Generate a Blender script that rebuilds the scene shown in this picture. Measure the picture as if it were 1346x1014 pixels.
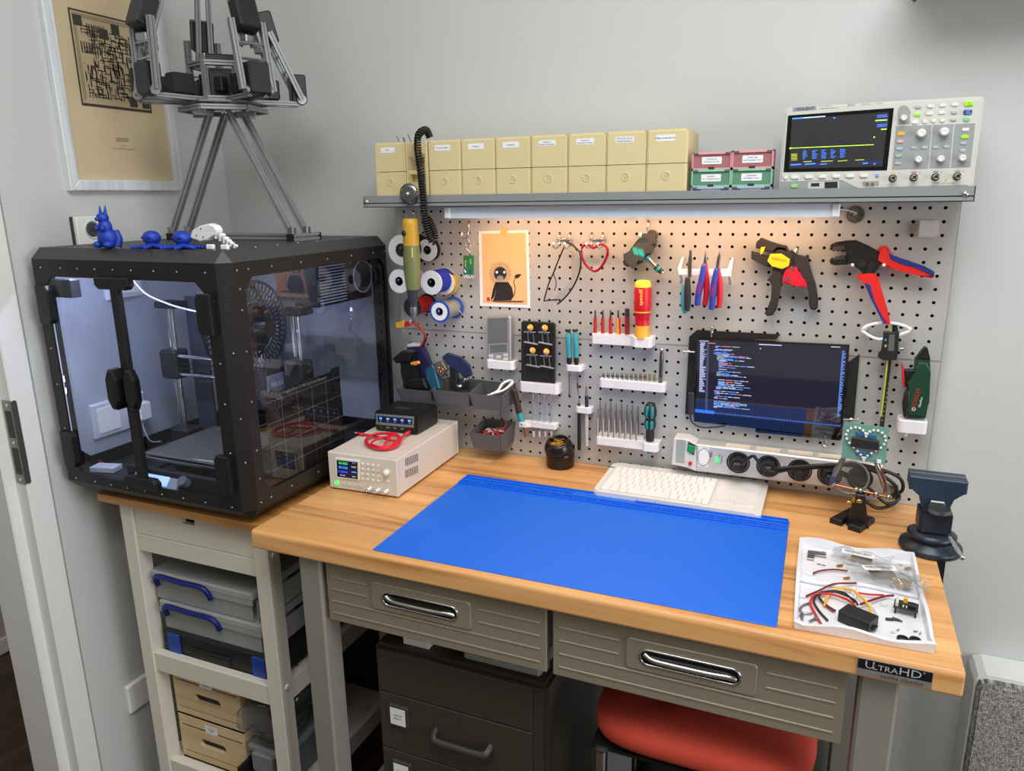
import bpy, bmesh, math, random
from mathutils import Vector, Matrix, Euler
random.seed(7)
for o in list(bpy.data.objects): bpy.data.objects.remove(o)
SC = bpy.context.scene
COL = SC.collection
# ---------------------------------------------------------------- camera, world, light, exposure
FPX, CP, ANG = 977.256, Vector((1.00797, -1.6282, 1.58041)), (0.405871, -0.24831, 0.014839)
CR = (Matrix.Rotation(ANG[0], 3, 'Z') @ Matrix.Rotation(ANG[1], 3, 'X') @ Matrix.Rotation(ANG[2], 3, 'Y'))
cd = bpy.data.cameras.new('camera'); cam = bpy.data.objects.new('camera', cd); COL.objects.link(cam)
cd.sensor_fit = 'HORIZONTAL'; cd.sensor_width = 36.0; cd.lens = FPX / 1346 * 36; cd.clip_start = .02; cd.clip_end = 60
cam.matrix_world = Matrix.Translation(CP) @ Matrix((CR.col[0], CR.col[2], -CR.col[1])).transposed().to_4x4()
SC.camera = cam
w = bpy.data.worlds.new('world'); SC.world = w; w.use_nodes = True
w.node_tree.nodes['Background'].inputs[0].default_value = (1, .9, .75, 1)
w.node_tree.nodes['Background'].inputs[1].default_value = .26
def area(name, loc, size, power, col, target=None, rot=None):
    l = bpy.data.lights.new(name, 'AREA'); l.energy = power; l.color = col; l.shape = 'RECTANGLE'; l.size, l.size_y = size
    o = bpy.data.objects.new(name, l); COL.objects.link(o); o.location = loc
    if target is not None: o.rotation_euler = (Vector(target) - Vector(loc)).to_track_quat('-Z', 'Y').to_euler()
    if rot is not None: o.rotation_euler = rot
    return o
area('ceiling_lamp_light', (1.05, -1.3, 2.7), (1.4, 1.1), 37, (.97, 1, .99), (.95, -1.1, 0))
area('ceiling_lamp_light_rear', (-.1, -2.0, 2.7), (1.1, .9), 5, (.97, 1, .99), (.1, -.6, 1.0))
area('window_daylight', (3.3, -1.3, 1.45), (1.5, 1.3), 38, (.95, .98, 1), (0, -.9, .9))
SC.view_settings.view_transform = 'Standard'; SC.view_settings.look = 'None'
SC.view_settings.exposure = 0; SC.view_settings.gamma = 1; SC.view_settings.use_curve_mapping = False
# ---------------------------------------------------------------- helpers
def _ray(u, v): return CR @ Vector(((u - 673) / FPX, 1, -(v - 507) / FPX))
def _at(u, v, ax, val):
    d = _ray(u, v); return CP + d * ((val - CP[ax]) / d[ax])
def PX(u, v, x): return _at(u, v, 0, x)
def PY(u, v, y): return _at(u, v, 1, y)
def PZ(u, v, z): return _at(u, v, 2, z)
PEG = Matrix(((1, 0, 0, 0), (0, 0, -1, 0), (0, 1, 0, 0), (0, 0, 0, 1)))      # local (x, height, towards viewer)
def ol(pix, y=0): return [(lambda p: (p.x, p.z))(PY(u, v, y)) for u, v in pix]
def FR(o, ux, uy):
    ux = Vector(ux).normalized(); n = ux.cross(Vector(uy)).normalized(); uy = n.cross(ux)
    m = Matrix((ux, uy, n)).transposed().to_4x4(); m.translation = Vector(o); return m
def TR(x=0, y=0, z=0, rx=0, ry=0, rz=0):
    return Matrix.Translation((x, y, z)) @ Euler((rx, ry, rz)).to_matrix().to_4x4()
def lin(c):
    return tuple(((x / 255) / 12.92 if x / 255 <= .04045 else ((x / 255 + .055) / 1.055) ** 2.4) for x in c)
MATS = {}
def mat(name, col=None, rough=.5, metal=0, emit=0, var=.06, vs=40, bump=0, bs=300, spec=.5, trans=0, alpha=1, coat=0, sub=0):
    if name in MATS: return MATS[name]
    m = bpy.data.materials.new(name); m.use_nodes = True; MATS[name] = m
    nt = m.node_tree; b = nt.nodes['Principled BSDF']; c = lin(col) + (1,)
    b.inputs['Base Color'].default_value = c
    b.inputs['Roughness'].default_value = rough; b.inputs['Metallic'].default_value = metal
    b.inputs['Specular IOR Level'].default_value = spec
    b.inputs['Transmission Weight'].default_value = trans; b.inputs['Alpha'].default_value = alpha
    b.inputs['Coat Weight'].default_value = coat
    if emit:
        b.inputs['Emission Color'].default_value = c; b.inputs['Emission Strength'].default_value = emit
    if var or bump: tc = nt.nodes.new('ShaderNodeTexCoord')
    if var:
        n = nt.nodes.new('ShaderNodeTexNoise'); n.inputs['Scale'].default_value = vs; n.inputs['Detail'].default_value = 3
        nt.links.new(tc.outputs['Object'], n.inputs['Vector'])
        mr = nt.nodes.new('ShaderNodeMapRange'); mr.inputs[3].default_value = 1 - var; mr.inputs[4].default_value = 1 + var
        nt.links.new(n.outputs['Fac'], mr.inputs[0])
        mx = nt.nodes.new('ShaderNodeVectorMath'); mx.operation = 'SCALE'; mx.inputs[0].default_value = c[:3]
        nt.links.new(mr.outputs[0], mx.inputs['Scale']); nt.links.new(mx.outputs[0], b.inputs['Base Color'])
    if bump:
        n2 = nt.nodes.new('ShaderNodeTexNoise'); n2.inputs['Scale'].default_value = bs
        nt.links.new(tc.outputs['Object'], n2.inputs['Vector'])
        bp = nt.nodes.new('ShaderNodeBump'); bp.inputs['Strength'].default_value = bump; bp.inputs['Distance'].default_value = .001
        nt.links.new(n2.outputs['Fac'], bp.inputs['Height']); nt.links.new(bp.outputs[0], b.inputs['Normal'])
    return m
def glassmat(name, col=(255, 255, 255), rough=.02, refl=1.5, body=0, bodycol=(255, 255, 255)):
    """thin clear pane: see-through with a fresnel mirror reflection, optional milky body"""
    if name in MATS: return MATS[name]
    m = bpy.data.materials.new(name); m.use_nodes = True; MATS[name] = m; nt = m.node_tree
    for n in list(nt.nodes):
        if n.type != 'OUTPUT_MATERIAL': nt.nodes.remove(n)
    out = [n for n in nt.nodes if n.type == 'OUTPUT_MATERIAL'][0]
    t = nt.nodes.new('ShaderNodeBsdfTransparent'); t.inputs[0].default_value = lin(col) + (1,)
    g = nt.nodes.new('ShaderNodeBsdfGlossy'); g.inputs['Roughness'].default_value = rough
    ge = nt.nodes.new('ShaderNodeNewGeometry'); dt = nt.nodes.new('ShaderNodeVectorMath'); dt.operation = 'DOT_PRODUCT'
    nt.links.new(ge.outputs['Incoming'], dt.inputs[0]); nt.links.new(ge.outputs['Normal'], dt.inputs[1])
    def mth(op, x, y):
        q = nt.nodes.new('ShaderNodeMath'); q.operation = op
        for i, z in enumerate((x, y)):
            if z is None: continue
            if isinstance(z, (int, float)): q.inputs[i].default_value = z
            else: nt.links.new(z, q.inputs[i])
        return q.outputs[0]
    f0 = ((refl - 1) / (refl + 1)) ** 2
    f = mth('ADD', mth('MULTIPLY', mth('POWER', mth('SUBTRACT', 1, mth('ABSOLUTE', dt.outputs['Value'], None)), 5), 1 - f0), f0)
    mx = nt.nodes.new('ShaderNodeMixShader'); nt.links.new(f, mx.inputs[0])
    src = t
    if body:
        d = nt.nodes.new('ShaderNodeBsdfDiffuse'); d.inputs[0].default_value = lin(bodycol) + (1,)
        m2 = nt.nodes.new('ShaderNodeMixShader'); m2.inputs[0].default_value = body
        nt.links.new(t.outputs[0], m2.inputs[1]); nt.links.new(d.outputs[0], m2.inputs[2]); src = m2
    nt.links.new(src.outputs[0], mx.inputs[1]); nt.links.new(g.outputs[0], mx.inputs[2]); nt.links.new(mx.outputs[0], out.inputs[0])
    return m
def ramp(nt, fac, stops):
    r = nt.nodes.new('ShaderNodeValToRGB'); e = r.color_ramp.elements
    while len(e) < len(stops): e.new(.5)
    for i, (p, c) in enumerate(stops): e[i].position = p; e[i].color = lin(c) + (1,)
    nt.links.new(fac, r.inputs[0]); return r
def woodmat(name, c1, c2, c3, axis=0, scale=1.0, rough=.42, var=.25):
    if name in MATS: return MATS[name]
    m = bpy.data.materials.new(name); m.use_nodes = True; MATS[name] = m; nt = m.node_tree; b = nt.nodes['Principled BSDF']
    tc = nt.nodes.new('ShaderNodeTexCoord'); oi = nt.nodes.new('ShaderNodeObjectInfo')
    ad = nt.nodes.new('ShaderNodeVectorMath'); ad.operation = 'ADD'
    sc = nt.nodes.new('ShaderNodeVectorMath'); sc.operation = 'SCALE'; sc.inputs[0].default_value = (7, 13, 5)
    nt.links.new(oi.outputs['Random'], sc.inputs['Scale']); nt.links.new(tc.outputs['Object'], ad.inputs[0]); nt.links.new(sc.outputs[0], ad.inputs[1])
    mp = nt.nodes.new('ShaderNodeMapping'); s = [38 * scale] * 3; s[axis] = 2.2 * scale; mp.inputs['Scale'].default_value = s
    nt.links.new(ad.outputs[0], mp.inputs[0])
    n = nt.nodes.new('ShaderNodeTexNoise'); n.inputs['Scale'].default_value = 1; n.inputs['Detail'].default_value = 5; n.inputs['Distortion'].default_value = .6
    nt.links.new(mp.outputs[0], n.inputs['Vector'])
    r = ramp(nt, n.outputs['Fac'], [(.28, c3), (.46, c2), (.72, c1)])
    hv = nt.nodes.new('ShaderNodeHueSaturation'); mr = nt.nodes.new('ShaderNodeMapRange')
    mr.inputs[3].default_value = 1 - var; mr.inputs[4].default_value = 1 + var * .5
    nt.links.new(oi.outputs['Random'], mr.inputs[0]); nt.links.new(mr.outputs[0], hv.inputs['Value']); nt.links.new(r.outputs[0], hv.inputs['Color'])
    nt.links.new(hv.outputs[0], b.inputs['Base Color']); b.inputs['Roughness'].default_value = rough
    return m
W = {}                                                                        # world matrices of linked objects
def _link(o, Mw, parent):
    COL.objects.link(o)
    if parent is not None: o.parent = parent; o.matrix_basis = Matrix(); W[o.name] = W[parent.name]
    else: o.matrix_basis = Mw; W[o.name] = Mw
def tag(o, label=None, cat=None, group=None, kind=None):
    if label: o['label'] = label
    if cat: o['category'] = cat
    if group: o['group'] = group
    if kind: o['kind'] = kind
    return o
def thing(name, label, cat, loc=(0, 0, 0), group=None, kind=None):
    o = bpy.data.objects.new(name, None); o.empty_display_size = .02
    _link(o, Matrix.Translation(Vector(loc)), None); return tag(o, label, cat, group, kind)
def catmull(P, sub):
    P = [Vector(p) for p in P]
    if len(P) < 3 or sub < 2: return P
    out = []
    for i in range(len(P) - 1):
        a, b, c, d = P[max(i - 1, 0)], P[i], P[i + 1], P[min(i + 2, len(P) - 1)]
        for k in range(sub):
            t = k / sub
            out.append(.5 * ((2 * b) + (c - a) * t + (2 * a - 5 * b + 4 * c - d) * t * t + (3 * b - a - 3 * c + d) * t ** 3))
    return out + [P[-1]]
class B:
    def __init__(s, M=None): s.v = []; s.f = []; s.mi = []; s.sm = []; s.cur = 0; s.M = M or Matrix()
    def m(s, i): s.cur = i; return s
    def at(s, M): s.M = M; return s
    def add(s, vs, fs, smooth=False):
        n = len(s.v); s.v += [s.M @ Vector(p) for p in vs]
        for f in fs: s.f.append([i + n for i in f]); s.mi.append(s.cur); s.sm.append(smooth)
        return s
    def _bm(s, bm, smooth=False):
        bm.verts.index_update(); s.add([v.co.copy() for v in bm.verts], [[v.index for v in f.verts] for f in bm.faces], smooth); bm.free(); return s
    def box(s, x0, x1, y0, y1, z0, z1, bev=0, R=None, seg=1):
        vs = [Vector((x, y, z)) for z in (z0, z1) for y in (y0, y1) for x in (x0, x1)]
        if R is not None:
            c = Vector(((x0 + x1) / 2, (y0 + y1) / 2, (z0 + z1) / 2)); vs = [c + R @ (p - c) for p in vs]
        fs = [(0, 2, 3, 1), (4, 5, 7, 6), (0, 1, 5, 4), (2, 6, 7, 3), (0, 4, 6, 2), (1, 3, 7, 5)]
        if not bev: return s.add(vs, fs)
        bm = bmesh.new(); V = [bm.verts.new(p) for p in vs]
        for f in fs: bm.faces.new([V[i] for i in f])
        bmesh.ops.bevel(bm, geom=bm.edges[:], offset=bev, segments=seg, affect='EDGES', clamp_overlap=True); return s._bm(bm)
    def cbox(s, c, d, bev=0, R=None, seg=1):
        return s.box(c[0] - d[0] / 2, c[0] + d[0] / 2, c[1] - d[1] / 2, c[1] + d[1] / 2, c[2] - d[2] / 2, c[2] + d[2] / 2, bev, R, seg)
    def poly(s, pts, c0, c1, bev=0, seg=1):
        """2-D outline (local x, y) extruded from z=c0 to z=c1"""
        a = sum(pts[i][0] * pts[(i + 1) % len(pts)][1] - pts[(i + 1) % len(pts)][0] * pts[i][1] for i in range(len(pts)))
        if a < 0: pts = pts[::-1]
        if c1 < c0: c0, c1 = c1, c0
        n = len(pts); vs = [(x, y, c0) for x, y in pts] + [(x, y, c1) for x, y in pts]
        fs = [list(range(n))[::-1], list(range(n, 2 * n))] + [(i, (i + 1) % n, (i + 1) % n + n, i + n) for i in range(n)]
        if not bev: return s.add(vs, fs)
        bm = bmesh.new(); V = [bm.verts.new(p) for p in vs]
        for f in fs: bm.faces.new([V[i] for i in f])
        top = [e for e in bm.edges if all(v.co.z > c1 - 1e-7 for v in e.verts)]
        bmesh.ops.bevel(bm, geom=top, offset=bev, segments=seg, affect='EDGES', clamp_overlap=True); return s._bm(bm)
    def cyl(s, p0, p1, r0, r1=None, n=16, caps=True):
        r1 = r0 if r1 is None else r1; p0, p1 = Vector(p0), Vector(p1); d = (p1 - p0).normalized()
        a = d.orthogonal().normalized(); b = d.cross(a)
        ring = [a * math.cos(2 * math.pi * i / n) + b * math.sin(2 * math.pi * i / n) for i in range(n)]
        s.add([p0 + q * r0 for q in ring] + [p1 + q * r1 for q in ring], [(i, (i + 1) % n, (i + 1) % n + n, i + n) for i in range(n)], n > 8)
        if caps:
            if r0 > 1e-6: s.add([p0 + q * r0 for q in ring], [list(range(n))[::-1]])
            if r1 > 1e-6: s.add([p1 + q * r1 for q in ring], [list(range(n))])
        return s
    def tube(s, P, r, n=8, sub=5, caps=True, flat=1.0):
        P = catmull(P, sub); a = None; vs = []; N = len(P)
        for i, p in enumerate(P):
            d = (P[min(i + 1, N - 1)] - P[max(i - 1, 0)]).normalized()
            a = d.orthogonal().normalized() if a is None else (a - d * a.dot(d)).normalized()
            b = d.cross(a); rr = r(i / (N - 1)) if callable(r) else r
            vs += [p + (a * math.cos(2 * math.pi * k / n) + b * flat * math.sin(2 * math.pi * k / n)) * rr for k in range(n)]
        fs = [(i * n + k, i * n + (k + 1) % n, (i + 1) * n + (k + 1) % n, (i + 1) * n + k) for i in range(N - 1) for k in range(n)]
        if caps: fs += [list(range(n))[::-1], list(range((N - 1) * n, N * n))]
        return s.add(vs, fs, True)
    def lathe(s, prof, o=(0, 0, 0), ax=(0, 0, 1), n=24, smooth=True):
        o, ax = Vector(o), Vector(ax).normalized(); a = ax.orthogonal().normalized(); b = ax.cross(a)
        vs = [o + ax * h + (a * math.cos(2 * math.pi * k / n) + b * math.sin(2 * math.pi * k / n)) * max(r, 1e-5) for r, h in prof for k in range(n)]
        return s.add(vs, [(i * n + k, i * n + (k + 1) % n, (i + 1) * n + (k + 1) % n, (i + 1) * n + k) for i in range(len(prof) - 1) for k in range(n)], smooth)
    def ball(s, c, r, sc=(1, 1, 1), n=12, R=None):
        vs = []; c = Vector(c)
        for i in range(n // 2 + 1):
            t = math.pi * i / (n // 2)
            for k in range(n):
                q = Vector((math.sin(t) * math.cos(2 * math.pi * k / n) * sc[0], math.sin(t) * math.sin(2 * math.pi * k / n) * sc[1], math.cos(t) * sc[2])) * r
                vs.append(c + (R @ q if R is not None else q))
        return s.add(vs, [(i * n + k, (i + 1) * n + k, (i + 1) * n + (k + 1) % n, i * n + (k + 1) % n) for i in range(n // 2) for k in range(n)], True)
    def quad(s, x0, y0, x1, y1, z=0): return s.add([(x0, y0, z), (x1, y0, z), (x1, y1, z), (x0, y1, z)], [(0, 1, 2, 3)])
    def flat(s, pts, z):
        return s.add([(x, y, z) for x, y in pts], [list(range(len(pts)))])
    def build(s, name, mats, parent=None, label=None, cat=None, group=None, kind=None):
        mats = mats if isinstance(mats, (list, tuple)) else [mats]
        if parent is not None: Mw = W[parent.name]
        else:
            lo = [min(p[i] for p in s.v) for i in range(3)]; hi = [max(p[i] for p in s.v) for i in range(3)]
            Mw = Matrix.Translation(((lo[0] + hi[0]) / 2, (lo[1] + hi[1]) / 2, lo[2]))
        inv = Mw.inverted(); me = bpy.data.meshes.new(name)
        me.from_pydata([inv @ p for p in s.v], [], s.f)
        for m in mats: me.materials.append(m)
        me.polygons.foreach_set('material_index', s.mi); me.polygons.foreach_set('use_smooth', s.sm); me.update()
        o = bpy.data.objects.new(name, me); _link(o, Mw, parent); return tag(o, label, cat, group, kind)
def part(name, ob, parent, Mloc):
    """another object sharing ob's mesh, child of parent, moved by Mloc in the parent's frame"""
    o = bpy.data.objects.new(name, ob.data if hasattr(ob, 'data') else ob); COL.objects.link(o); o.parent = parent
    o.matrix_basis = Mloc; W[o.name] = W[parent.name] @ Mloc; return o
def rrect(x0, y0, x1, y1, r, n=4):
    P = []
    for cx, cy, a in ((x1 - r, y1 - r, 0), (x0 + r, y1 - r, 90), (x0 + r, y0 + r, 180), (x1 - r, y0 + r, 270)):
        P += [(cx + r * math.cos(math.radians(a + 90 * i / n)), cy + r * math.sin(math.radians(a + 90 * i / n))) for i in range(n + 1)]
    return P
def circ(cx, cy, r, n=16): return [(cx + r * math.cos(2 * math.pi * i / n), cy + r * math.sin(2 * math.pi * i / n)) for i in range(n)]
TXT = {}
def text(body, M, size, m, parent, name='lettering', align='CENTER', sx=1.0, lift=.0003):
    c = bpy.data.curves.new('t', 'FONT'); c.body = body; c.size = size; c.align_x = align; c.align_y = 'CENTER'; c.resolution_u = 2
    o = bpy.data.objects.new('t', c); COL.objects.link(o)
    me = bpy.data.meshes.new_from_object(o); bpy.data.objects.remove(o); bpy.data.curves.remove(c)
    MM = W[parent.name].inverted() @ M @ Matrix.Translation((0, 0, lift)) @ Matrix.Diagonal((sx, 1, 1, 1))
    me.transform(MM); me.materials.clear(); me.materials.append(m); me.name = name
    ob = bpy.data.objects.new(name, me); _link(ob, None, parent); return ob
# ---------------------------------------------------------------- shared materials
WHITE = mat('white_plastic', (232, 233, 236), .4); BLACK = mat('black_plastic', (18, 18, 19), .45); DGREY = mat('dark_grey_plastic', (50, 51, 54), .45)
CHROME = mat('chrome', (215, 216, 218), .18, 1); STEEL = mat('steel', (170, 172, 175), .32, 1); ALU = mat('aluminium', (150, 152, 154), .5, .45)
INK = mat('black_ink', (25, 26, 30), .6); PAPER = mat('paper_white', (236, 238, 240), .7)
BRASS = mat('brass', (196, 158, 84), .3, 1); RED = mat('red_plastic', (205, 22, 34), .4); TEAL = mat('teal_plastic', (28, 140, 150), .42)
COPPER = mat('copper', (196, 130, 92), .3, 1); YELLOW = mat('yellow_plastic', (240, 190, 30), .4); BLUE = mat('blue_plastic', (22, 50, 150), .4)
# ---------------------------------------------------------------- room
WX, WY = -.563, .034
wallm = mat('wall_paint', (198, 200, 199), .85, var=.015, vs=6, bump=.12, bs=90)
B().box(WX, 3.4, WY, WY + .1, 0, 2.7).build('wall_back', wallm, kind='structure')
B().box(WX - .14, WX, -.597, WY + .1, 0, 2.7).build('wall_left', wallm, kind='structure')
fm = woodmat('dark_floor_wood', (74, 56, 44), (58, 42, 33), (44, 31, 24), axis=1, scale=.7, rough=.4)
B().box(-2.3, 3.4, -4, WY, -.05, 0).build('floor', fm, kind='structure')
trimm = mat('door_paint', (226, 226, 224), .45, var=.01)
d = thing('door_1', 'white painted door frame with a steel strike plate at the left edge', 'door frame', (WX - .05, -.65, 0), kind='structure')
B().box(WX - .05, WX, -.652, -.5985, 0, 2.2, .003).build('casing', trimm, d)
B().box(WX - .14, WX - .036, -.676, -.5985, 0, 2.2, .003).build('door_stop', trimm, d)
sp = B()
sp.at(FR((WX, -.657, 1.084), (0, 1, 0), (0, 0, 1))).poly(rrect(.005, -.094, .0155, .094, .005), 0, .0012)
sp.at(Matrix()).box(WX - .03, WX, -.6535, -.652, .99, 1.178)
strike = sp.build('strike_plate', mat('satin_steel', (150, 146, 140), .38, 1), d)
sl = B()
for z0, z1 in ((1.095, 1.155), (1.012, 1.072)): sl.box(WX - .024, WX - .006, -.6542, -.6534, z0, z1)
sl.build('latch_slot', mat('dark_slot', (60, 56, 50), .6), strike)
sc = B()
for z in (1.168, 1.084, 1.0): sc.cyl((WX - .014, -.6535, z), (WX - .014, -.6545, z), .0035, n=10)
sc.build('screw', CHROME, strike)
B().box(-1.75, -1.65, -4, WY, 0, 2.7).build('wall_hall', mat('hall_wall_paint', (176, 176, 172), .85, var=.02), kind='structure')
B().box(-1.65, -1.637, -4, WY, 0, .06, .003).build('baseboard_hall', trimm, kind='structure')
# ---------------------------------------------------------------- workbench
P = .0254; ZT = .9525; ZB = .914
bench = thing('workbench', 'steel workbench with butcher block top, two drawers, grey pegboard and upper shelf', 'workbench', (.61, -.29, 0))
gm = mat('grey_powder_coat', (156, 153, 143), .42, metal=.25, var=.03, vs=300, bump=.25, bs=900)
gm2 = mat('drawer_grey', (150, 142, 124), .42, metal=.25, var=.03, vs=200, bump=.1, bs=700)
# worktop from staves
wt = thing('worktop', None, None, (.61, -.29, ZB)); wt.parent = bench; wt.matrix_basis = W[bench.name].inverted() @ W[wt.name]
wm = woodmat('beech_stave', (236, 184, 124), (224, 166, 104), (182, 120, 68), axis=0, rough=.34, var=.2)
rows = 13; y0, y1 = -.593, .0165; wd = (y1 - y0) / rows
rnd = random.Random(5)
for i in range(rows):
    xs = [0.0]; x = rnd.uniform(.15, .6)
    while x < 1.05: xs.append(x); x += rnd.uniform(.34, .62)
    xs.append(1.2192); a, b = y0 + i * wd, y0 + (i + 1) * wd
    if i == 0: xs = [0, 1.2192]
    for k in range(len(xs) - 1):
        st = B()
        if i == 0:
            r = .008; pr = [(b, ZB), (b, ZT)] + [(a + r - r * math.sin(t * math.pi / 8), ZT - r + r * math.cos(t * math.pi / 8)) for t in range(5)] + \
                [(a + r * .5 - r * .5 * math.cos(t * math.pi / 4), ZB + r * .5 - r * .5 * math.sin(t * math.pi / 4)) for t in range(3)]
            st.at(Matrix(((0, 0, 1, 0), (1, 0, 0, 0), (0, 1, 0, 0), (0, 0, 0, 1)))).poly(pr, xs[k], xs[k + 1], .003)
        else: st.box(xs[k], xs[k + 1], a, b, ZB, ZT, .0003)
        st.build('stave', wm, wt)
# legs and rails
for x0 in (.0935, 1.0945):
    for ya, yb in ((-.575, -.523), (-.045, .007)):
        lg = B().box(x0, x0 + .0515, ya, yb, .012, ZB, .004).build('leg', gm, bench)
        B().cyl((x0 + .026, (ya + yb) / 2, 0), (x0 + .026, (ya + yb) / 2, .013), .018, n=12).build('leveling_foot', BLACK, lg)
    B().box(x0 + .012, x0 + .042, -.523, -.045, .20, .25, .002).build('side_rail', gm, bench)
    B().box(x0 + .012, x0 + .042, -.523, -.045, .80, .86, .002).build('side_rail', gm, bench)
B().box(.145, 1.0945, -.03, -.008, .20, .25, .002).build('back_rail', gm, bench)
B().box(.150, 1.090, -.045, -.02, .80, .91, .002).build('back_apron', gm, bench)
# drawers
YD = -.57
for k, (x0, x1) in enumerate(((.1545, .6105), (.622, 1.079))):
    z0, z1 = .778, .905
    dr = thing('drawer', None, None, ((x0 + x1) / 2, YD, z0)); dr.parent = bench; dr.matrix_basis = W[bench.name].inverted() @ W[dr.name]
    B().box(x0, x1, YD, YD + .018, z0, z1, .0015).build('drawer_front', gm2, dr)
    B().box(x0 + .012, x1 - .012, YD + .018, -.06, z0 + .02, z1 - .006).build('drawer_box', gm, dr)
    cx = x0 + .233; px0, px1 = x0 + .128, x0 + .333
    if k == 0: px0, px1 = x0 + .104, x0 + .313
    pz0, pz1 = z0 + .050, z0 + .106; pc = (px0 + px1) / 2
    pl = B(PEG); pl.poly(rrect(px0, pz0, px1, pz1, .007), -YD, -YD + .0035, .0015); plate = pl.build('handle_plate', gm2, dr)
    B(PEG).poly(rrect(pc - .077, pz0 + .0155, pc + .077, pz1 - .0165, .0118, 6), -YD + .003, -YD + .0042).build('pull_recess', mat('black_recess', (10, 10, 11), .3), plate)
    ring = []; rr = rrect(pc - .0785, pz0 + .014, pc + .0785, pz1 - .015, .0132, 6)
    B(PEG).tube([(x, y, -YD + .0042) for x, y in rr + rr[:1]], .0022, n=6, sub=1).build('pull_rim', CHROME, plate)
    zc = (pz0 + pz1) / 2
    B(PEG).tube([(pc - .072, zc + .004, -YD + .003), (pc - .058, zc - .002, -YD + .006), (pc - .03, zc - .003, -YD + .007), (pc + .03, zc - .003, -YD + .007), (pc + .058, zc - .002, -YD + .006), (pc + .072, zc - .005, -YD + .003)], .0046, n=10).build('pull_bar', CHROME, plate)
    for zz, segs in ((z0 + .119, 1), (z0 + .094, 2), (z0 + .069, 2), (z0 + .0435, 1), (z0 + .018, 1)):
        sp_ = ((x0 + .010, x1 - .012),) if segs == 1 else ((x0 + .010, px0 - .012), (px1 + .012, x1 - .012))
        for a, b in sp_:
            B(PEG).poly(rrect(a, zz - .002, b, zz + .002, .002, 2), -YD, -YD + .0013, .0009).build('rib', gm2, dr)
# pegboard panels with real holes
def peg_panel(r0):
    b = B(PEG); n = 8; hr = .0034; t = .0012
    for r in range(r0, r0 + 12):
        for c in range(-4, 43):
            x, z = (c + 5) * P, ZT + (23.5 - r) * P; a0, a1 = x - P / 2, x + P / 2
            if c == -4: a0 = .0005
            if c == 42: a1 = 1.2187
            b0, b1 = z - P / 2, z + P / 2
            if r == r0: b1 -= .0007
            if r == r0 + 11: b0 += .0007
            sq = [(a1, z), (a1, b1), (x, b1), (a0, b1), (a0, z), (a0, b0), (x, b0), (a1, b0)]
            ci = [(x + hr * math.cos(i * math.pi / 4), z + hr * math.sin(i * math.pi / 4)) for i in range(8)]
            vs = [(p[0], p[1], 0) for p in sq] + [(p[0], p[1], 0) for p in ci] + [(p[0], p[1], -t) for p in ci]
            b.add(vs, [(i, (i + 1) % 8, (i + 1) % 8 + 8, i + 8) for i in range(8)] + [(i + 8, (i + 1) % 8 + 8, (i + 1) % 8 + 16, i + 16) for i in range(8)])
    zt, zb = ZT + (24 - r0) * P - .0007, ZT + (12 - r0) * P + .0007
    for q in ((.0005, zb), (1.2187, zb)): b.box(q[0] - .0005, q[0] + .0005, zb, zt, -.018, 0)
    for q in (zb, zt): b.box(.0005, 1.2187, q - .0006, q + .0006, -.018, 0)
    b.m(1).box(.002, 1.217, zb + .001, zt - .001, -.0178, -.0172)  # black sheet added behind the holes, painting in the shade of the gap
    return b
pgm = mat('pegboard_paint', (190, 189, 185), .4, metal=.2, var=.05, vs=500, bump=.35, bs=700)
pb1 = peg_panel(0).build('pegboard_panel', [pgm, mat('hole_shade_black', (14, 14, 14), .9)], bench)
pb2 = peg_panel(12).build('pegboard_panel', [pgm, mat('hole_shade_black', (14, 14, 14))], bench)
gk = mat('grommet_rubber', (98, 96, 90), .5)
g = PY(1125, 282, 0)
B(PEG).lathe([(.0165, 0), (.0165, .003), (.0145, .0042), (.0125, .003), (.012, .0012), (0, .0012)], (g.x, g.z, 0), n=28).build('grommet', gk, pb1)
g = PY(1170, 646, 0)
B(PEG).lathe([(.0165, 0), (.0165, .003), (.0145, .0042), (.0125, .003), (.012, .0012), (0, .0012)], (g.x, g.z, 0), n=28).build('grommet', gk, pb2)
# shelf
SZ0, SZ1, SY = 1.562, 1.5875, -.135
sh = B(); sh.box(0, 1.2192, SY, .02, SZ0 + .008, SZ0 + .010); sh.box(0, 1.2192, SY, SY + .0015, SZ0, SZ1); sh.box(0, 1.2192, SY, SY + .012, SZ0, SZ0 + .0015)
sh.box(0, .0015, SY, .02, SZ0, SZ1); sh.box(1.2177, 1.2192, SY, .02, SZ0, SZ1); sh.box(0, 1.2192, .018, .02, SZ0, SZ1)
shelf = sh.build('shelf', mat('shelf_paint', (152, 155, 158), .42, metal=.3, var=.02, vs=300), bench)
for x in (.008, 1.205):
    B(PEG).lathe([(.0055, 0), (.005, .002), (.003, .0035), (0, .004)], (x, SZ0 + .0125, -SY), n=12).build('bolt', CHROME, shelf)
ZS = SZ0 + .010                                                              # shelf deck
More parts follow.
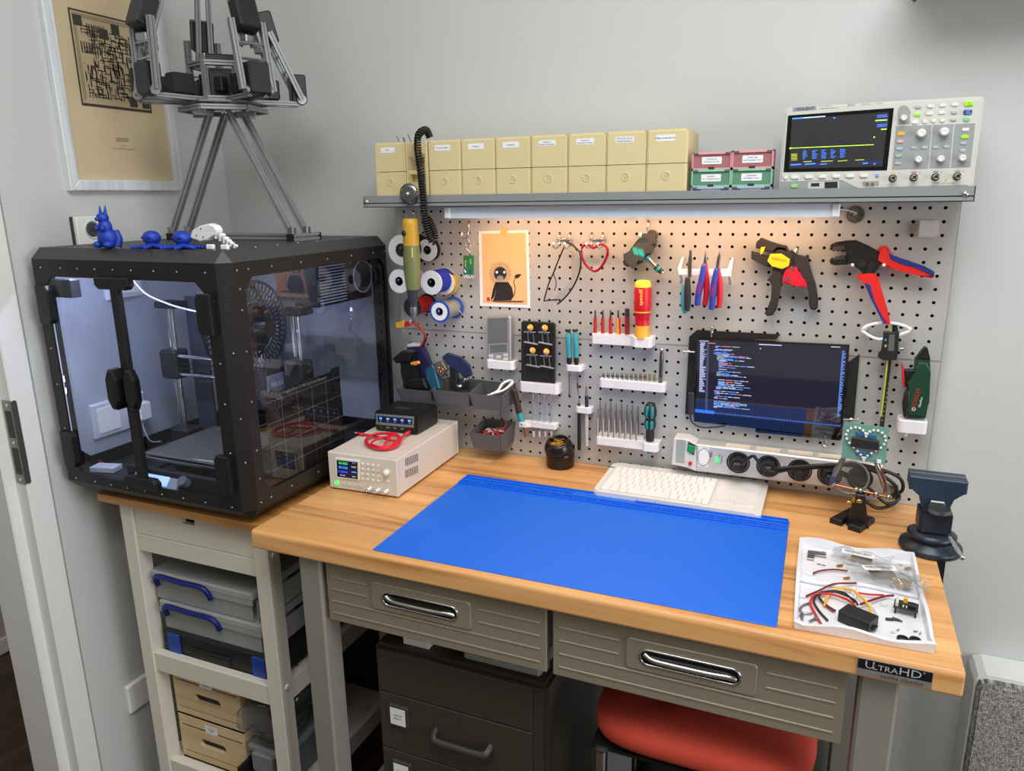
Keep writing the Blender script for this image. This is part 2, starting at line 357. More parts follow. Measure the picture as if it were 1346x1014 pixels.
# badge
bx0, bx1, bz0, bz1 = 1.094, 1.186, .9185, .9455
p1, p2 = PY(1128, 864, -.594), PY(1224, 905, -.594)
bx0, bx1 = p1.x, p2.x; bz0 = .9195; bz1 = .9455
bd = B(PEG).poly([(bx0, bz0), (bx1, bz0), (bx1, bz1), (bx0, bz1)], .5925, .595).build('badge', mat('badge_silver', (176, 172, 168), .35, .6), bench)
B(PEG).poly([(bx0 + .0005, bz0 + .0105), (bx1 - .0005, bz0 + .0105), (bx1 - .0005, bz1 - .0008), (bx0 + .0005, bz1 - .0008)], .595, .5953).build('badge_field', mat('badge_black', (22, 24, 30), .35), bd)
BM = FR(((bx0 + bx1) / 2, -.5954, bz0 + .0178), (1, 0, 0), (0, 0, 1))
sv = mat('badge_lettering', (222, 222, 224), .3, .4)
text('U', BM @ TR(-.031), .0165, sv, bd, sx=1.15); text('LTRA', BM @ TR(-.0115, -.0015), .0118, sv, bd, sx=1.15); text('HD', BM @ TR(.0195), .0165, sv, bd, sx=1.2); text('+', BM @ TR(.036, .0045), .007, sv, bd)
text('seville classics', BM @ TR(.010, -.0128), .0088, mat('badge_dark_print', (70, 68, 66), .5), bd, sx=1.08)
# ---------------------------------------------------------------- printer cart (under the enclosure)
cartm = mat('cart_paint', (222, 216, 204), .5, var=.01)
cart = thing('kitchen_cart', 'white wooden cart with drawer and open shelves carrying the printer enclosure', 'cart', (-.25, -.3, 0))
CL, CRr, CF, CK, CT = -.447, -.025, -.53, -.06, .924
lw = .038
for x0 in (CL, CRr - lw):
    for y0_ in (CF, CK - lw):
        B().box(x0, x0 + lw, y0_, y0_ + lw, 0, CT, .002).build('leg', cartm, cart)
cw = woodmat('oiled_oak', (196, 146, 84), (178, 126, 68), (150, 100, 50), axis=0, rough=.4)
for k in range(4): B().box(-.484, -.016, -.552 + k * .128, -.552 + (k + 1) * .128, CT, CT + .018, .0006).build('top_plank', cw, cart)
dz0, dz1 = .846, CT - .004
df = B(PEG); n0, n1 = -.262, -.226
df.poly([(CL + lw + .002, dz0), (CRr - lw - .002, dz0), (CRr - lw - .002, dz1), (n1 + .002, dz1), (n1, dz1 - .026), (n0, dz1 - .026), (n0 - .004, dz1), (CL + lw + .002, dz1)], -CF - .018, -CF - .006)
dfo = df.build('drawer_front', cartm, cart)
B().box(CL + lw + .01, CRr - lw - .01, CF + .02, CK - .05, dz0 + .01, dz1 - .03).build('drawer_box', mat('dark_inside', (24, 22, 20), .8), cart)
B().box(CL + lw, CRr - lw, CF + .005, CF + .02, dz0 - .043, dz0 - .002, .001).build('front_rail', cartm, cart)
for z in (.536, .232):
    B().box(CL + lw, CRr - lw, CF + .004, CF + .024, z - .05, z, .0015).build('front_rail', cartm, cart)
    for x in (CL + .008, CRr - .026): B().box(x, x + .018, CF + lw, CK - lw, z - .05, z, .001).build('side_rail', cartm, cart)
    for k in range(5):
        y = CF + .026 + k * .084
        B().box(CL + .026, CRr - .026, y, y + .078, z - .03, z - .014).build('shelf_slat', cartm, cart)
for z in (.855, .535):
    B().cyl((CRr - .001, CF + .019, z), (CRr + .0025, CF + .019, z), .0075, .006, n=14).build('screw_cap', WHITE, cart)
B().box(CL + lw, CRr - lw, CK - .012, CK - .004, .1, .8).build('back_board', mat('dark_board', (44, 40, 36), .8), cart)
# ---------------------------------------------------------------- enclosure
EX0, EX1, EY0, EY1, EZ0, EZ1, EC = -.556, -.012, -.576, -.012, .955, 1.492, .022
em = mat('enclosure_black', (36, 34, 33), .42, metal=.3, var=.05, vs=120, bump=.12, bs=800)
em2 = mat('enclosure_top_grey', (66, 66, 67), .45, metal=.3, var=.04, vs=120, bump=.1, bs=800)
enc = thing('printer_enclosure', 'black framed printer enclosure with clear double doors on the white cart', 'enclosure', (-.284, -.294, EZ0))
def ring8(M, x0, x1, z0, z1, a0, a1, b0, b1, k, c0, c1, name, m, parent, corner=0):
    """rectangular frame with an octagonal opening"""
    o8 = [(x0, b0 + k), (x0, z0), (a0 + k, z0)], 0
    out = [(a0 + k, z0), (a1 - k, z0), (x1, z0), (x1, b0 + k), (x1, b1 - k), (x1, z1), (a1 - k, z1), (a0 + k, z1), (x0, z1), (x0, b1 - k), (x0, b0 + k), (x0, z0)]
    inn = [(a0 + k, b0), (a1 - k, b0), (a1 - k / 2, b0 + k / 2), (a1, b0 + k), (a1, b1 - k), (a1 - k / 2, b1 - k / 2), (a1 - k, b1), (a0 + k, b1), (a0 + k / 2, b1 - k / 2), (a0, b1 - k), (a0, b0 + k), (a0 + k / 2, b0 + k / 2)]
    b = B(M); n = 12
    vs = [(p[0], p[1], c1) for p in out] + [(p[0], p[1], c1) for p in inn] + [(p[0], p[1], c0) for p in out] + [(p[0], p[1], c0) for p in inn]
    fs = []
    for i in range(n):
        j = (i + 1) % n
        fs += [(i, j, j + n, i + n), (i + n, j + n, j + 3 * n, i + 3 * n), (j + 2 * n, i + 2 * n, i + 3 * n, j + 3 * n), (j, i, i + 2 * n, j + 2 * n)]
    b.add(vs, fs); return b.build(name, m, parent)
fx0, fx1, fz0, fz1 = EX0 + EC, EX1 - EC, EZ0 + EC, EZ1 - EC
t = .004
WF = (-.505, -.066, .998, 1.434); WS = (-.528, -.040, 1.006, 1.440)
ff = ring8(PEG, fx0, fx1, fz0, fz1, *WF, .022, -EY0 - t, -EY0, 'front_frame', em, enc)
SR = FR((EX1, 0, 0), (0, 1, 0), (0, 0, 1)); SL = FR((EX0, 0, 0), (0, 1, 0), (0, 0, 1))
sf = ring8(SR, EY0 + EC, EY1 - EC, fz0, fz1, *WS, .022, -t, 0, 'side_frame', em, enc)
slf = ring8(SL, EY0 + EC, EY1 - EC, fz0, fz1, WS[0] + .005, WS[1], *WS[2:], .022, 0, t, 'side_frame', em, enc)
bk = ring8(PEG, fx0, fx1, fz0, fz1, -.50, -.068, 1.006, 1.44, .022, -EY1, -EY1 + t, 'back_frame', em, enc)
PANE = glassmat('clear_pane', (238, 242, 250), .015, 1.55)
PANE2 = glassmat('clear_side_pane', (226, 230, 240), .012, 1.95)
B(SR).flat([(WS[0] - .008, WS[2] - .008), (WS[1] + .008, WS[2] - .008), (WS[1] + .008, WS[3] + .008), (WS[0] - .008, WS[3] + .008)], -.0055).build('side_pane', PANE2, sf)
B(SL).flat([(WS[0] - .008, WS[2] - .008), (WS[1] + .008, WS[2] - .008), (WS[1] + .008, WS[3] + .008), (WS[0] - .008, WS[3] + .008)], .005).build('side_pane', PANE, slf)
B(PEG).flat([(-.51, 1.0), (-.06, 1.0), (-.06, 1.445), (-.51, 1.445)], -EY1 + .005).build('back_pane', PANE, bk)
B().box(EX0 + EC, EX1 - EC, EY0 + EC, EY1 - EC, EZ1 - .002, EZ1).build('top_panel', em2, enc)
B().box(EX0 + EC, EX1 - EC, EY0 + EC, EY1 - EC, EZ0, EZ0 + .004).build('base_panel', em, enc)
B().box(EX0 + .03, EX1 - .03, EY0 + .03, EY1 - .03, fz0 + .003, fz0 + .008).build('floor_tray', mat('tray_navy_black', (20, 22, 32), .4), enc)
def chamf(a, b, c, d, nm, m=em): return B().add([a, b, c, d], [(0, 1, 2, 3)]).build(nm, m, enc)
x0, x1, y0_, y1_, z0, z1, c = EX0, EX1, EY0, EY1, EZ0, EZ1, EC
for (xa, sx) in ((x0, 1), (x1, -1)):
    for (ya, sy) in ((y0_, 1), (y1_, -1)):
        q = chamf((xa + sx * c, ya, z0 + c), (xa, ya + sy * c, z0 + c), (xa, ya + sy * c, z1 - c), (xa + sx * c, ya, z1 - c), 'corner_strip')
        if xa == x1 and ya == y0_: cpost = q
for za, sz in ((z0, 1), (z1, -1)):
    mm = em2 if sz < 0 else em
    for ya, sy in ((y0_, 1), (y1_, -1)): chamf((x0 + c, ya, za + sz * c), (x1 - c, ya, za + sz * c), (x1 - c, ya + sy * c, za), (x0 + c, ya + sy * c, za), 'edge_strip', mm)
    for xa, sx in ((x0, 1), (x1, -1)): chamf((xa, y0_ + c, za + sz * c), (xa, y1_ - c, za + sz * c), (xa + sx * c, y1_ - c, za), (xa + sx * c, y0_ + c, za), 'edge_strip', mm)
    for ya, sy in ((y0_, 1), (y1_, -1)):
        for xa, sx in ((x0, 1), (x1, -1)):
            B().add([(xa + sx * c, ya, za + sz * c), (xa, ya + sy * c, za + sz * c), (xa + sx * c, ya + sy * c, za)], [(0, 1, 2)]).build('corner_piece', mm, enc)
text('PRUSA', FR((x1 - c / 2, y0_ + c / 2, 1.405), (0, 0, 1), (-1, -1, 0)), .017, mat('embossed_black', (58, 57, 56), .35, .3), cpost, name='embossed_lettering', lift=.0006)
# bolts
bolt0 = None
def bolt(M, r=.0022):
    global bolt0
    loc = W[enc.name].inverted() @ M
    if bolt0 is None:
        b = B().lathe([(r, 0), (r * .9, .0008), (r * .5, .0013), (0, .0014)], n=8); me_o = b.build('bolt', STEEL, enc)
        off = W[enc.name].translation; me_o.data.transform(Matrix.Translation(off)); bolt0 = me_o; me_o.matrix_basis = loc
    else: part('bolt', bolt0, enc, loc)
for x in (-.51, -.45, -.40, -.35, -.30, -.25, -.19, -.13, -.06):
    bolt(FR((x, EY0, 1.452), (1, 0, 0), (0, 0, 1))); bolt(FR((x, EY0, .984), (1, 0, 0), (0, 0, 1)))
for z in (1.40, 1.28, 1.2, 1.1, 1.04): bolt(FR((-.519, EY0, z), (1, 0, 0), (0, 0, 1))); bolt(FR((-.048, EY0, z), (1, 0, 0), (0, 0, 1)))
for y in (-.545, -.515, -.45, -.36, -.27, -.18, -.09, -.04):
    bolt(FR((EX1, y, 1.455), (0, 1, 0), (0, 0, 1))); bolt(FR((EX1, y, .99), (0, 1, 0), (0, 0, 1)))
for z in (1.42, 1.38, 1.3, 1.2, 1.1, 1.04): bolt(FR((EX1, -.542, z), (0, 1, 0), (0, 0, 1)))
for z in (1.3, 1.17, 1.08): bolt(FR((EX1 - c / 2, EY0 + c / 2, z), (1, 1, 0), (0, 0, 1)))
for k in range(8):
    bolt(FR((EX0 + .05 + k * .063, EY0 + .035, EZ1), (1, 0, 0), (0, 1, 0))); bolt(FR((EX1 - .035, EY0 + .06 + k * .065, EZ1), (1, 0, 0), (0, 1, 0)))
# doors, divider and handle
xm = -.297
for a, b_, nm in ((WF[0] + .002, xm, 'door'), (xm, WF[1] - .002, 'door')):
    B(PEG).flat([(a, WF[2] + .001), (b_, WF[2] + .001), (b_, WF[3] - .001), (a, WF[3] - .001)], -EY0 - .0025).build(nm + '_pane', PANE, enc)
dv = B(PEG).poly([(xm - .011, WF[2]), (xm + .011, WF[2]), (xm + .011, WF[3]), (xm - .011, WF[3])], -EY0 - .004, -EY0 + .008, .002).build('door_divider', BLACK, enc)
for z, s in ((WF[3], -1), (WF[2], 1)):
    B(PEG).poly([(xm - .047, z + s * -.004), (xm + .047, z - s * .004), (xm + .047, z + s * .012), (xm + .038, z + s * .02), (xm - .038, z + s * .02), (xm - .047, z + s * .012)], -EY0 - .003, -EY0 + .012, .002).build('divider_bracket', BLACK, dv)
hz = 1.212
hd = B(PEG)
for dx, w_ in ((-.019, .034), (.019, .034)):
    q = w_ / 2; hd.poly([(xm + dx - q, hz - .022), (xm + dx - q + .01, hz - .042), (xm + dx + q - .01, hz - .042), (xm + dx + q, hz - .022), (xm + dx + q, hz + .022), (xm + dx + q - .01, hz + .042), (xm + dx - q + .01, hz + .042), (xm + dx - q, hz + .022)], -EY0 + .006, -EY0 + (.03 if dx < 0 else .02), .004)
hdo = hd.build('door_handle', mat('gloss_black', (14, 14, 15), .28), enc)
text('PRUSA', FR((xm - .019, EY0 - .0302, hz), (0, 0, 1), (-1, 0, 0)), .015, mat('embossed_black', (58, 57, 56)), hdo, name='embossed_lettering')
for x, s in ((WF[0], 1), (WF[1], -1)):
    for z in (1.375, 1.055):
        B(PEG).poly([(x - s * .02, z - .04), (x + s * .012, z - .04), (x + s * .018, z - .03), (x + s * .018, z + .03), (x + s * .012, z + .04), (x - s * .02, z + .04)], -EY0 - .003, -EY0 + .011, .002).build('hinge', BLACK, enc)
for x in (EX0 + .08, EX1 - .08):
    for y in (EY0 + .085, EY1 - .15):
        B().box(x - .04, x + .04, y - .04, y + .10, CT + .018, EZ0, .002).build('foot', mat('black_foam', (20, 20, 22), .9), enc)
# light strip inside the front posts
led = mat('cool_led', (218, 224, 255), .5, emit=40, var=0)
for x in (EX0 + .032, EX1 - .036):
    ls = B().box(x - .006, x + .006, EY0 + .012, EY0 + .016, 1.03, 1.41).build('led_strip', mat('led_tape', (220, 224, 232), .5), enc)
    lb = B()
    for k in ((5, 6) if x < -.3 else range(14)): lb.box(x - .004, x + .004, EY0 + .016, EY0 + .0185, 1.04 + k * .027, 1.052 + k * .027)
    lb.build('led', led, ls)
B().box(EX0 + .06, EX1 - .06, EY0 + .035, EY0 + .045, EZ1 - .02, EZ1 - .014).build('led_bar', mat('cool_led_bar', (214, 220, 255), .5, emit=95, var=0), enc)
# small display inside top left corner, filter box at the back
B(PEG).box(-.493, -.437, 1.39, 1.428, -EY0 - .03, -EY0 - .006, .002).build('sensor_display', DGREY, enc)
fb = B().box(-.165, -.045, -.27, -.055, 1.345, 1.452, .003).build('filter_box', mat('filter_black', (26, 27, 32), .4), enc)
fl = B()
for k in range(14): fl.box(-.0445, -.042, -.262, -.165, 1.352 + k * .0068, 1.3545 + k * .0068)
fl.build('filter_grille', mat('filter_grey', (150, 156, 172), .5), fb)
B().cyl((-.045, -.107, 1.4), (-.036, -.107, 1.4), .042, n=28).build('fan_housing', mat('filter_black', (26, 27, 32)), fb)
B().lathe([(.038, 0), (.040, .002), (.036, .002)], (-.036, -.107, 1.4), (1, 0, 0), 28).build('fan_ring', mat('filter_grey', (150, 156, 172)), fb)
# spare print sheet leaning inside the side pane
psx = -.028
pq = [(-.488, 1.000), (-.235, 1.000), (-.235, 1.205), (-.262, 1.205), (-.268, 1.198), (-.455, 1.198), (-.465, 1.205), (-.488, 1.198)]
ps = B(FR((psx, 0, 0), (0, 1, 0), (0, 0, 1))).poly(pq, -.0012, 0).build('steel_sheet', mat('spring_steel_dark', (48, 44, 40), .35, .5), None, 'dark spring steel print sheet leaning inside the right window of the enclosure', 'print sheet')
gl = B(FR((psx, 0, 0), (0, 1, 0), (0, 0, 1)))
for y in (-.44, -.39, -.34, -.29): gl.quad(y, 1.002, y + .0006, 1.186, .0003)
for z in (1.035, 1.085, 1.135, 1.18): gl.quad(-.487, z, -.236, z + .0006, .0003)
gl.build('grid_print', mat('sheet_print', (170, 166, 158), .5), ps)
text('Original Prusa i3 MK3 by Prusa Research', FR((psx, -.36, 1.190), (0, 1, 0), (0, 0, 1)), .009, mat('sheet_print', (170, 166, 158)), ps)
# ---------------------------------------------------------------- printer
pz = fz0 + .008
prn = thing('desktop_printer', 'black desktop filament printer with chrome rods inside the enclosure', '3d printer', (-.26, -.32, pz))
pk = mat('printer_black', (30, 31, 36), .5)
YF = -.32; XLr, XRr = -.446, -.074
fr_ = B(PEG); fr_.poly([(XLr + .02, pz), (XLr + .075, pz), (XLr + .075, 1.31), (XRr - .075, 1.31), (XRr - .075, pz), (XRr - .02, pz), (XRr - .02, 1.36), (XLr + .02, 1.36)], -YF - .036, -YF - .03)
fr_.build('frame_plate', mat('printer_frame', (62, 66, 80), .45, .3), prn)
for x in (XLr, XRr):
    B().box(x - .03, x + .03, YF - .018, YF + .03, 1.335, 1.35, .003).build('rod_bracket', pk, prn)
    B().box(x - .03, x + .03, YF - .018, YF + .03, pz, pz + .05, .004).build('motor_mount', pk, prn)
    for dx in (-.012, .012): B().cyl((x + dx, YF - dx * .5, pz + .04), (x + dx, YF - dx * .5, 1.34), .005, n=12).build('z_rod', CHROME, prn)
    B().box(x - .025, x + .028, YF - .028, YF + .02, 1.165, 1.235, .006).build('x_carriage_end', pk, prn)
for z in (1.222, 1.178): B().cyl((XLr, YF - .016, z), (XRr, YF - .016, z), .0045, n=12).build('x_rod', CHROME, prn)
for z in (1.204, 1.193): B().box(XLr, XRr, YF - .02, YF - .014, z, z + .0015).build('belt', BLACK, prn)
ex = B().box(-.17, -.105, YF - .075, YF - .01, 1.13, 1.235, .005).build('extruder', pk, prn)
B().cyl((-.137, YF - .05, 1.235), (-.137, YF - .05, 1.262), .008, n=12).build('filament_inlet', STEEL, ex)
cov = B().box(-.104, -.1, YF - .075, YF - .015, 1.15, 1.21, .003).build('fan_cover', mat('cover_grey', (120, 126, 142), .4), ex)
text('PRUSA', FR((-.0997, YF - .045, 1.187), (0, 1, 0), (0, 0, 1)), .014, PAPER, cov); text('MK3', FR((-.0997, YF - .045, 1.172), (0, 1, 0), (0, 0, 1)), .014, mat('print_orange', (220, 70, 30), .5), cov)
bd_ = B().box(-.372, -.146, -.507, -.295, 1.034, 1.04, .002).build('heated_bed', mat('bed_sheet', (112, 110, 106), .35, .4), prn)
B().box(-.372, -.146, -.507, -.295, 1.024, 1.031, .001).build('bed_plate', STEEL, prn)
text('Original Prusa i3', FR((-.19, -.5, 1.0402), (1, 0, 0), (0, 1, 0)), .012, PAPER, bd_)
B().box(-.30, -.22, -.49, -.31, 1.0, 1.018, .002).build('y_carriage', pk, prn)
for x in (-.33, -.19): B().cyl((x, -.53, 1.008), (x, -.12, 1.008), .004, n=10).build('y_rod', CHROME, prn)
for y in (-.535, -.12): B().box(-.39, -.13, y - .006, y + .006, pz, 1.02, .002).build('cross_plate', pk, prn)
lcdM = FR((-.29, -.545, pz + .017), (1, 0, 0), (0, .6, .8))
lc = B(lcdM).box(-.075, .055, -.022, .022, -.012, .0, .003).build('display_unit', mat('lcd_case', (150, 156, 170), .5), prn)
B(lcdM).quad(-.05, -.014, .03, .014, .0006).build('display', mat('lcd_screen', (150, 180, 235), .2, emit=1.2), lc)
kc = lcdM @ Vector((.08, 0, 0))
B().cyl(kc, kc + Vector((0, -.012, .012)), .011, n=16).build('control_knob', mat('knob_grey', (96, 98, 106), .4), prn)
B().box(XRr - .085, XRr - .02, -.26, -.14, pz, 1.10, .004).build('power_supply', pk, prn)
fb_ = B().tube([PY(165, 355, -.40), PY(190, 385, -.4), PY(222, 400, -.4), PY(250, 408, -.41), PY(272, 412, -.43)], .0022, n=6); fb_.build('filament_tube', mat('ptfe', (225, 230, 242), .4), prn)
# spool on the right wall
sg = thing('filament_spool', 'black perforated filament spool hanging behind the right door of the enclosure', 'spool', (-.075, -.468, 1.238))
for x in (-.052, -.100):
    b = B(); n = 48; R0, R1, R2, R3 = .070, .077, .086, .095
    Mx = FR((x, -.468, 1.333), (0, 1, 0), (0, 0, 1))
    b.at(Mx)
    def rg(ra, rb, i0, i1): 
        a0, a1 = 2 * math.pi * i0 / n, 2 * math.pi * i1 / n
        b.add([(ra * math.cos(a0), ra * math.sin(a0), 0), (rb * math.cos(a0), rb * math.sin(a0), 0), (rb * math.cos(a1), rb * math.sin(a1), 0), (ra * math.cos(a1), ra * math.sin(a1), 0)], [(0, 1, 2, 3)])
    for i in range(n):
        rg(R3 - .006, R3, i, i + 1); rg(.0, .05, i, i + 1); rg(.0735, .0755, i, i + 1); rg(.055, .058, i, i + 1)
        rg(.0755, R3 - .006, i, i + .38); rg(.058, .0735, i + .5, i + .88)
    b.build('flange', mat('spool_black', (22, 22, 24), .45), sg)
B().lathe([(.05, 0), (.05, .048)], (-.1, -.468, 1.333), (1, 0, 0), 32).build('core', mat('filament_grey', (70, 70, 74), .4), sg)
B().cyl((-.10, -.468, 1.333), (-.014, -.468, 1.333), .018, n=16).build('spool_holder', BLACK, sg)
# wire, board and paper label on the tray
q = PZ(140, 618, pz + .001)
B(FR((q.x, q.y, pz), (1, .25, 0), (-.25, 1, 0))).box(-.03, .03, -.016, .016, 0, .012, .001).build('relay_module', [mat('relay_white', (205, 210, 225), .5)], None, 'small white labelled module lying on the enclosure floor', 'module')
B().tube([PZ(100, 605, pz + .003), PZ(118, 604, pz + .004), PZ(132, 607, pz + .004), PZ(137, 612, pz + .008)], .0022, n=6).build('red_wire', mat('wire_red', (190, 30, 30), .5), None, 'red wire lying on the floor of the enclosure', 'wire')
# ---------------------------------------------------------------- things on the left wall
fM = FR((WX, -.292, 1.842), (0, 1, 0), (0, 0, 1))
pf = thing('picture_frame', 'white washed wooden frame with a circuit board print on the left wall', 'picture frame', (WX, -.292, 1.608))
fw = woodmat('whitewashed_wood', (226, 228, 232), (206, 209, 214), (178, 182, 188), axis=2, scale=1.6, rough=.6, var=.04)
h2, w2, bw = .234, .1585, .024
for a, b_, e, f_ in ((-w2, -w2 + bw, -h2, h2), (w2 - bw, w2, -h2, h2)):
    B(fM).poly([(a, e), (b_, e + bw) if a < 0 else (b_, e), (b_, f_ - bw) if a < 0 else (b_, f_), (a, f_) if a < 0 else (a, f_ - bw)] if a < 0 else [(a, e + bw), (b_, e), (b_, f_), (a, f_ - bw)], .0005, .016, .002).build('frame_rail', fw, pf)
for s in (-1, 1):
    B(fM).poly([(-w2, s * h2), (w2, s * h2), (w2 - bw, s * (h2 - bw)), (-w2 + bw, s * (h2 - bw))], .0005, .016, .002).build('frame_rail', fw, pf)
pp = B(fM).quad(-w2 + bw, -h2 + bw, w2 - bw, h2 - bw, .006).build('print', mat('kraft_paper', (204, 184, 150), .7, var=.03), pf)
ck = mat('print_dark_brown', (62, 55, 46), .7); ckl = mat('print_tan', (186, 166, 132), .7)
cb = B(fM); cx0, cx1, cz0, cz1 = -.094, .096, -.05, .15
cb.quad(cx0, cz0, cx1, cz1, .0064); cb.m(1).quad(cx0 + .004, cz0 + .006, cx1 - .004, cz1 - .004, .0066)
rr_ = random.Random(11)
cb.m(0)
def tr(x, y, x2, y2, w_=.0011): cb.quad(min(x, x2) - w_, min(y, y2) - w_, max(x, x2) + w_, max(y, y2) + w_, .0068)
for e in (.008, .011, .014): tr(cx0 + e, cz0 + e, cx0 + e, cz1 - e, .0005); tr(cx1 - e, cz0 + e, cx1 - e, cz1 - e, .0005); tr(cx0 + e, cz1 - e, cx1 - e, cz1 - e, .0005)
for k in range(260):
    x = cx0 + .02 + rr_.random() * .14; y = cz0 + .02 + rr_.random() * .15; L = rr_.uniform(.006, .028)
    if rr_.random() < .5: tr(x, y, min(x + L, cx1 - .02), y); tr(min(x + L, cx1 - .02), y, min(x + L, cx1 - .02), max(y - L / 2, cz0 + .02))
    else: tr(x, y, x, max(y - L, cz0 + .02))
for (x, y) in ((-.075, .128), (.02, .125), (.062, .085), (.045, -.03), (.08, -.03), (-.012, .11)):
    cb.quad(x - .011, y - .011, x + .011, y + .011, .007)
for (x, y) in ((-.06, .05), (-.065, .09)): cb.m(1).quad(x - .012, y - .012, x + .012, y + .012, .007)
cb.m(0)
for k in range(8): cb.quad(-.055 + k * .006, .098, -.052 + k * .006, .125, .0071); cb.quad(-.075 + k * .0065, .062, -.0715 + k * .0065, .086, .0071)
cb.build('circuit_print', [ck, ckl], pp, kind='stuff')
text('SE555P', fM @ TR(0, -.118, .006), .012, ck, pp); text('Timer', fM @ TR(0, -.131, .006), .0045, ck, pp); text('Texas Instruments precision timer', fM @ TR(0, -.138, .006), .0045, ck, pp); text('~ ~ ~', fM @ TR(.004, -.162, .006), .004, ck, pp)
def wallplate(z0, z1, ya, yb, name, label, cat):
    t_ = thing(name, label, cat, (WX, (ya + yb) / 2, z0)); M = FR((WX, 0, 0), (0, 1, 0), (0, 0, 1))
    B(M).poly(rrect(ya, z0, yb, z1, .004), .0003, .01, .004).build('plate', mat('switch_white', (232, 232, 230), .35), t_); return t_, M
# thermostat: dark edge, white front, round lcd
a, b_ = PX(97, 322, WX), PX(134, 283, WX)
z0, z1 = 1.468, 1.552; ya, yb = -.455, -.373
th = thing('thermostat', 'white square wall thermostat with a small round display above the enclosure', 'thermostat', (WX, -.414, z0)); M = FR((WX, 0, 0), (0, 1, 0), (0, 0, 1))
B(M).poly(rrect(ya, z0, yb, z1, .003), .0003, .006).build('back_plate', DGREY, th)
fp = B(M).poly(rrect(ya + .004, z0, yb, z1, .003), .006, .016, .002).build('front_cover', mat('switch_white', (232, 232, 230)), th)
cy_, cz_ = PX(122, 302, WX + .016).y, PX(122, 302, WX + .016).z
dl = B(M).lathe([(0, .0162), (.0185, .0162), (.019, .018), (.0205, .018), (.021, .016)], (cy_, cz_, 0), n=28).build('dial', mat('dial_grey', (206, 207, 208), .4), th)
B(M).lathe([(0, .017), (.016, .017)], (cy_, cz_, 0), n=24).build('dial_screen', mat('dial_screen', (66, 70, 70), .3), dl)
text('26', FR((WX + .0172, cy_ - .002, cz_), (0, 1, 0), (0, 0, 1)), .015, INK, dl)
for (u, v, w_, h_, nm, lb, ct, n_) in ((160, 372, .105, .075, 'light_switch', 'white double rocker switch seen through the enclosure doors, upper one', 'light switch', 1), (155, 545, .15, .085, 'wall_socket', 'white socket plate with a charger plugged in, seen through the enclosure', 'socket', 1)):
    p = PX(u, v, WX); sw, M = wallplate(p.z - h_ / 2, p.z + h_ / 2, p.y - w_ / 2, p.y + w_ / 2, nm, lb, ct)
    B(M).poly(rrect(p.y - w_ / 2 + .012, p.z - h_ / 2 + .012, p.y - .004 if nm == 'wall_socket' else p.y + w_ / 2 - .012, p.z + h_ / 2 - .012, .003), .01, .013, .001).build('rocker', mat('switch_white', (232, 232, 230)), sw)
p = PX(167, 540, WX)
ch_ = thing('usb_charger', 'white phone charger plugged into the socket behind the enclosure', 'charger', (WX, p.y, p.z - .03)); M = FR((WX, 0, 0), (0, 1, 0), (0, 0, 1))
B(M).box(p.y - .005, p.y + .03, p.z - .022, p.z + .022, .0132, .05, .003).build('body', WHITE, ch_)
B(M).tube([(p.y + .01, p.z - .022, .035), (p.y + .012, p.z - .05, .035), (p.y + .03, p.z - .085, .03), (p.y + .07, p.z - .1, .02)], .002, n=6).build('cable', WHITE, ch_)
p = PX(186, 900 + 12, WX)
wallplate(p.z - .03, p.z + .05, p.y - .045, p.y + .035, 'wall_socket', 'white socket plate low on the left wall beside the cart', 'socket')
# ---------------------------------------------------------------- walking robot on a stand, on top of the enclosure
RX, RY, RZ = -.279, -.25, EZ1
rob = thing('hexapod_robot', 'aluminium multi legged robot with black servos on a strut stand above the enclosure', 'robot', (RX, RY, RZ))
def bar(p, q, w_=.012, h_=None):
    """slotted aluminium extrusion between two points"""
    p, q = Vector(p), Vector(q); d = q - p; L = d.length; d.normalize()
    a = d.orthogonal().normalized() if abs(d.z) < .9 else Vector((1, 0, 0)); 
    if abs(d.z) < .99: a = d.cross(Vector((0, 0, 1))).normalized()
    b = a.cross(d).normalized(); e = w_ / 2; g = e * .28; k = e * .45
    pr = [(-e, -e), (-g, -e), (-g, -k), (g, -k), (g, -e), (e, -e), (e, -g), (k, -g), (k, g), (e, g), (e, e), (g, e), (g, k), (-g, k), (-g, e), (-e, e), (-e, g), (-k, g), (-k, -g), (-e, -g)]
    M = Matrix((a, b, d)).transposed().to_4x4(); M.translation = p
    return B(M).poly(pr, 0, L)
stand = thing('stand', None, None, (RX, RY, RZ)); stand.parent = rob; stand.matrix_basis = Matrix()
bx_l, bx_r, yf_, yb_ = -.458, -.10, -.278, -.185
zb_ = RZ + .008
for x in (bx_l, bx_r):
    bar((x, yf_, zb_), (x, yb_, zb_), .016).build('base_bar', ALU, stand)
    for y in (yf_ - .002, yb_ + .002): B().cbox((x, y, zb_), (.017, .005, .0165)).build('end_cap', BLACK, stand)
bar((bx_l, -.225, zb_), (bx_r, -.225, zb_), .014).build('cross_bar', ALU, stand)
tops = [PY(277, 143, -.275), PY(297, 143, -.275), PY(297.4, 146, -.235), PY(318, 146, -.235)]
feet = [Vector((bx_l, -.272, zb_ + .006)), Vector((bx_r, -.272, zb_ + .006)), Vector((bx_l, -.222, zb_ + .006)), Vector((bx_r, -.222, zb_ + .006))]
for f_, t_ in zip(feet, tops):
    bar(f_, t_, .0125).build('strut', ALU, stand)
    B().cbox(f_ + Vector((0, 0, .008)), (.016, .014, .018), .002).build('strut_bracket', STEEL, stand)
HZ = PY(292, 137, RY).z                                                       # hub plate height
body = thing('body', None, None, (RX, RY, HZ)); body.parent = rob; body.matrix_basis = W[rob.name].inverted() @ W[body.name]
lat = Vector((.731, .683, 0)); dep = Vector((.683, -.731, 0))       # sideways, towards the room
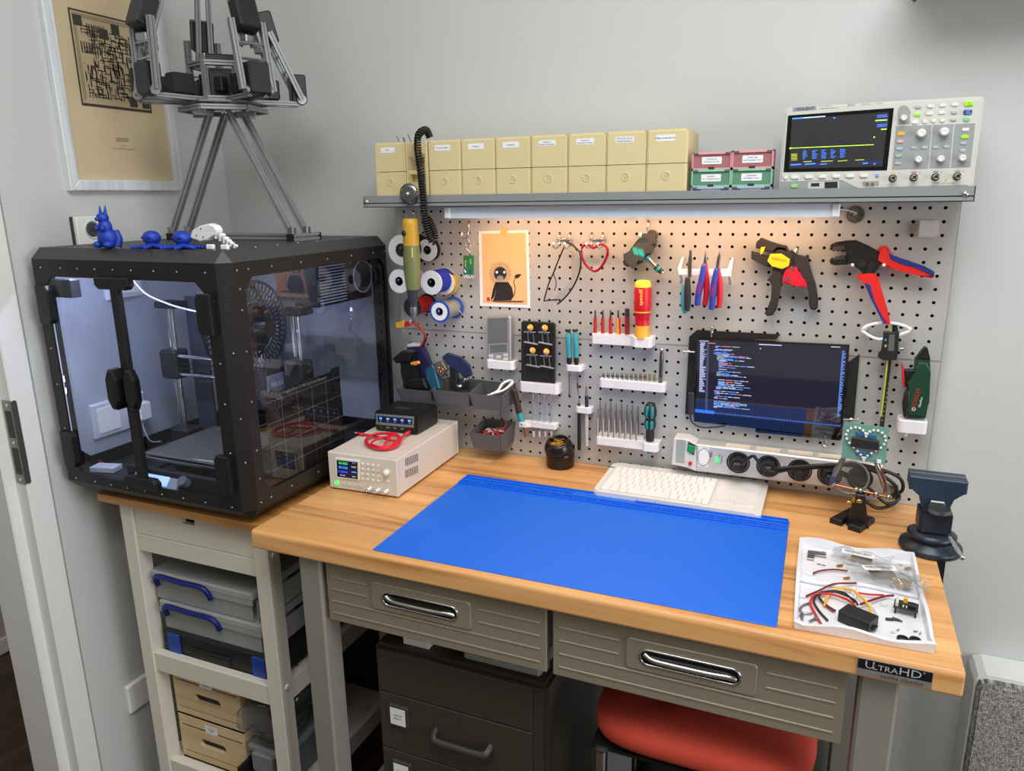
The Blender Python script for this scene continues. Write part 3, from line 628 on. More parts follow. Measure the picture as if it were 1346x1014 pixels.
def pol(a, r, z): 
    a = math.radians(a); return Vector((RX, RY, 0)) + lat * (r * math.cos(a)) + dep * (-r * math.sin(a)) + Vector((0, 0, z))
def hexp(r, n=6, a0=0): return [(lambda v: (v.x, v.y))(pol(a0 + 360 * i / n, r, 0)) for i in range(n)]
B().poly(hexp(.095), HZ - .004, HZ).build('bottom_plate', mat('plate_dark_alu', (120, 120, 122), .4, .8), body)
for i in range(6):
    p, q = pol(60 * i, .092, HZ - .014), pol(60 * i + 60, .092, HZ - .014)
    bar(p, q, .010).build('rim_bar', ALU, body)
for i in range(6): bar(pol(60 * i + 30, .03, HZ - .022), pol(60 * i + 30, .075, HZ - .022), .010).build('under_bar', ALU, body)
for i in range(6):
    bar(pol(60 * i, .062, HZ), pol(60 * i, .062, HZ + .078), .010).build('body_post', ALU, body)
    for z in (HZ + .006, HZ + .078): bar(pol(60 * i, .062, z), pol(60 * i + 60, .062, z), .010).build('body_bar', ALU, body)
B().poly(hexp(.045), HZ + .004, HZ + .06).build('electronics_core', mat('robot_electronics', (30, 30, 32), .5), body)
B().cbox(pol(-90, .05, HZ + .035), (.022, .022, .03), .002).build('camera_module', BLACK, body)
B().cbox(pol(-60, .055, HZ + .02), (.014, .014, .01), .001).build('connector', mat('connector_cream', (226, 214, 188), .5), body)
B().poly([(lambda v: (v.x, v.y))(pol(90, 0, 0) + lat * x + dep * y) for x, y in ((-.028, -.03), (.04, -.03), (.04, .03), (-.028, .03))], HZ + .084, HZ + .100, .003).build('battery_pack', BLACK, body)
sv_m = mat('servo_black', (24, 24, 25), .45)
def obox(c, ex, ey, ez, dims, bev=.003):
    M = Matrix((ex, ey, ez)).transposed().to_4x4(); M.translation = c
    return B(M).cbox((0, 0, 0), dims, bev)
for ang, r, lean in ((4, .165, .30), (-64, .160, .12), (-146, .168, .02), (104, .14, .05), (176, .165, .1)):
    lg = thing('robot_leg', None, None, pol(ang, r, HZ)); lg.parent = rob; lg.matrix_basis = W[rob.name].inverted() @ W[lg.name]
    a = math.radians(ang); rad = lat * math.cos(a) - dep * math.sin(a); tan = Vector((0, 0, 1)).cross(rad)
    zz = Vector((0, 0, 1))
    for s in (-1, 1): bar(pol(ang, .06, HZ + .004 + .034 * (s + 1) / 2 * 0) + tan * .018 * s, pol(ang, r, HZ + .004) + tan * .018 * s, .009).build('coxa_bar', ALU, lg)
    obox(pol(ang, .098, HZ + .032), rad, tan, zz, (.05, .034, .042)).build('servo', sv_m, lg)
    obox(pol(ang, r, HZ + .036), rad, tan, zz, (.034, .046, .062)).build('servo', sv_m, lg)
    top = HZ + .150; inn = -lean * .2
    for s in (-1, 1):
        p0, p1 = pol(ang, r + .004, HZ + .012) + tan * .034 * s, pol(ang, r + .004 + inn, top) + tan * .034 * s
        bar(p0, p1, .0115).build('femur_bar', ALU, lg)
        B().cyl(p0 + tan * -.004 * s, p0 + tan * -.010 * s, .010, n=14).build('servo_horn', STEEL, lg)
    for f in (.45, .68): 
        p0, p1 = pol(ang, r + .004 + inn * f, HZ + .012 + (top - HZ - .012) * f) - tan * .032, pol(ang, r + .004 + inn * f, HZ + .012 + (top - HZ - .012) * f) + tan * .032
        B().cyl(p0, p1, .0028, n=8).build('rung', STEEL, lg)
    tp = pol(ang, r + .004 + inn, top)
    up = (pol(ang, .03, top + .33) - tp).normalized(); e3 = tan.cross(up)
    obox(tp + up * .012, e3, tan, up, (.036, .046, .066)).build('servo', sv_m, lg)
    for s in (-1, 1): bar(tp - up * .045 + tan * .014 * s - e3 * .02, tp + up * .30 + tan * .008 * s - e3 * .02, .0105).build('tibia_bar', ALU, lg)
    B().cbox(tp - up * .03 - e3 * .02, (.03, .03, .016), .002).build('tibia_bracket', STEEL, lg)
# ---------------------------------------------------------------- printed figures on the enclosure
fb_m = mat('cobalt_print', (18, 56, 170), .5, var=.08, bump=.3, bs=500)
p = PZ(142, 326, EZ1); p = Vector((p.x, p.y, EZ1)); 
p = Vector((PY(143, 320, -.545).x, -.545, EZ1))
b = B()
b.ball(p + Vector((0, 0, .020)), .020, (1.02, .95, 1.05), 14); b.ball(p + Vector((0, -.003, .041)), .0145, (.95, .9, 1.25), 14)
b.ball(p + Vector((-.001, -.005, .060)), .0115, (1, 1, .95), 14); b.ball(p + Vector((-.003, -.016, .058)), .005, (1, 1, .8), 10)
for s in (-1, 1):
    b.cyl(p + Vector((s * .006 - .001, -.003, .066)), p + Vector((s * .008 - .002, -.001, .084)), .0042, .0008, n=8)
    b.ball(p + Vector((s * .014, -.012, .008)), .009, (.9, 1.3, .8), 10); b.ball(p + Vector((s * .008, -.015, .040)), .005, (.9, 1.2, 1.2), 8)
b.tube([p + Vector((.012, .008, .004)), p + Vector((.015, .012, .018)), p + Vector((.009, .012, .034))], lambda t: .009 - .003 * t, 8)
b.build('squirrel_figurine', fb_m, None, 'blue printed squirrel figurine sitting at the front left of the enclosure top', 'figurine')
def octo(u, v, y, label, flip=1):
    c = Vector((PY(u, v, y).x, y, EZ1)); b = B()
    b.ball(c + Vector((0, 0, .021)), .016, (1.12, 1.05, .88), 16); b.ball(c + Vector((0, 0, .009)), .0125, (1, 1, .75), 12)
    for k in range(8):
        a = k * math.pi / 4 + .3; d1 = Vector((math.cos(a), math.sin(a) * .7, 0))
        for j in range(6):
            q = c + d1 * (.013 + j * .0072) + Vector((0, 0, .0052 - .0004 * j)); b.ball(q, .0052 - j * .0004, (1, 1, .9), 8)
    o = b.build('octopus_figurine', fb_m, None, label, 'figurine', 'blue octopus figurines')
    e = B()
    for s in (-1, 1): e.ball(c + Vector((s * .008, -.015, .022)), .0028, n=8)
    e.build('eye', mat('print_eye_blue', (10, 34, 120), .4), o)
octo(200, 318, -.535, 'blue printed octopus figurine next to the squirrel figurine'); octo(240, 318, -.535, 'blue printed octopus figurine next to the white dinosaur skeleton')
# dinosaur skeleton
wm_ = mat('white_print', (232, 233, 235), .5); yd = -.53
b = B(PEG)
b.poly(ol([(249, 312), (252, 303), (262, 297), (274, 294), (281, 297), (285, 303), (282, 309), (274, 311), (272, 316), (262, 318), (258, 313), (254, 315)], yd), -yd - .016, -yd, .002)
o = b.build('dinosaur_figurine', wm_, None, 'white printed articulated dinosaur skeleton lying on the enclosure top', 'figurine')
p = [(281, 301), (287, 306), (292, 310), (297, 314), (301, 317), (305, 320), (310, 323)]
for i, (u, v) in enumerate(p):
    s = 1 - i * .1; c = PY(u, v, yd + .008)
    sg_ = B(); sg_.cbox(c, (.007, .016 * s, .010 * s), .001, Matrix.Rotation(.5, 3, 'Y'))
    sg_.cbox(c + Vector((-.003, 0, -.007 * s)), (.0045, .013 * s, .012 * s), .001, Matrix.Rotation(.25, 3, 'Y')); sg_.build('vertebra', wm_, o)
for u, v in ((277, 324), (296, 326)):
    c = PY(u, v, yd - .008); c.z = EZ1 + .005; B().cbox(c, (.018, .008, .010), .002).build('foot', wm_, o)
eb = B(PEG)
for u, v in ((264, 301), (258, 310), (267, 312)):
    c = PY(u, v, yd - .0004); eb.poly(circ(c.x, c.z, .0016, 8), -yd - .001, -yd + .0006)
eb.build('eye_hole', mat('dark_slot', (60, 56, 50)), o)
# ---------------------------------------------------------------- cart contents
clr = glassmat('clear_box_plastic', (228, 232, 236), .08, 1.5, .38, (214, 216, 214))
hb = mat('handle_navy', (14, 30, 110), .4)
zsh = .536 - .014
def clearbox(z0, label, dx=0):
    t_ = thing('storage_box', label, 'storage box', (-.24 + dx, -.40, z0), 'clear boxes on the cart'); x0, x1, y0, y1, h = -.405 + dx, -.098 + dx, -.50, -.29, .074
    for q in ((x0, x1, y0, y0 + .002), (x0, x1, y1 - .002, y1), (x0, x0 + .002, y0, y1), (x1 - .002, x1, y0, y1)): B().box(q[0] + .008, q[1] - .008 if q[1] - q[0] > .01 else q[1] + .008, q[2], q[3], z0 + .001, z0 + h - .02).build('side_wall', clr, t_)
    B().box(x0 + .008, x1 - .008, y0, y1, z0 + .0005, z0 + .0025).build('bottom', clr, t_)
    B().box(x0, x1, y0 - .006, y1 + .006, z0 + h - .020, z0 + h - .0005, .004).build('lid', glassmat('clear_lid_plastic', (226, 230, 232), .1, 1.5, .45, (222, 224, 222)), t_)
    B().box(x0, x1, y0 - .006, y0 - .004, z0 + h - .03, z0 + h - .018).build('lid_rim', clr, t_)
    hx0, hx1 = -.378 + dx, -.222 + dx; zz = z0 + h - .012
    B().tube([(hx0, y0 - .008, zz - .022), (hx0, y0 - .014, zz), (hx0 + .02, y0 - .016, zz + .008), ((hx0 + hx1) / 2, y0 - .017, zz + .006), (hx1 - .02, y0 - .016, zz + .006), (hx1, y0 - .014, zz - .003), (hx1 + .004, y0 - .008, zz - .025)], .0062, n=10).build('handle', hb, t_)
    B().box(x0 + .03, x1 - .05, y0 + .03, y1 - .04, z0 + .004, z0 + .03, .004).build('contents', mat('pale_contents', (190, 186, 178), .6), t_)
zcase = zsh + .073
clearbox(zcase, 'clear plastic box with blue handle, lower of two on the black case', .01); clearbox(zcase + .0745, 'clear plastic box with blue handle, upper of two under the cart drawer', -.006)
cs = thing('tool_case', 'black plastic case with two blue latches on the upper cart shelf', 'tool case', (-.24, -.38, zsh))
B().box(-.402, -.068, -.505, -.22, zsh, zsh + .072, .008).build('shell', mat('case_black', (22, 22, 24), .45), cs)
for x in (-.36, -.105): B().box(x - .019, x + .019, -.509, -.504, zsh + .004, zsh + .064, .002).build('latch', mat('latch_blue', (22, 66, 160), .4), cs)
B().box(-.31, -.19, -.508, -.504, zsh + .012, zsh + .040, .002).build('grip', BLACK, cs)
pine = woodmat('pine', (228, 206, 166), (216, 190, 146), (186, 150, 104), axis=0, scale=.5, rough=.55, var=.08)
zs2 = .232 - .014
def pinebox(z0, label, txt):
    t_ = thing('wooden_box', label, 'wooden box', (-.29, -.40, z0), 'pine boxes on the cart'); x0, x1, y0, y1, h = -.400, -.190, -.492, -.30, .128
    cx, cz = (x0 + x1) / 2, z0 + .062
    hole = rrect(cx - .042, cz - .011, cx + .042, cz + .011, .0105, 4); n = len(hole)
    b = B(PEG); c1, c0 = -y0, -y0 - .009
    # front board with an open hand hole
    outer = []
    for x, y in hole:
        dx, dy = x - cx, y - cz; s = min(((x1 - x0) / 2) / abs(dx) if dx else 9e9, (.083 / 2 + .0) / abs(dy) if dy else 9e9)
        outer.append((cx + dx * s, cz + dy * s))
    vs = [(x, y, c1) for x, y in hole] + [(x, y, c1) for x, y in outer] + [(x, y, c0) for x, y in hole]
    b.add(vs, [(i, i + n, (i + 1) % n + n, (i + 1) % n) for i in range(n)] + [(i, (i + 1) % n, (i + 1) % n + 2 * n, i + 2 * n) for i in range(n)])
    for s in ((x1, 1), (x0, 1)):
        for e in (-1, 1): b.add([(s[0], cz + e * .0415, c1), (cx + (s[0] - cx) * 1, cz + e * .0415, c1), (s[0], cz, c1)], [(0, 1, 2)])
    b.box(x0, x1, z0 + .001, cz - .0415 + .0005, c0, c1); b.box(x0, x1, cz + .0413, z0 + .1015, c0, c1)
    b.box(x0, x0 + .008, cz - .0415, cz + .0415, c0, c1 - .0001); b.box(x1 - .008, x1, cz - .0415, cz + .0415, c0, c1 - .0001)
    b.build('front_board', pine, t_)
    for xa in (x0, x1 - .009): B().box(xa, xa + .009, y0 + .009, y1, z0 + .001, z0 + .1015).build('side_board', pine, t_)
    B().box(x0 + .009, x1 - .009, y1 - .009, y1, z0 + .001, z0 + .1015).build('back_board', pine, t_)
    B().box(x0, x1, y0, y1, z0, z0 + .006).build('bottom', pine, t_)
    B().box(x0, x1, y0, y1, z0 + .1025, z0 + h, .001).build('lid', pine, t_)
    B().box(x0 + .02, x1 - .02, y0 + .03, y1 - .02, z0 + .007, z0 + .07, .005).build('contents', mat('grey_contents', (150, 152, 148), .6), t_)
    lb = B(PEG).quad(cx - .019, z0 + .096, cx + .021, z0 + .119, -y0 + .0005).build('paper_label', PAPER, t_)
    M = FR((cx + .001, y0 - .0006, z0 + .1105), (1, 0, 0), (0, 0, 1))
    text(txt[0], M, .0055, INK, lb); text(txt[1], M @ TR(0, -.006), .0055, INK, lb)
pinebox(zs2, 'pine box with an oval hand hole, lower one of the cart stack', ('Soldering', 'Stuff')); pinebox(zs2 + .1285, 'pine box with an oval hand hole, upper one of the cart stack', ('Batteries', 'Chargers'))
bagm = mat('dark_cloth', (44, 42, 40), .8); 
pbm = glassmat('poly_bag', (235, 236, 238), .12, 1.5, .06, (210, 210, 210))
def lump(c, d, name, m, parent=None, seed=1, amp=.12, **kw):
    bm = bmesh.new(); bmesh.ops.create_icosphere(bm, subdivisions=3, radius=1); rn = random.Random(seed)
    ph = [(Vector((rn.uniform(-1, 1), rn.uniform(-1, 1), rn.uniform(-1, 1))).normalized() * rn.uniform(2, 6), rn.uniform(0, 6)) for _ in range(7)]
    for v in bm.verts:
        q = v.co.copy(); k = 1 + amp * sum(math.sin(q.dot(a) + f) for a, f in ph) / 2.2
        q = Vector([math.copysign(abs(x) ** .62, x) for x in q]); v.co = Vector(c) + Vector((q.x * d[0], q.y * d[1], q.z * d[2])) * k
    b = B(); b._bm(bm, True); return b.build(name, m, parent, **kw)
bg = thing('bagged_cloth', 'dark folded fabric in a clear plastic bag beside the pine boxes', 'bag', (-.115, -.43, zs2 + .13))
lump((-.115, -.43, zs2 + .21), (.055, .075, .028), 'fabric', bagm, bg, 3); lump((-.115, -.435, zs2 + .163), (.055, .075, .022), 'fabric', mat('dark_cloth2', (58, 55, 52), .8), bg, 5)
lump((-.113, -.437, zs2 + .185), (.056, .08, .055), 'plastic_bag', pbm, bg, 9, .2)
gc = thing('tool_container', 'grey plastic tool container behind the right leg of the cart', 'tool case', (-.12, -.43, zs2))
B().box(-.178, -.075, -.49, -.30, zs2, zs2 + .085, .006).build('body', mat('case_grey', (96, 98, 102), .5), gc)
B().box(-.183, -.07, -.495, -.295, zs2 + .086, zs2 + .108, .006).build('lid', mat('case_grey_light', (124, 126, 130), .45), gc)
B(PEG).poly(rrect(-.160, zs2 + .05, -.10, zs2 + .1, .008), .495, .507, .003).build('latch', mat('case_grey_light', (124, 126, 130)), gc)
B().box(-.19, -.181, -.525, -.42, zs2 + .001, zs2 + .062, .001).build('divider_board', BLACK, None, 'small dark board standing in front of the grey tool container', 'board')
# ---------------------------------------------------------------- drawer cabinet under the bench
cab = thing('drawer_cabinet', 'dark grey metal drawer cabinet under the left bench drawer', 'cabinet', (.39, -.28, 0))
cm = mat('cabinet_grey', (66, 59, 51), .5, metal=.1, var=.03); YC = -.50; cz = .694
cxa, cxb = .203, .585
B().box(cxa, cxb, YC + .002, -.06, .03, cz, .008, seg=2).build('body', cm, cab)
for zt, zb, lab in ((.688, .592, 0), (.589, .455, 1), (.452, .318, 1), (.315, .18, 1), (.177, .04, 1)):
    dd = B(PEG).poly(rrect(cxa + .012, zb, cxb - .03, zt, .002), -YC - .004, -YC + .006, .001).build('drawer_front', cm, cab)
    if lab:
        h = B(PEG); xa, xb, zc = .345, .47, zb + .068
        h.tube([(xa, zc + .012, -YC + .005), (xa + .004, zc + .004, -YC + .022), (xa + .02, zc, -YC + .026), (xb - .02, zc, -YC + .026), (xb - .004, zc + .004, -YC + .022), (xb, zc + .012, -YC + .005)], .0085, n=8, flat=.7).build('handle', mat('handle_grey', (58, 57, 55), .45), dd)
        fr2 = B(PEG).poly(rrect(.236, zb + .060, .284, zb + .113, .004), -YC + .005, -YC + .011, .002).build('label_holder', mat('handle_grey', (58, 57, 55)), dd)
        lb = B(PEG).quad(.242, zb + .067, .278, zb + .107, -YC + .0113).build('paper_label', PAPER, fr2)
        M = FR((.26, YC - .0116, zb + .09), (1, 0, 0), (0, 0, 1)); text('Cables &', M, .0055, INK, lb); text('Adapters', M @ TR(0, -.007), .0055, INK, lb)
for x in (cxa + .03, cxb - .03):
    for y in (-.46, -.1): B().cyl((x, y, 0), (x, y, .03), .018, n=14).build('caster', BLACK, cab)
t_ = thing('paper_carton', 'small white carton with red print on the drawer cabinet', 'carton', (.292, -.45, cz))
B().box(.262, .322, -.478, -.42, cz, cz + .06, .001).build('carton_body', PAPER, t_)
rp = B(PEG)
for x, z, r in ((.275, .034, .008), (.30, .03, .011), (.285, .05, .006)): rp.poly(circ(x, cz + z, r, 12), .4782, .4784)
rp.build('red_print', mat('red_print', (190, 40, 34), .6), t_)
B().box(.40, .565, -.482, -.33, cz, cz + .022, .006).build('grey_case', mat('pale_grey_case', (150, 152, 154), .5), None, 'flat pale grey case lying on top of the drawer cabinet', 'case')
# ---------------------------------------------------------------- stool
st = thing('stool', 'stool with red upholstered cushion pushed under the right drawer', 'stool', (.87, -.40, 0))
zc = .655; b = B(); n1, n2 = 40, 20; vs = []
sg_ = lambda v_, e: math.copysign(abs(v_) ** e, v_)
for i in range(n2 + 1):
    t1 = -math.pi / 2 + math.pi * i / n2
    for k in range(n1):
        t2 = 2 * math.pi * k / n1
        vs.append((.862 + .192 * sg_(math.cos(t1), .45) * sg_(math.cos(t2), .5), -.385 + .165 * sg_(math.cos(t1), .45) * sg_(math.sin(t2), .5), zc + .034 * sg_(math.sin(t1), .75) + .003 * math.sin(t2 * 3)))
b.add(vs, [(i * n1 + k, i * n1 + (k + 1) % n1, (i + 1) * n1 + (k + 1) % n1, (i + 1) * n1 + k) for i in range(n2) for k in range(n1)], True)
b.build('cushion', mat('red_upholstery', (186, 62, 44), .85, var=.08, vs=60, bump=.3, bs=900), st)
B().box(.68, 1.03, -.53, -.23, zc - .037, zc - .03).build('seat_board', BLACK, st)
for x, y in ((.70, -.53), (1.01, -.53), (.70, -.24), (1.01, -.24)): B().cyl((x, y, 0), (x, y, zc - .036), .011, n=12).build('leg', CHROME, st)
for y in (-.53, -.24): B().cyl((.70, y, .2), (1.01, y, .2), .008, n=10).build('stretcher', CHROME, st)
lump((.855, -.385, .295), (.135, .105, .285), 'storage_bag', mat('black_bag', (17, 17, 18), .5), None, 12, .06, label='tall black bag standing on the floor between the stool legs', cat='bag')
# ---------------------------------------------------------------- bed headboard right of the bench
hx, hy = 1.346, -.046; hzz = PY(1281, 888, hy).z
hbd = thing('headboard', 'white framed headboard with grey woven fabric right of the bench', 'headboard', (1.9, 0, 0))
hm = mat('headboard_white', (226, 229, 228), .45)
fq = [(hx, 0), (hx + 1.5, 0), (hx + 1.5, hzz + .006), (hx + .02, hzz + .006), (hx + .006, hzz), (hx, hzz - .014)]
B(PEG).poly(fq, -WY + .001, -hy).build('frame', hm, hbd)
fab = bpy.data.materials.new('woven_fabric'); fab.use_nodes = True; nt = fab.node_tree; bs = nt.nodes['Principled BSDF']; bs.inputs['Roughness'].default_value = .9
tc = nt.nodes.new('ShaderNodeTexCoord'); outs = []
for sc_ in ((260, 20, 1400), (1400, 20, 260)):
    mp = nt.nodes.new('ShaderNodeMapping'); mp.inputs['Scale'].default_value = sc_; n_ = nt.nodes.new('ShaderNodeTexNoise'); n_.inputs['Scale'].default_value = .55; n_.inputs['Detail'].default_value = 2
    nt.links.new(tc.outputs['Object'], mp.inputs[0]); nt.links.new(mp.outputs[0], n_.inputs['Vector']); outs.append(n_.outputs['Fac'])
ad = nt.nodes.new('ShaderNodeMath'); ad.operation = 'ADD'; nt.links.new(outs[0], ad.inputs[0]); nt.links.new(outs[1], ad.inputs[1])
hf = nt.nodes.new('ShaderNodeMath'); hf.operation = 'MULTIPLY'; hf.inputs[1].default_value = .5; nt.links.new(ad.outputs[0], hf.inputs[0])
r = ramp(nt, hf.outputs[0], [(.38, (70, 69, 68)), (.5, (138, 136, 132)), (.62, (196, 193, 187))]); nt.links.new(r.outputs[0], bs.inputs['Base Color'])
B(PEG).poly([(hx + .004, 0.01), (hx + 1.49, .01), (hx + 1.49, hzz - .002), (hx + .022, hzz - .002), (hx + .008, hzz - .008), (hx + .004, hzz - .02)], -hy, -hy + .02, .006, 2).build('fabric_panel', fab, hbd)
# ---------------------------------------------------------------- wall shelf whose tip shows at the top right
q = PY(1201, 3, -.12); qz = PY(1250, -22, WY).z
ws = thing('wall_shelf', 'black wall shelf whose hanging bracket tip shows at the upper right', 'shelf', (q.x + .4, -.08, qz))
B().box(q.x - .01, q.x + .9, -.16, WY - .0005, qz, qz + .03, .002).build('board', BLACK, ws)
B(PEG).poly([(q.x - .004, qz), (q.x - .004, q.z + .005), (q.x + .001, q.z), (q.x + .007, q.z + .006), (q.x + .007, qz)], .116, .124).build('bracket_tip', BLACK, ws)
# ---------------------------------------------------------------- beige parts boxes on the shelf
YBX = -.128
beige = mat('beige_plastic', (216, 200, 152), .5, var=.02, bump=.15, bs=600)
def pk(u, v, y): p = PY(u, v, y); return p.x, p.z
ztop = PY(640, 181, YBX).z
def beigebox(x0, x1, label, l1, l2=None, back=-.012):
    t_ = thing('parts_box', label, 'parts box', ((x0 + x1) / 2, YBX + .05, ZS), 'beige parts boxes on the shelf')
    zm = ZS + (ztop - ZS) * .515; cx = (x0 + x1) / 2; M = Matrix(((0, 0, 1, 0), (1, 0, 0, 0), (0, 1, 0, 0), (0, 0, 0, 1)))
    # lower body and upper lid meet on a line that rises to the back
    for nm, pr in (('lower_body', [(YBX, ZS), (back, ZS), (back, zm + .047), (YBX + .012, zm - .0006), (YBX, zm - .0006)]), ('lid', [(YBX, zm + .0006), (YBX + .012, zm + .0006), (back, zm + .048), (back, ztop), (YBX, ztop)])):
        b = B(M); a = sum(pr[i][0] * pr[(i + 1) % 5][1] - pr[(i + 1) % 5][0] * pr[i][1] for i in range(5))
        if a < 0: pr = pr[::-1]
        bm = bmesh.new(); V0 = [bm.verts.new((y, z, x0)) for y, z in pr]; V1 = [bm.verts.new((y, z, x1)) for y, z in pr]
        bm.faces.new(V0[::-1]); bm.faces.new(V1)
        for i in range(5): bm.faces.new((V0[i], V0[(i + 1) % 5], V1[(i + 1) % 5], V1[i]))
        bmesh.ops.bevel(bm, geom=[e for e in bm.edges if abs(e.verts[0].co.x - YBX) < .0005 and abs(e.verts[1].co.x - YBX) < .0005 and abs(e.verts[0].co.z - e.verts[1].co.z) < .001 or all(v.co.y > ztop - .0001 for v in e.verts)], offset=.004, segments=3, affect='EDGES', clamp_overlap=True)
        b._bm(bm); o = b.build(nm, beige, t_)
        if nm == 'lower_body':
            zc = ZS + (zm - ZS) * .66
            B(PEG).lathe([(.0086, 0), (.0080, .0011), (.0070, .0011), (.0060, .0002)], (cx, zc, -YBX), n=24).build('thumb_ring', beige, o)
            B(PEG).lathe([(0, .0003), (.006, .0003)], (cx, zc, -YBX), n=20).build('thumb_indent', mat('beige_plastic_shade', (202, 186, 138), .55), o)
        else:
            zl = ztop - (ztop - zm) * .26; lw_ = min(.0185, (x1 - x0) * .34)
            lb = B(PEG).poly(rrect(cx - lw_ - .003, zl - .0058, cx + lw_ - .003, zl + .0058, .001, 2), -YBX + .0001, -YBX + .0004).build('paper_label', PAPER, o)
            M2 = FR((cx - .003, YBX - .0005, zl), (1, 0, 0), (0, 0, 1))
            if l2: text(l1, M2 @ TR(0, .0024), .0042, INK, lb); text(l2, M2 @ TR(0, -.0024), .0042, INK, lb)
            else: text(l1, M2, .0044, INK, lb)
us = [(482, 519), (563, 603.5), (604.5, 648), (649, 694.5), (695.5, 742), (743.5, 793.5), (795, 846.5), (848, 902)]
tx = [('Misc', None), ('Microcontrollers', None), ('Sensors', None), ('Capacitors', None), ('Resistors,', 'Diodes & Op-amps'), ('Transistors,', 'Logic ICs & Timers'), ('PSU & PCIe Bits &', 'Voltage Regulators'), ('PCBs, Sockets & Pins', None)]
xa = pk(563, 230, YBX)[0]; xb = pk(903, 230, YBX)[0]; w7 = (xb - xa) / 7
for k, (l1, l2) in enumerate(tx):
    x0 = xa - w7 - .058 if k == 0 else xa + (k - 1) * w7
    lab = ['beige parts box at the left end of the shelf', 'beige parts box with a Microcontrollers label', 'beige parts box with a Sensors label', 'beige parts box with a Capacitors label', 'beige parts box with a Resistors and Diodes label', 'beige parts box with a Transistors label', 'beige parts box with a Voltage Regulators label', 'beige parts box next to the small coloured boxes'][k]
    beigebox(x0 + .0004, x0 + w7 - .0006, lab, l1, l2)
# rotary bit holder between the boxes
hx0, hx1 = xa - .056, xa - .0014
bh = thing('bit_holder', 'beige stepped holder for rotary tool bits between the parts boxes', 'bit holder', ((hx0 + hx1) / 2, -.07, ZS))
M = Matrix(((0, 0, 1, 0), (1, 0, 0, 0), (0, 1, 0, 0), (0, 0, 0, 1)))
zz = lambda f: ZS + (ztop - ZS) * f
B(M).poly([(-.122, ZS), (-.012, ZS), (-.012, zz(1.0)), (-.055, zz(.98)), (-.055, zz(.84)), (-.092, zz(.81)), (-.092, zz(.76)), (-.07, zz(.74)), (-.07, zz(.56)), (-.118, zz(.53)), (-.118, zz(.47)), (-.10, zz(.45)), (-.10, zz(.34)), (-.122, zz(.32))], hx0 + .003, hx1 - .007).build('steps', beige, bh)
for x, w_ in ((hx0, .003), (hx1 - .007, .007)): B().box(x, x + w_, -.128, -.012, ZS, zz(1.0), .001).build('side_cheek', beige, bh)
for k, (u, v, u2, v2, r, yy) in enumerate(((528, 196, 521.5, 179, .0009, -.08), (536, 196, 530, 181, .0015, -.08), (544, 195, 536, 176, .001, -.08))):
    B().cyl(PY(u, v, yy), PY(u2, v2, yy), r, r * .8, n=8).build('drill_bit', mat('bit_black', (30, 30, 31), .4, .6), None, ('thin black drill bit at the left of the top step', 'thick black drill bit in the middle of the top step', 'pointed black drill bit beside the coiled cable')[k], 'drill bit', 'rotary tool bits')
def bitt(u0, v0, u1, v1, r, m, label, tip):
    a, b_ = PY(u0, v0, -.11), PY(u1, v1, -.116); t_ = thing('rotary_bit', label, 'rotary bit', a, 'rotary tool bits')
    B().cyl(a, b_, .0011, n=8).build('shank', STEEL, t_); d = (b_ - a).normalized()
    B().lathe(tip, b_, d, 12).build('tip', m, t_)
bitt(524, 214, 521, 210, .004, BLACK, 'black felt polishing bit in the beige holder', [(0, -.002), (.0038, 0), (.0044, .004), (.003, .008), (0, .009)])
bitt(531, 221, 527, 213, .004, mat('polish_cone', (226, 216, 206), .6), 'white polishing cone bit in the beige holder', [(0, -.003), (.003, -.001), (.0036, .003), (.003, .006), (0, .0075)])
bitt(535, 219, 531, 208, .003, mat('sanding_drum', (96, 40, 38), .7), 'dark red sanding drum bit in the beige holder', [(0, -.002), (.0028, -.002), (.0036, .006), (.0022, .006), (0, .005)])
bitt(549, 221, 540, 206, .0015, mat('pink_stone', (226, 156, 190), .6), 'pink grinding stone bit with long shank', [(0, -.001), (.0022, 0), (.0025, .002), (.0015, .0035), (0, .0038)])
# ---------------------------------------------------------------- rotary tool with coiled cable, hung from a disc on the shelf lip
dc = PY(537, 255, -.141)
dk = thing('magnet_disc', 'round steel hanging disc on the shelf lip above the rotary tool', 'hook disc', (dc.x, dc.y, dc.z - .0235))
B(PEG).lathe([(0, -.0045), (.022, -.0045), (.0235, -.001), (.022, .002), (.015, .004), (.009, .003), (.007, .0035), (0, .004)], (dc.x, dc.z, .1405), n=32).build('disc', mat('brushed_steel', (150, 152, 154), .3, 1), dk)
B(PEG).lathe([(.0065, .003), (.005, .006), (.003, .009), (0, .0095)], (dc.x, dc.z, .1405), n=16).build('knob', CHROME, dk)
yt = -.142
top = PY(539.5, 287, yt); tipq = PY(543.5, 410, yt); ax = (tipq - top); L = ax.length; ax.normalize()
rt = thing('rotary_tool', 'yellow and olive rotary tool hanging from the shelf by its coiled cable', 'rotary tool', tipq)
s_ = L / .235
yl = mat('tool_yellow', (206, 158, 44), .42); olv = mat('tool_olive', (112, 118, 70), .45)
B().lathe([(0, 0), (.0125, .0005), (.0177, .003), (.0188, .012), (.0186, .03), (.0182, .060)], top, ax, 20).build('motor_cap', yl, rt)
B().lathe([(.0182, .060), (.0188, .064), (.0196, .085), (.0188, .120), (.0160, .150), (.0142, .160)], top, ax, 20).build('grip', olv, rt)
B().lathe([(.0142, .160), (.0125, .168), (.0114, .185), (.0097, .19), (.0091, .2)], top, ax, 18).build('nose', DGREY, rt)
B().lathe([(.0091, .2), (.0089, .212), (.0068, .222), (.0034, .235), (0, .236)], top, ax, 14).build('chuck', STEEL, rt)
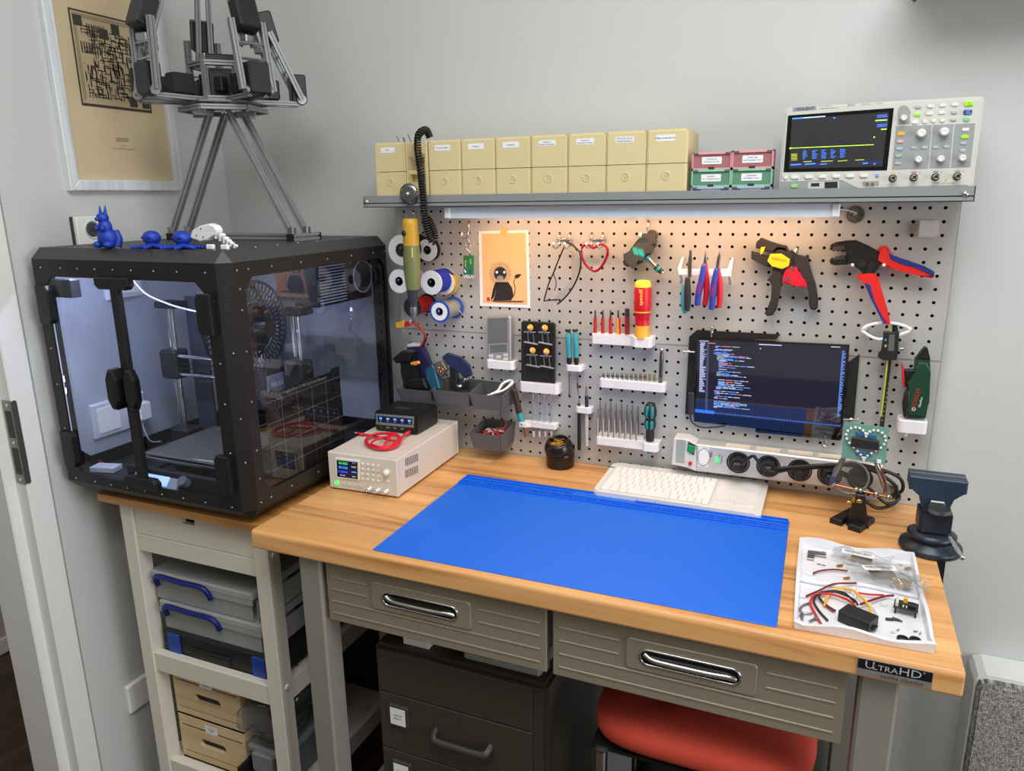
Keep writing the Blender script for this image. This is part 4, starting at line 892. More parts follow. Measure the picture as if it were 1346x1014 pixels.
p = PY(532, 307, yt - .016); B().cyl(p + Vector((.003, .006, 0)), p + Vector((-.003, -.004, 0)), .0065, .0055, n=16).build('speed_dial', BLACK, rt)
pl = PY(534, 330, yt - .018)
lab = B(FR((top + ax * .083).x * Vector((1, 0, 0)) + Vector((-.0085, (top + ax * .083).y - .0148, (top + ax * .083).z)), (.9, -.42, 0), (0, 0, 1))).box(-.005, .005, -.017, .017, .000, .0012).build('nameplate', INK, rt)
text('Twin', FR((top + ax * .083).x * Vector((1, 0, 0)) + Vector((-.0085, (top + ax * .083).y - .0148, (top + ax * .083).z)) + Vector((-.0006, -.0013, 0)), (0, 0, -1), (.9, -.42, 0)), .009, PAPER, lab)
a = top + ax * .072 + Vector((.010, -.0142, 0)); B(FR(a, (.8, .5, 0), (0, 0, 1))).box(-.0015, .0015, -.014, .008, 0, .002).build('switch', mat('switch_cream', (222, 186, 110), .5), rt)
B().tube([top + Vector((-.011, 0, -.003)), top + Vector((-.010, 0, .008)), top + Vector((-.004, 0, .014)), top + Vector((.003, 0, .014)), top + Vector((.010, 0, .008)), top + Vector((.011, 0, -.003))], .0009, n=6).build('hanging_wire', STEEL, rt)
# coiled cable
path = catmull([PY(565, 181, -.10), PY(561, 172, -.11), PY(556, 172, -.125), PY(550, 178, -.14), PY(549, 195, -.145), PY(553, 225, -.150), PY(556, 260, -.150), PY(558, 285, -.146), PY(563, 308, -.142), PY(569, 318, -.138), PY(572, 312, -.132), PY(568, 297, -.125), PY(560, 285, -.12)], 8)
cum = [0]
for i in range(1, len(path)): cum.append(cum[-1] + (path[i] - path[i - 1]).length)
Ltot = cum[-1]; pts = []; turns = 62; N = turns * 10
a_ = None
for k in range(N + 1):
    s = Ltot * k / N; i = max(j for j in range(len(cum)) if cum[j] <= s + 1e-9); i = min(i, len(path) - 2); f = (s - cum[i]) / max(cum[i + 1] - cum[i], 1e-9)
    c_ = path[i].lerp(path[i + 1], f); d = (path[i + 1] - path[i]).normalized()
    a_ = d.orthogonal().normalized() if a_ is None else (a_ - d * a_.dot(d)).normalized(); b_ = d.cross(a_); th_ = 2 * math.pi * turns * k / N
    pts.append(c_ + (a_ * math.cos(th_) + b_ * math.sin(th_)) * .0066)
cc = B().tube(pts, .0023, n=5, sub=1).build('coiled_cable', mat('cable_black', (20, 20, 21), .45), rt)
# ---------------------------------------------------------------- small coloured boxes
def smdbox(x0, x1, z0, z1, col, label, l1, l2, name='component_box'):
    t_ = thing(name, label, 'component box', ((x0 + x1) / 2, -.09, z0), 'small snap boxes stacked on the shelf'); y = -.125; n_ = 'snap_' + '_'.join(map(str, col))
    m_ = mat(n_, col, .35); g_ = glassmat(n_ + '_clear', tuple(min(255, int(c * .4 + 145)) for c in col), .06, 1.5, .4, col)
    b = B(); e = .0022
    for q in ((x0, x1, z0, z0 + e), (x0, x1, z1 - e, z1), (x0, x0 + e, z0, z1), (x1 - e, x1, z0, z1)): b.box(q[0], q[1], y, y + .05, q[2], q[3])
    b.box(x0, x1, y + .048, y + .05, z0, z1); b.build('frame', m_, t_)
    B().box(x0 + e, x1 - e, y + .0015, y + .0025, z0 + e, z1 - e).build('window', g_, t_)
    B().box(x0 + .012, x1 - .012, y - .0015, y + .001, z1 - .0045, z1 - .0005, .0005).build('hinge_bar', m_, t_)
    for x in (x0 + .007, x1 - .008): B().box(x - .0042, x + .0042, y - .0012, y + .002, z1 - .005, z1 - .0008, .0005).build('hinge', mat('snap_hinge', (96, 98, 98), .4), t_)
    cx = (x0 + x1) / 2
    B().box(cx - .0055, cx + .0055, y - .0015, y + .002, z0, z0 + .004, .0004).build('latch', mat('snap_latch', (60, 44, 42), .4), t_)
    B().box(x0 + .006, x1 - .006, y + .012, y + .045, z0 + .003, z0 + .010).build('contents', mat('ic_parts', (60, 60, 62), .5), t_)
    lb = B(PEG).poly(rrect(cx - .0185, (z0 + z1) / 2 - .0065, cx + .0185, (z0 + z1) / 2 + .0068, .0015, 2), -y - .0014, -y - .0010).build('paper_label', PAPER, t_)
    M2 = FR((cx, y + .0009, (z0 + z1) / 2), (1, 0, 0), (0, 0, 1)); text(l1, M2 @ TR(0, .0027), .0034, INK, lb); text(l2, M2 @ TR(0, -.0017), .0034, INK, lb)
xs = [pk(909, 230, -.125)[0], pk(961, 230, -.125)[0], pk(1015, 230, -.125)[0]]; zt_ = pk(960, 199, -.125)[1]; zmid = pk(960, 222, -.125)[1]; zlo = pk(960, 245, -.125)[1]
pink, grn, bls = (228, 160, 164), (146, 202, 172), (168, 186, 214)
D = [('SN74LS161N', '4-bit Binary Counter'), ('SN74LS193N', 'Auto Resetting Counter'), ('74HC4017', '10 to 1 Decade Counter'), ('SN74LS393N', '4-bit Ripple Counter')]
smdbox(xs[0], xs[1] - .0004, zmid + .0002, zt_, pink, 'pink clear fronted component box, left one on top of the stack', *D[0]); smdbox(xs[1] + .0004, xs[2], zmid + .0002, zt_ + .001, pink, 'pink clear fronted component box beside the oscilloscope', *D[1])
smdbox(xs[0], xs[1] - .0004, zlo + .0002, zmid, grn, 'green clear fronted component box under the left pink one', *D[2]); smdbox(xs[1] + .0004, xs[2], zlo + .0002, zmid, grn, 'green clear fronted component box under the right pink one', *D[3])
smdbox(xs[0], xs[1] - .0004, ZS, zlo, bls, 'pale blue component box at the bottom left of the small stack', *D[2]); smdbox(xs[1] + .0004, xs[2], ZS, zlo, bls, 'pale blue component box at the bottom right of the small stack', *D[3])
# ---------------------------------------------------------------- oscilloscope
YS = -.122
osc = thing('oscilloscope', 'grey bench oscilloscope with a lit screen at the right end of the shelf', 'oscilloscope', (1.06, -.06, ZS))
sg1 = mat('scope_light_grey', (204, 202, 196), .45); sg2 = mat('scope_mid_grey', (150, 153, 154), .5); sg3 = mat('scope_white_key', (226, 224, 218), .4)
SQ = lambda u, v, dy=0: pk(u, v, YS - dy)
bl, br, tr_, tl = SQ(1024, 252), SQ(1281, 247), SQ(1293, 126), SQ(1030.5, 141)
W_ = lambda f, g_: None
zb_s = ZS + .001
xl, xr, zt_s = (bl[0] + tl[0]) / 2, (br[0] + tr_[0]) / 2, (tr_[1] + tl[1]) / 2
B(PEG).poly(rrect(xl, zb_s, xr, zt_s, .008), -YS - .016, -YS, .004, 2).build('front_bezel', sg1, osc)
B(PEG).poly(rrect(xl + .004, zb_s + .002, xr - .004, zt_s - .004, .008), .010, -YS - .016).build('case', mat('scope_case', (170, 168, 162), .5), osc)
def spoly(pix, d0, d1, nm, m, parent=osc, bev=0): return B(PEG).poly([SQ(*q) for q in pix], -YS + d0, -YS + d1, bev).build(nm, m, parent)
scr = spoly([(1036, 152), (1175, 142), (1166, 224), (1030, 226.5)], -.002, .0006, 'screen_bezel', mat('screen_black', (12, 13, 15), .15))
dsp = spoly([(1041, 157), (1168, 147), (1160, 219), (1037, 222)], .0006, .0010, 'display', mat('scope_display', (46, 47, 50), .25, emit=.25))
def sline(lst, nm, m, d=.0012):
    b = B(PEG); rest = B()
    for (u0, v0, u1, v1, th) in lst:
        a, c_ = Vector(SQ(u0, v0)), Vector(SQ(u1, v1)); n_ = Vector((-(c_ - a).y, (c_ - a).x)).normalized() * th / 2
        if th > .0015: b = B(PEG)
        b.add([(a + n_).to_tuple() + (-YS + d,), (a - n_).to_tuple() + (-YS + d,), (c_ - n_).to_tuple() + (-YS + d,), (c_ + n_).to_tuple() + (-YS + d,)], [(0, 1, 2, 3)])
        if th > .0015: b.build(nm, m, dsp); b = B(PEG); continue
        rest.add([v_.copy() for v_ in b.v], [list(f) for f in b.f]); b = B(PEG)
    if rest.v: rest.build(nm, m, dsp, kind='stuff')
E_ = lambda n, c, e: mat(n, c, .5, emit=e, var=0)
sline([(1038.5, 195, 1148.5, 190.3, .0011), (1148, 180.5, 1150, 180.4, .002), (1038, 195, 1040, 195, .003), (1150.5, 158.7, 1166, 157.7, .0018), (1158, 170.2, 1165.5, 169.7, .0018)], 'trace_print', E_('scope_trace', (176, 222, 60), 1.2))
rr_ = random.Random(3)
bl_ = []
for c_ in range(6):
    for r_ in range(7):
        if c_ == 0: continue
        bl_.append((1043 + c_ * 12.2, 199 + r_ * 1.75 - c_ * .5, 1043 + c_ * 12.2 + rr_.uniform(3, 8), 199 + r_ * 1.75 - c_ * .5 - .3, .0007))
bl_ += [(1041.5, 156.2, 1056, 155.1, .0024), (1095.5, 155.3, 1098, 155.1, .0022)]
for k in range(4): bl_.append((1153, 152 + k * 2.2 + (8 if k > 1 else 0), 1166, 151 + k * 2.2 + (8 if k > 1 else 0), .0009))
bl_ += [(1039, 217, 1053, 216, .002), (1058, 216, 1072, 215, .002), (1078, 216, 1087, 215.4, .0016), (1134, 215, 1141, 214.5, .002), (1148, 215.5, 1151, 215.3, .002)]
sline(bl_, 'blue_print', E_('scope_blue', (70, 130, 255), 1.0))
sline([(1040, 201 + k * 1.9, 1048, 200.6 + k * 1.9, .0009) for k in range(1, 6)] + [(1056, 212.8, 1067, 212.2, .0009), (1079, 212.4, 1095, 211.6, .0009), (1101, 212, 1114, 211, .0009), (1124, 210.6, 1136, 210, .0009)], 'yellow_print', E_('scope_yellow', (190, 200, 60), .9))
sline([(1055, 155.2, 1085, 153, .0016)], 'white_print', E_('scope_white', (180, 205, 255), .9))
sline([(1039, 217.6, 1092, 215.6, .0055), (1128, 214.6, 1160, 213.2, .0055), (1152, 160, 1167.5, 159, .022)], 'dark_panel_print', E_('scope_navy', (30, 40, 84), .3), .0011)
txM = lambda u, v: FR((SQ(u, v)[0], YS - .0003, SQ(u, v)[1]), (1, 0, .0), (0, 0, 1))
b_ = spoly([(1042, 141.5), (1073, 139.5), (1073, 144.5), (1042, 146.5)], 0, .0004, 'nameplate', mat('scope_name_grey', (150, 152, 158), .5))
text('SIGLENT', txM(1058.5, 143) @ TR(0, 0, .0004), .0068, mat('scope_name_blue', (44, 62, 120), .5), b_, sx=1.2)
for s_, u, v, h in (('SDS 1104X-E', 1085, 139.6, .0032), ('Digital Storage Oscilloscope', 1090, 142.2, .0020), ('SPO', 1119, 138.3, .0055), ('100 MHz', 1138, 137.2, .003), ('1 GSa/s', 1155, 136, .003)): text(s_, txM(u, v), h, INK, osc, sx=1.3)
# keys
def key(u, v, w_, h_, m, nm='key', d=.003, r=.002, parent=osc): 
    x, z = SQ(u, v); return B(PEG).poly(rrect(x - w_ / 2, z - h_ / 2, x + w_ / 2, z + h_ / 2, min(r, h_ * .49, w_ * .49), 3), -YS, -YS + d, .0008).build(nm, m, parent)
for k in range(6): key(1044.8 + 18.1 * k, 233.5 - k * .45, .0128, .0056, sg3)
key(1032.5, 234, .0055, .0055, sg3); key(1153, 230.5, .0052, .0052, mat('key_periwinkle', (140, 164, 222), .4))
spoly([(1024, 238.8), (1107, 236.5), (1128, 247), (1272, 243), (1272, 250), (1024, 251)], 0, .0005, 'lower_band', sg2)
pw = key(1044, 244.5, .0125, .0066, mat('key_green', (132, 196, 116), .4, emit=.25), 'power_key', .0025, .0033)
up_ = spoly([(1062, 239.5), (1103, 238.2), (1103, 249), (1062, 250)], .0004, .0008, 'port_plate', sg1)
spoly([(1066, 241), (1077, 240.7), (1077, 245), (1066, 245.3)], .0008, .0012, 'usb_port', INK, up_); spoly([(1084, 239.3), (1101, 238.8), (1101, 247), (1084, 247.6)], .0008, .0012, 'network_port', INK, up_)
pt = spoly([(1134, 238.5), (1155, 237.8), (1155, 243.5), (1134, 244.2)], 0, .0008, 'probe_terminal', sg2)
for u in (1140, 1147): x, z = SQ(u, 241.5); B(PEG).cyl((x, z, -YS), (x, z, -YS + .008), .0018, n=10).build('terminal_pin', BRASS, pt)
spoly([(1180, 163.5), (1180, 146), (1183, 140), (1189, 138.3), (1194, 141), (1197, 147), (1195.5, 163)], 0, .0006, 'adjust_panel', sg2)
for pts_ in ([(1178, 166), (1224.5, 164.3), (1220, 221.5), (1172.5, 223)], [(1226.5, 164.2), (1253.5, 163.2), (1248, 220.6), (1221.5, 221.4)], [(1255.5, 163.1), (1282, 162), (1275.5, 219.5), (1250, 220.5)]): spoly(pts_, 0, .0006, 'control_panel', sg2)
def knob(u, v, r, h=.011):
    x, z = SQ(u, v); o = B(PEG).lathe([(r, 0), (r, h * .55), (r * .9, h * .62), (r * .86, h), (r * .6, h * 1.02), (0, h * .9)], (x, z, -YS + .0005), n=24).build('knob', sg3, osc)
for q in ((1187.5, 155.5, .0052), (1210.5, 175.5, .0072), (1240.5, 173.5, .0072), (1206.5, 210, .0056), (1236, 209, .0056), (1264.5, 208, .0056)): knob(*q)
kg = mat('key_grey', (176, 182, 184), .45); lime = mat('key_lime', (150, 220, 40), .4, emit=.3)
for u, v, m in ((1207, 141, kg), (1223, 140, sg3), (1239, 138.8, sg3), (1255, 137.8, sg3), (1205.5, 151, lime), (1221.5, 149.6, sg3), (1238, 148.4, sg3), (1254, 148, kg), (1253, 157.5, kg), (1201, 194.5, kg), (1215, 194.2, kg), (1229.5, 193.7, kg), (1244, 193, kg), (1266, 188.5, kg), (1265, 198, kg), (1180, 215, kg)): key(u, v, .0095, .0048, m, d=.0022)
for u, v, m, w_ in ((1202.5, 160.8, sg3, .0095), (1215.5, 159.9, sg3, .0068), (1227, 159, sg3, .0068), (1238.5, 158.5, sg3, .0068), (1184.5, 176, mat('key_amber', (250, 166, 50), .4, emit=.3), .0115), (1183, 186, mat('key_rose', (206, 176, 182), .45), .0105), (1182, 195.5, mat('key_sky', (164, 186, 206), .45), .0105), (1181, 205, mat('key_mint', (150, 190, 170), .45), .0105), (1270.5, 157, mat('key_mint2', (120, 200, 150), .4, emit=.1), .0095), (1268, 180, lime, .0115)): key(u, v, w_, .0056, m, d=.0022, r=.0028)
key(1273.5, 136.5, .0125, .0074, lime, d=.0025); rb = key(1272, 147.5, .0125, .0074, mat('key_blue', (20, 76, 170), .4), d=.0025); key(1269, 170.5, .0105, .0056, sg3, d=.0022)
for s_, u, v in (('Run', 1274, 135.3), ('Stop', 1274, 138)): text(s_, txM(u, v) @ TR(0, 0, .0026), .0028, INK, osc)
for s_, u, v in (('Auto', 1272.5, 146), ('Setup', 1272.5, 148.8)): text(s_, txM(u, v) @ TR(0, 0, .0026), .0028, PAPER, osc)
for k, (u, v, c_) in enumerate(((1173.5, 234.5, (226, 196, 70)), (1201, 233.5, (190, 60, 110)), (1229.5, 232.7, (70, 120, 200)), (1258, 232, (70, 160, 90)))):
    x, z = SQ(u, v); o = B(PEG).lathe([(.0068, 0), (.0068, .0006), (.0042, .0008), (.0042, .012), (.003, .012), (.003, .004), (0, .004)], (x, z, -YS), n=20).build('input_socket', mat('socket_metal', (190, 182, 168), .3, 1), osc)
    B(PEG).cyl((x, z, -YS + .004), (x, z, -YS + .011), .001, n=8).build('socket_pin', BRASS, o)
    B(PEG).quad(x - .0045, z + .0078, x + .0035, z + .0094, -YS + .0004).build('channel_mark', mat('channel_%d' % k, c_, .5), osc); text(str(k + 1), txM(u + 8, v - 6), .0035, INK, osc)
x, z = SQ(1243, 237); B(PEG).poly([(x - .0022, z - .0015), (x + .0022, z - .0015), (x, z + .0024)], -YS, -YS + .0004).build('warning_mark', mat('warning_yellow', (220, 180, 40), .5), osc)
text('CAT I  1 MOhm  15pF  400Vpk', txM(1243, 241), .0022, INK, osc)
ORD = 'first second third fourth fifth sixth seventh eighth ninth tenth eleventh twelfth thirteenth fourteenth fifteenth sixteenth seventeenth eighteenth nineteenth twentieth twenty-first twenty-second twenty-third twenty-fourth'.split()
# ---------------------------------------------------------------- LED light bar under the shelf
YL = -.118
a, b_ = PY(594, 278, YL), PY(1100, 277, YL)
lb = thing('light_bar', 'white LED light bar mounted under the front of the shelf', 'light bar', ((a.x + b_.x) / 2, YL, SZ0 - .02))
x0, x1 = PY(584, 278, YL).x, PY(1104, 277, YL).x
M = Matrix(((0, 0, 1, 0), (1, 0, 0, 0), (0, 1, 0, 0), (0, 0, 0, 1)))
zL = PY(820, 285.5, YL).z
B(M).poly([(YL, zL - .0015), (YL + .006, zL - .0015), (YL + .0065, zL + .002), (YL + .022, zL + .003), (YL + .022, SZ0 - .002), (YL, SZ0 - .002)], x0 + .012, x1 - .012).build('housing', mat('light_bar_white', (214, 224, 234), .4), lb)
for x, w_ in ((x0, .0145), (x1 - .0145, .0145)): B().box(x, x + w_, YL - .002, YL + .026, zL - .002, SZ0 - .001, .002).build('end_cap', WHITE, lb)
B().add([(x0 + .02, YL + .007, zL - .0008), (x1 - .018, YL + .007, zL - .0008), (x1 - .018, YL + .021, zL + .0015), (x0 + .02, YL + .021, zL + .0015)], [(0, 3, 2, 1)]).build('diffuser', mat('warm_led', (255, 204, 158), .5, emit=46, var=0), lb)
q = PY(818, 275, YL); B(PEG).box(q.x - .010, q.x + .010, q.z - .002, q.z + .0025, -YL, -YL + .0006).build('rating_label', PAPER, lb)
p = PY(1100, 280, YL); g = PY(1122, 283, -.003)
B().tube([(x1 - .002, YL + .012, SZ0 - .012), (x1 + .012, -.08, SZ0 - .014), (g.x + .004, -.03, g.z + .004), (g.x, -.002, g.z)], .0016, n=6).build('cord', mat('cord_grey', (190, 186, 182), .5), lb)
# ---------------------------------------------------------------- helpers for things on the pegboard
def O(name, pix, y, th, m, parent=None, bev=.0008, label=None, cat=None, group=None, seg=1):
    return B(PEG).poly(ol(pix, y), -y - th, -y, bev, seg).build(name, m, parent, label, cat, group)
def T(name, label, cat, u, v, y, group=None): return thing(name, label, cat, PY(u, v, y), group)
def rod(p, q, r, m, name, parent=None, r1=None, n=12, **k): return B().cyl(p, q, r, r1, n).build(name, m, parent, **k)
def wtext(s, u, v, y, size, m, parent, rot=0, sx=1.0):
    p = PY(u, v, y); text(s, FR((p.x, y, p.z), (math.cos(rot), 0, math.sin(rot)), (-math.sin(rot), 0, math.cos(rot))), size, m, parent, sx=sx)
hookm = mat('hook_zinc', (205, 205, 203), .25, 1)
def peghook(u0, v0, u1, v1, y, label, double=False, du=14):
    t_ = T('peg_hook', label, 'hook', u0, v0, -.001)
    for k in range(2 if double else 1):
        a, b_ = PY(u0 + du * k, v0, -.003), PY(u1 + du * k, v1, -.006)
        B().tube([a + Vector((0, .008, 0)), a, a + Vector((0, -.003, -.006)), b_, b_ + Vector((-.001, -.010, -.008)), b_ + Vector((-.002, y, -.006)), b_ + Vector((-.002, y - .001, .002))], .0022, n=8).build('wire', hookm, t_)
        B().ball(b_ + Vector((-.002, y - .001, .003)), .0032, n=8).build('tip', WHITE, t_)
    if double:
        m_ = (v0 + v1) / 2; a, b_ = PY(u0 - 3, m_, -.008), PY(u0 + du + 3, m_, -.008); B().cyl(a, b_, .0024, n=8).build('cross_wire', hookm, t_)
    return t_
# white square sensor
c_ = PY(1220, 301, -.014)
B(PEG).poly(rrect(c_.x - .0335 / 2 - .001, c_.z - .0155, c_.x + .0175, c_.z + .0155, .006), .0004, .014, .003, 2).build('motion_sensor', mat('sensor_white', (214, 208, 208), .4), None, 'white rounded square sensor at the upper right of the pegboard', 'sensor')
# ---------------------------------------------------------------- wire spools
def spool(ub, vb, uf, vf, r, face, wire, label, hub=.35, back=None, wr=.62, yb=-.006, core=None):
    lo, hi = yb - .16, yb
    bx = PY(ub, vb, yb)
    for _ in range(40):
        m_ = (lo + hi) / 2
        if PY(uf, vf, m_).x < bx.x: hi, lo = hi, m_
        else: hi = m_
    yf = (lo + hi) / 2; yf = min(max(yf, yb - .075), yb - .018); c0 = PY(uf, vf, yf); x, z = c0.x, c0.z
    t_ = thing('wire_spool', label, 'spool', (x, (yf + yb) / 2, z - r), 'wire spools on the pegboard'); n = 30; hr = r * hub
    def fl(y, m, nm):
        B(PEG).lathe([(hr, -y - .0012), (r, -y - .0012), (r, -y + .0012), (hr, -y + .0012), (hr, -y - .0012)], (x, z, 0), n=n, smooth=False).build(nm, m, t_)
    fl(yf + .0012, face, 'flange'); fl(yb - .0012, back or face, 'flange')
    B(PEG).lathe([(hr, -yb), (hr, -yf)], (x, z, 0), n=20).build('core', core or DGREY, t_)
    L = yb - yf; pr = []; nn = max(6, int(L / .0022))
    for k in range(nn + 1): pr.append((r * wr + (.0007 if k % 2 else 0), -yb + .0024 + (L - .0048) * k / nn))
    B(PEG).lathe([(hr, pr[0][1])] + pr + [(hr, pr[-1][1])], (x, z, 0), n=n).build('winding', wire, t_)
    rod((x, -.0005, z + hr * .3), (x, yf - .004, z + hr * .3), .0028, hookm, 'peg', t_)
    return t_, x, z, yf
wface = mat('spool_white', (226, 228, 232), .45); lface = mat('spool_label', (210, 212, 216), .5); bface = mat('spool_face_black', (24, 24, 26), .45)
def dark_center(t, x, z, yf, r, m=None): B(PEG).lathe([(0, -yf - .003), (r, -yf - .003)], (x, z, 0), n=20).build('label_center', m or INK, t)
t_, x, z, yf = spool(545, 326, 527.5, 329, .036, lface, mat('wire_black', (26, 26, 28), .5), 'large wire spool with grey label partly behind the rotary tool', .45, bface); dark_center(t_, x, z, yf, .015)
t_, x, z, yf = spool(584, 326, 561.5, 329, .0265, lface, mat('wire_white', (226, 218, 210), .5), 'wire spool with white wire and black rear flange', .4, bface, .66)
t_, x, z, yf = spool(574, 371.5, 566.8, 371.8, .0285, wface, mat('wire_blue', (24, 40, 150), .5), 'white spool of dark blue wire in the middle row', .38, wface, .95)
t_, x, z, yf = spool(545, 370, 524.5, 370, .0285, wface, mat('wire_grey', (176, 174, 172), .5), 'white spool of grey wire behind the rotary tool', .38, wface, .8)
x2 = PY(589, 371, -.006)
t2 = thing('wire_spool', 'white spool of yellow wire behind the blue one', 'spool', (x2.x, -.02, x2.z - .03), 'wire spools on the pegboard')
for y in (-.0065, -.027): B(PEG).lathe([(.011, -y), (.0285, -y), (.0285, -y + .002), (.011, -y + .002)], (x2.x, x2.z, 0), n=30, smooth=False).build('flange', wface, t2)
B(PEG).lathe([(.011, .009)] + [(.0265 + (.0008 if k % 2 else 0), .009 + k * .0016) for k in range(11)] + [(.011, .025)], (x2.x, x2.z, 0), n=30).build('winding', mat('wire_yellow', (226, 180, 36), .5), t2)
B(PEG).tube([(x2.x + .031 * math.cos(a_ * .26), x2.z + .030 * math.sin(a_ * .26), .012) for a_ in range(25)], .0013, n=6, sub=1).build('loose_turn', mat('wire_yellow', (226, 180, 36)), t2)
t_, x, z, yf = spool(551, 402, 542, 404.3, .024, bface, mat('wire_red', (170, 26, 30), .5), 'black spool of red wire below the rotary tool', .45, bface, .8); dark_center(t_, x, z, yf, .009, mat('spool_grey_center', (150, 152, 156), .5))
t_, x, z, yf = spool(588, 405.5, 577.8, 409.8, .0265, mat('spool_blue', (28, 82, 180), .4), mat('solder', (200, 196, 186), .3, .8), 'blue spool of solder wire below the yellow wire spool', .3, mat('spool_blue', (28, 82, 180)), .78)
B(PEG).lathe([(.010, -yf + .0012), (.0215, -yf + .0012)], (x, z, 0), n=26).build('paper_ring', PAPER, t_)
B().tube([PY(590, 400, -.02), PY(598, 403, -.03), PY(605, 410, -.035), PY(611, 418, -.03)], .0008, n=5).build('loose_solder', mat('solder', (200, 196, 186)), t_)
# ---------------------------------------------------------------- keychain
peghook(616.5, 293, 615.5, 308, -.03, 'zinc peg hook carrying the green keychain')
kt = T('keychain', 'green tag keychain with small steel clasp hanging from a hook', 'keychain', 616, 363, -.035)
B().tube([PY(615, 313, -.035), PY(612, 318, -.036), PY(613, 326, -.036), PY(617, 330, -.036), PY(618, 322, -.035), PY(615, 313, -.035)], .0012, n=6).build('clasp', hookm, kt)
B().tube([PY(616, 329, -.036), PY(618, 333, -.036), PY(617, 336, -.036)], .0016, n=6).build('chain', hookm, kt)
gt = O('tag', [(609, 336), (622.5, 336), (622.5, 361.5), (609, 361.5)], -.036, .004, mat('tag_green', (40, 112, 50), .4), kt)
wtext('Busan', 612.2, 347, -.0364, .0065, PAPER, gt, -math.pi / 2); wtext('EXIT', 618.5, 344, -.0364, .006, PAPER, gt, -math.pi / 2)
O('tag_symbol', [(615.5, 355), (619.5, 355), (619.5, 359), (615.5, 359)], -.0364, .0003, mat('tag_blue', (40, 70, 160), .5), gt, 0); O('tag_symbol', [(610.5, 354), (613, 357.5), (612, 359), (610, 356)], -.0364, .0003, PAPER, gt, 0)
O('tag_sleeve', [(608.5, 361.5), (623, 361.5), (623, 366), (608.5, 366)], -.036, .002, glassmat('clear_sleeve', (225, 230, 230), .1, 1.5, .2), kt, 0)
# ---------------------------------------------------------------- lion print
lp = T('lion_postcard', 'small orange postcard of a seated black lion taped to the pegboard', 'postcard', 663, 404, -.002)
O('card', [(629, 304), (694.5, 302.5), (697, 405), (631, 402.5)], -.002, .001, PAPER, lp, 0)
O('picture_field', [(633, 307.5), (691, 306), (693.5, 401), (635, 398.5)], -.0023, .0002, mat('postcard_orange', (236, 186, 134), .7), lp, 0)
lk = mat('postcard_black', (38, 32, 32), .7)
def CV(pix, y, nm='lion_print', m=lk): return B(PEG).flat(ol(pix, y)[::-1], -y).build(nm, m, lp)
CV([(651, 371), (668, 371), (673, 378), (675, 388), (672, 395), (648, 395.5), (650, 391), (652, 380), (649.5, 391), (645, 395), (648, 380)], -.0026)
for k in range(34):
    t1 = 2 * math.pi * k / 34; c, s = math.cos(t1), math.sin(t1); wd_ = .045
    c2, s2 = math.cos(t1 + wd_), math.sin(t1 + wd_)
    CV([(657.5 + 10 * c, 360 + 10.5 * s), (657.5 + 10 * c2, 360 + 10.5 * s2), (657.5 + 14.5 * c2, 360 + 15.5 * s2), (657.5 + 14.5 * c, 360 + 15.5 * s)], -.0026, 'mane_print')
CV([(657.5 + 9.3 * math.cos(a_ * .2618), 360 + 10 * math.sin(a_ * .2618)) for a_ in range(24)], -.0027)
B(PEG).tube([(p_[0], p_[1], .0028) for p_ in ol([(657.5 + 8.6 * math.cos(a_ * .2618), 360 + 9.4 * math.sin(a_ * .2618)) for a_ in range(25)], -.0028)], .0004, n=4, sub=1).build('face_line', PAPER, lp)
CV([(657.5 + 4.5 * math.cos(a_ * .5236) - (0), 366 + 3.6 * math.sin(a_ * .5236)) for a_ in range(12)], -.0029, 'muzzle_print', mat('postcard_grey', (150, 146, 142), .7))
for u in (653, 663): CV([(u + 1.7 * math.cos(a_ * .7854), 358 + 1.8 * math.sin(a_ * .7854)) for a_ in range(8)], -.003, 'eye_print', PAPER)
B(PEG).tube([(p_[0], p_[1], .0026) for p_ in ol([(672, 393), (676, 388), (677, 378), (675.5, 370), (679, 364)], -.0026)], .0009, n=4).build('tail_print', lk, lp)
CV([(676, 363), (680, 360.5), (686, 360.5), (681, 366), (677, 366)], -.0026)
CV([(644, 395), (690, 395.5), (686, 398), (650, 397.5)], -.00245, 'shade_print', mat('postcard_shade', (112, 82, 66), .7)); CV([(640, 391), (643.5, 391), (644, 396), (640, 396)], -.0026, 'red_print', mat('postcard_red', (200, 40, 36), .7))
O('tape', [(660, 297), (668.5, 300), (663.5, 312), (657, 308)], -.0034, .0003, mat('masking_tape', (214, 186, 106), .6), lp, 0)
# ---------------------------------------------------------------- glasses and heart carabiner with their hooks
peghook(735, 308, 735, 321, -.03, 'double zinc peg hook carrying the safety glasses', True, 14); peghook(778, 308, 777.5, 321, -.03, 'double zinc peg hook carrying the red heart carabiner', True, 14.6)
gs = T('safety_glasses', 'clear safety glasses with black frame hanging from a double hook', 'glasses', 735, 400, -.04)
fmk = mat('glasses_black', (20, 20, 22), .35)
B().tube([PY(745, 319, -.05), PY(753, 323, -.06), PY(761.5, 331, -.07), PY(763.5, 345, -.072), PY(761, 360, -.07), PY(754, 376, -.065), PY(744, 390, -.058), PY(733, 400, -.05)], .0019, n=8).build('brow_bar', fmk, gs)
B().tube([PY(741, 326, -.04), PY(733, 345, -.03), PY(727, 360, -.022), PY(721, 374, -.016), PY(715, 395, -.012)], .0016, n=8).build('temple_arm', fmk, gs)
B().tube([PY(745, 319, -.05), PY(753, 322, -.052), PY(759, 330, -.055)], .0024, n=8).build('temple_arm', fmk, gs)
B().tube([PY(715, 396, -.014), PY(722, 395, -.03), PY(733, 394, -.045)], .0016, n=8).build('side_shield', fmk, gs)
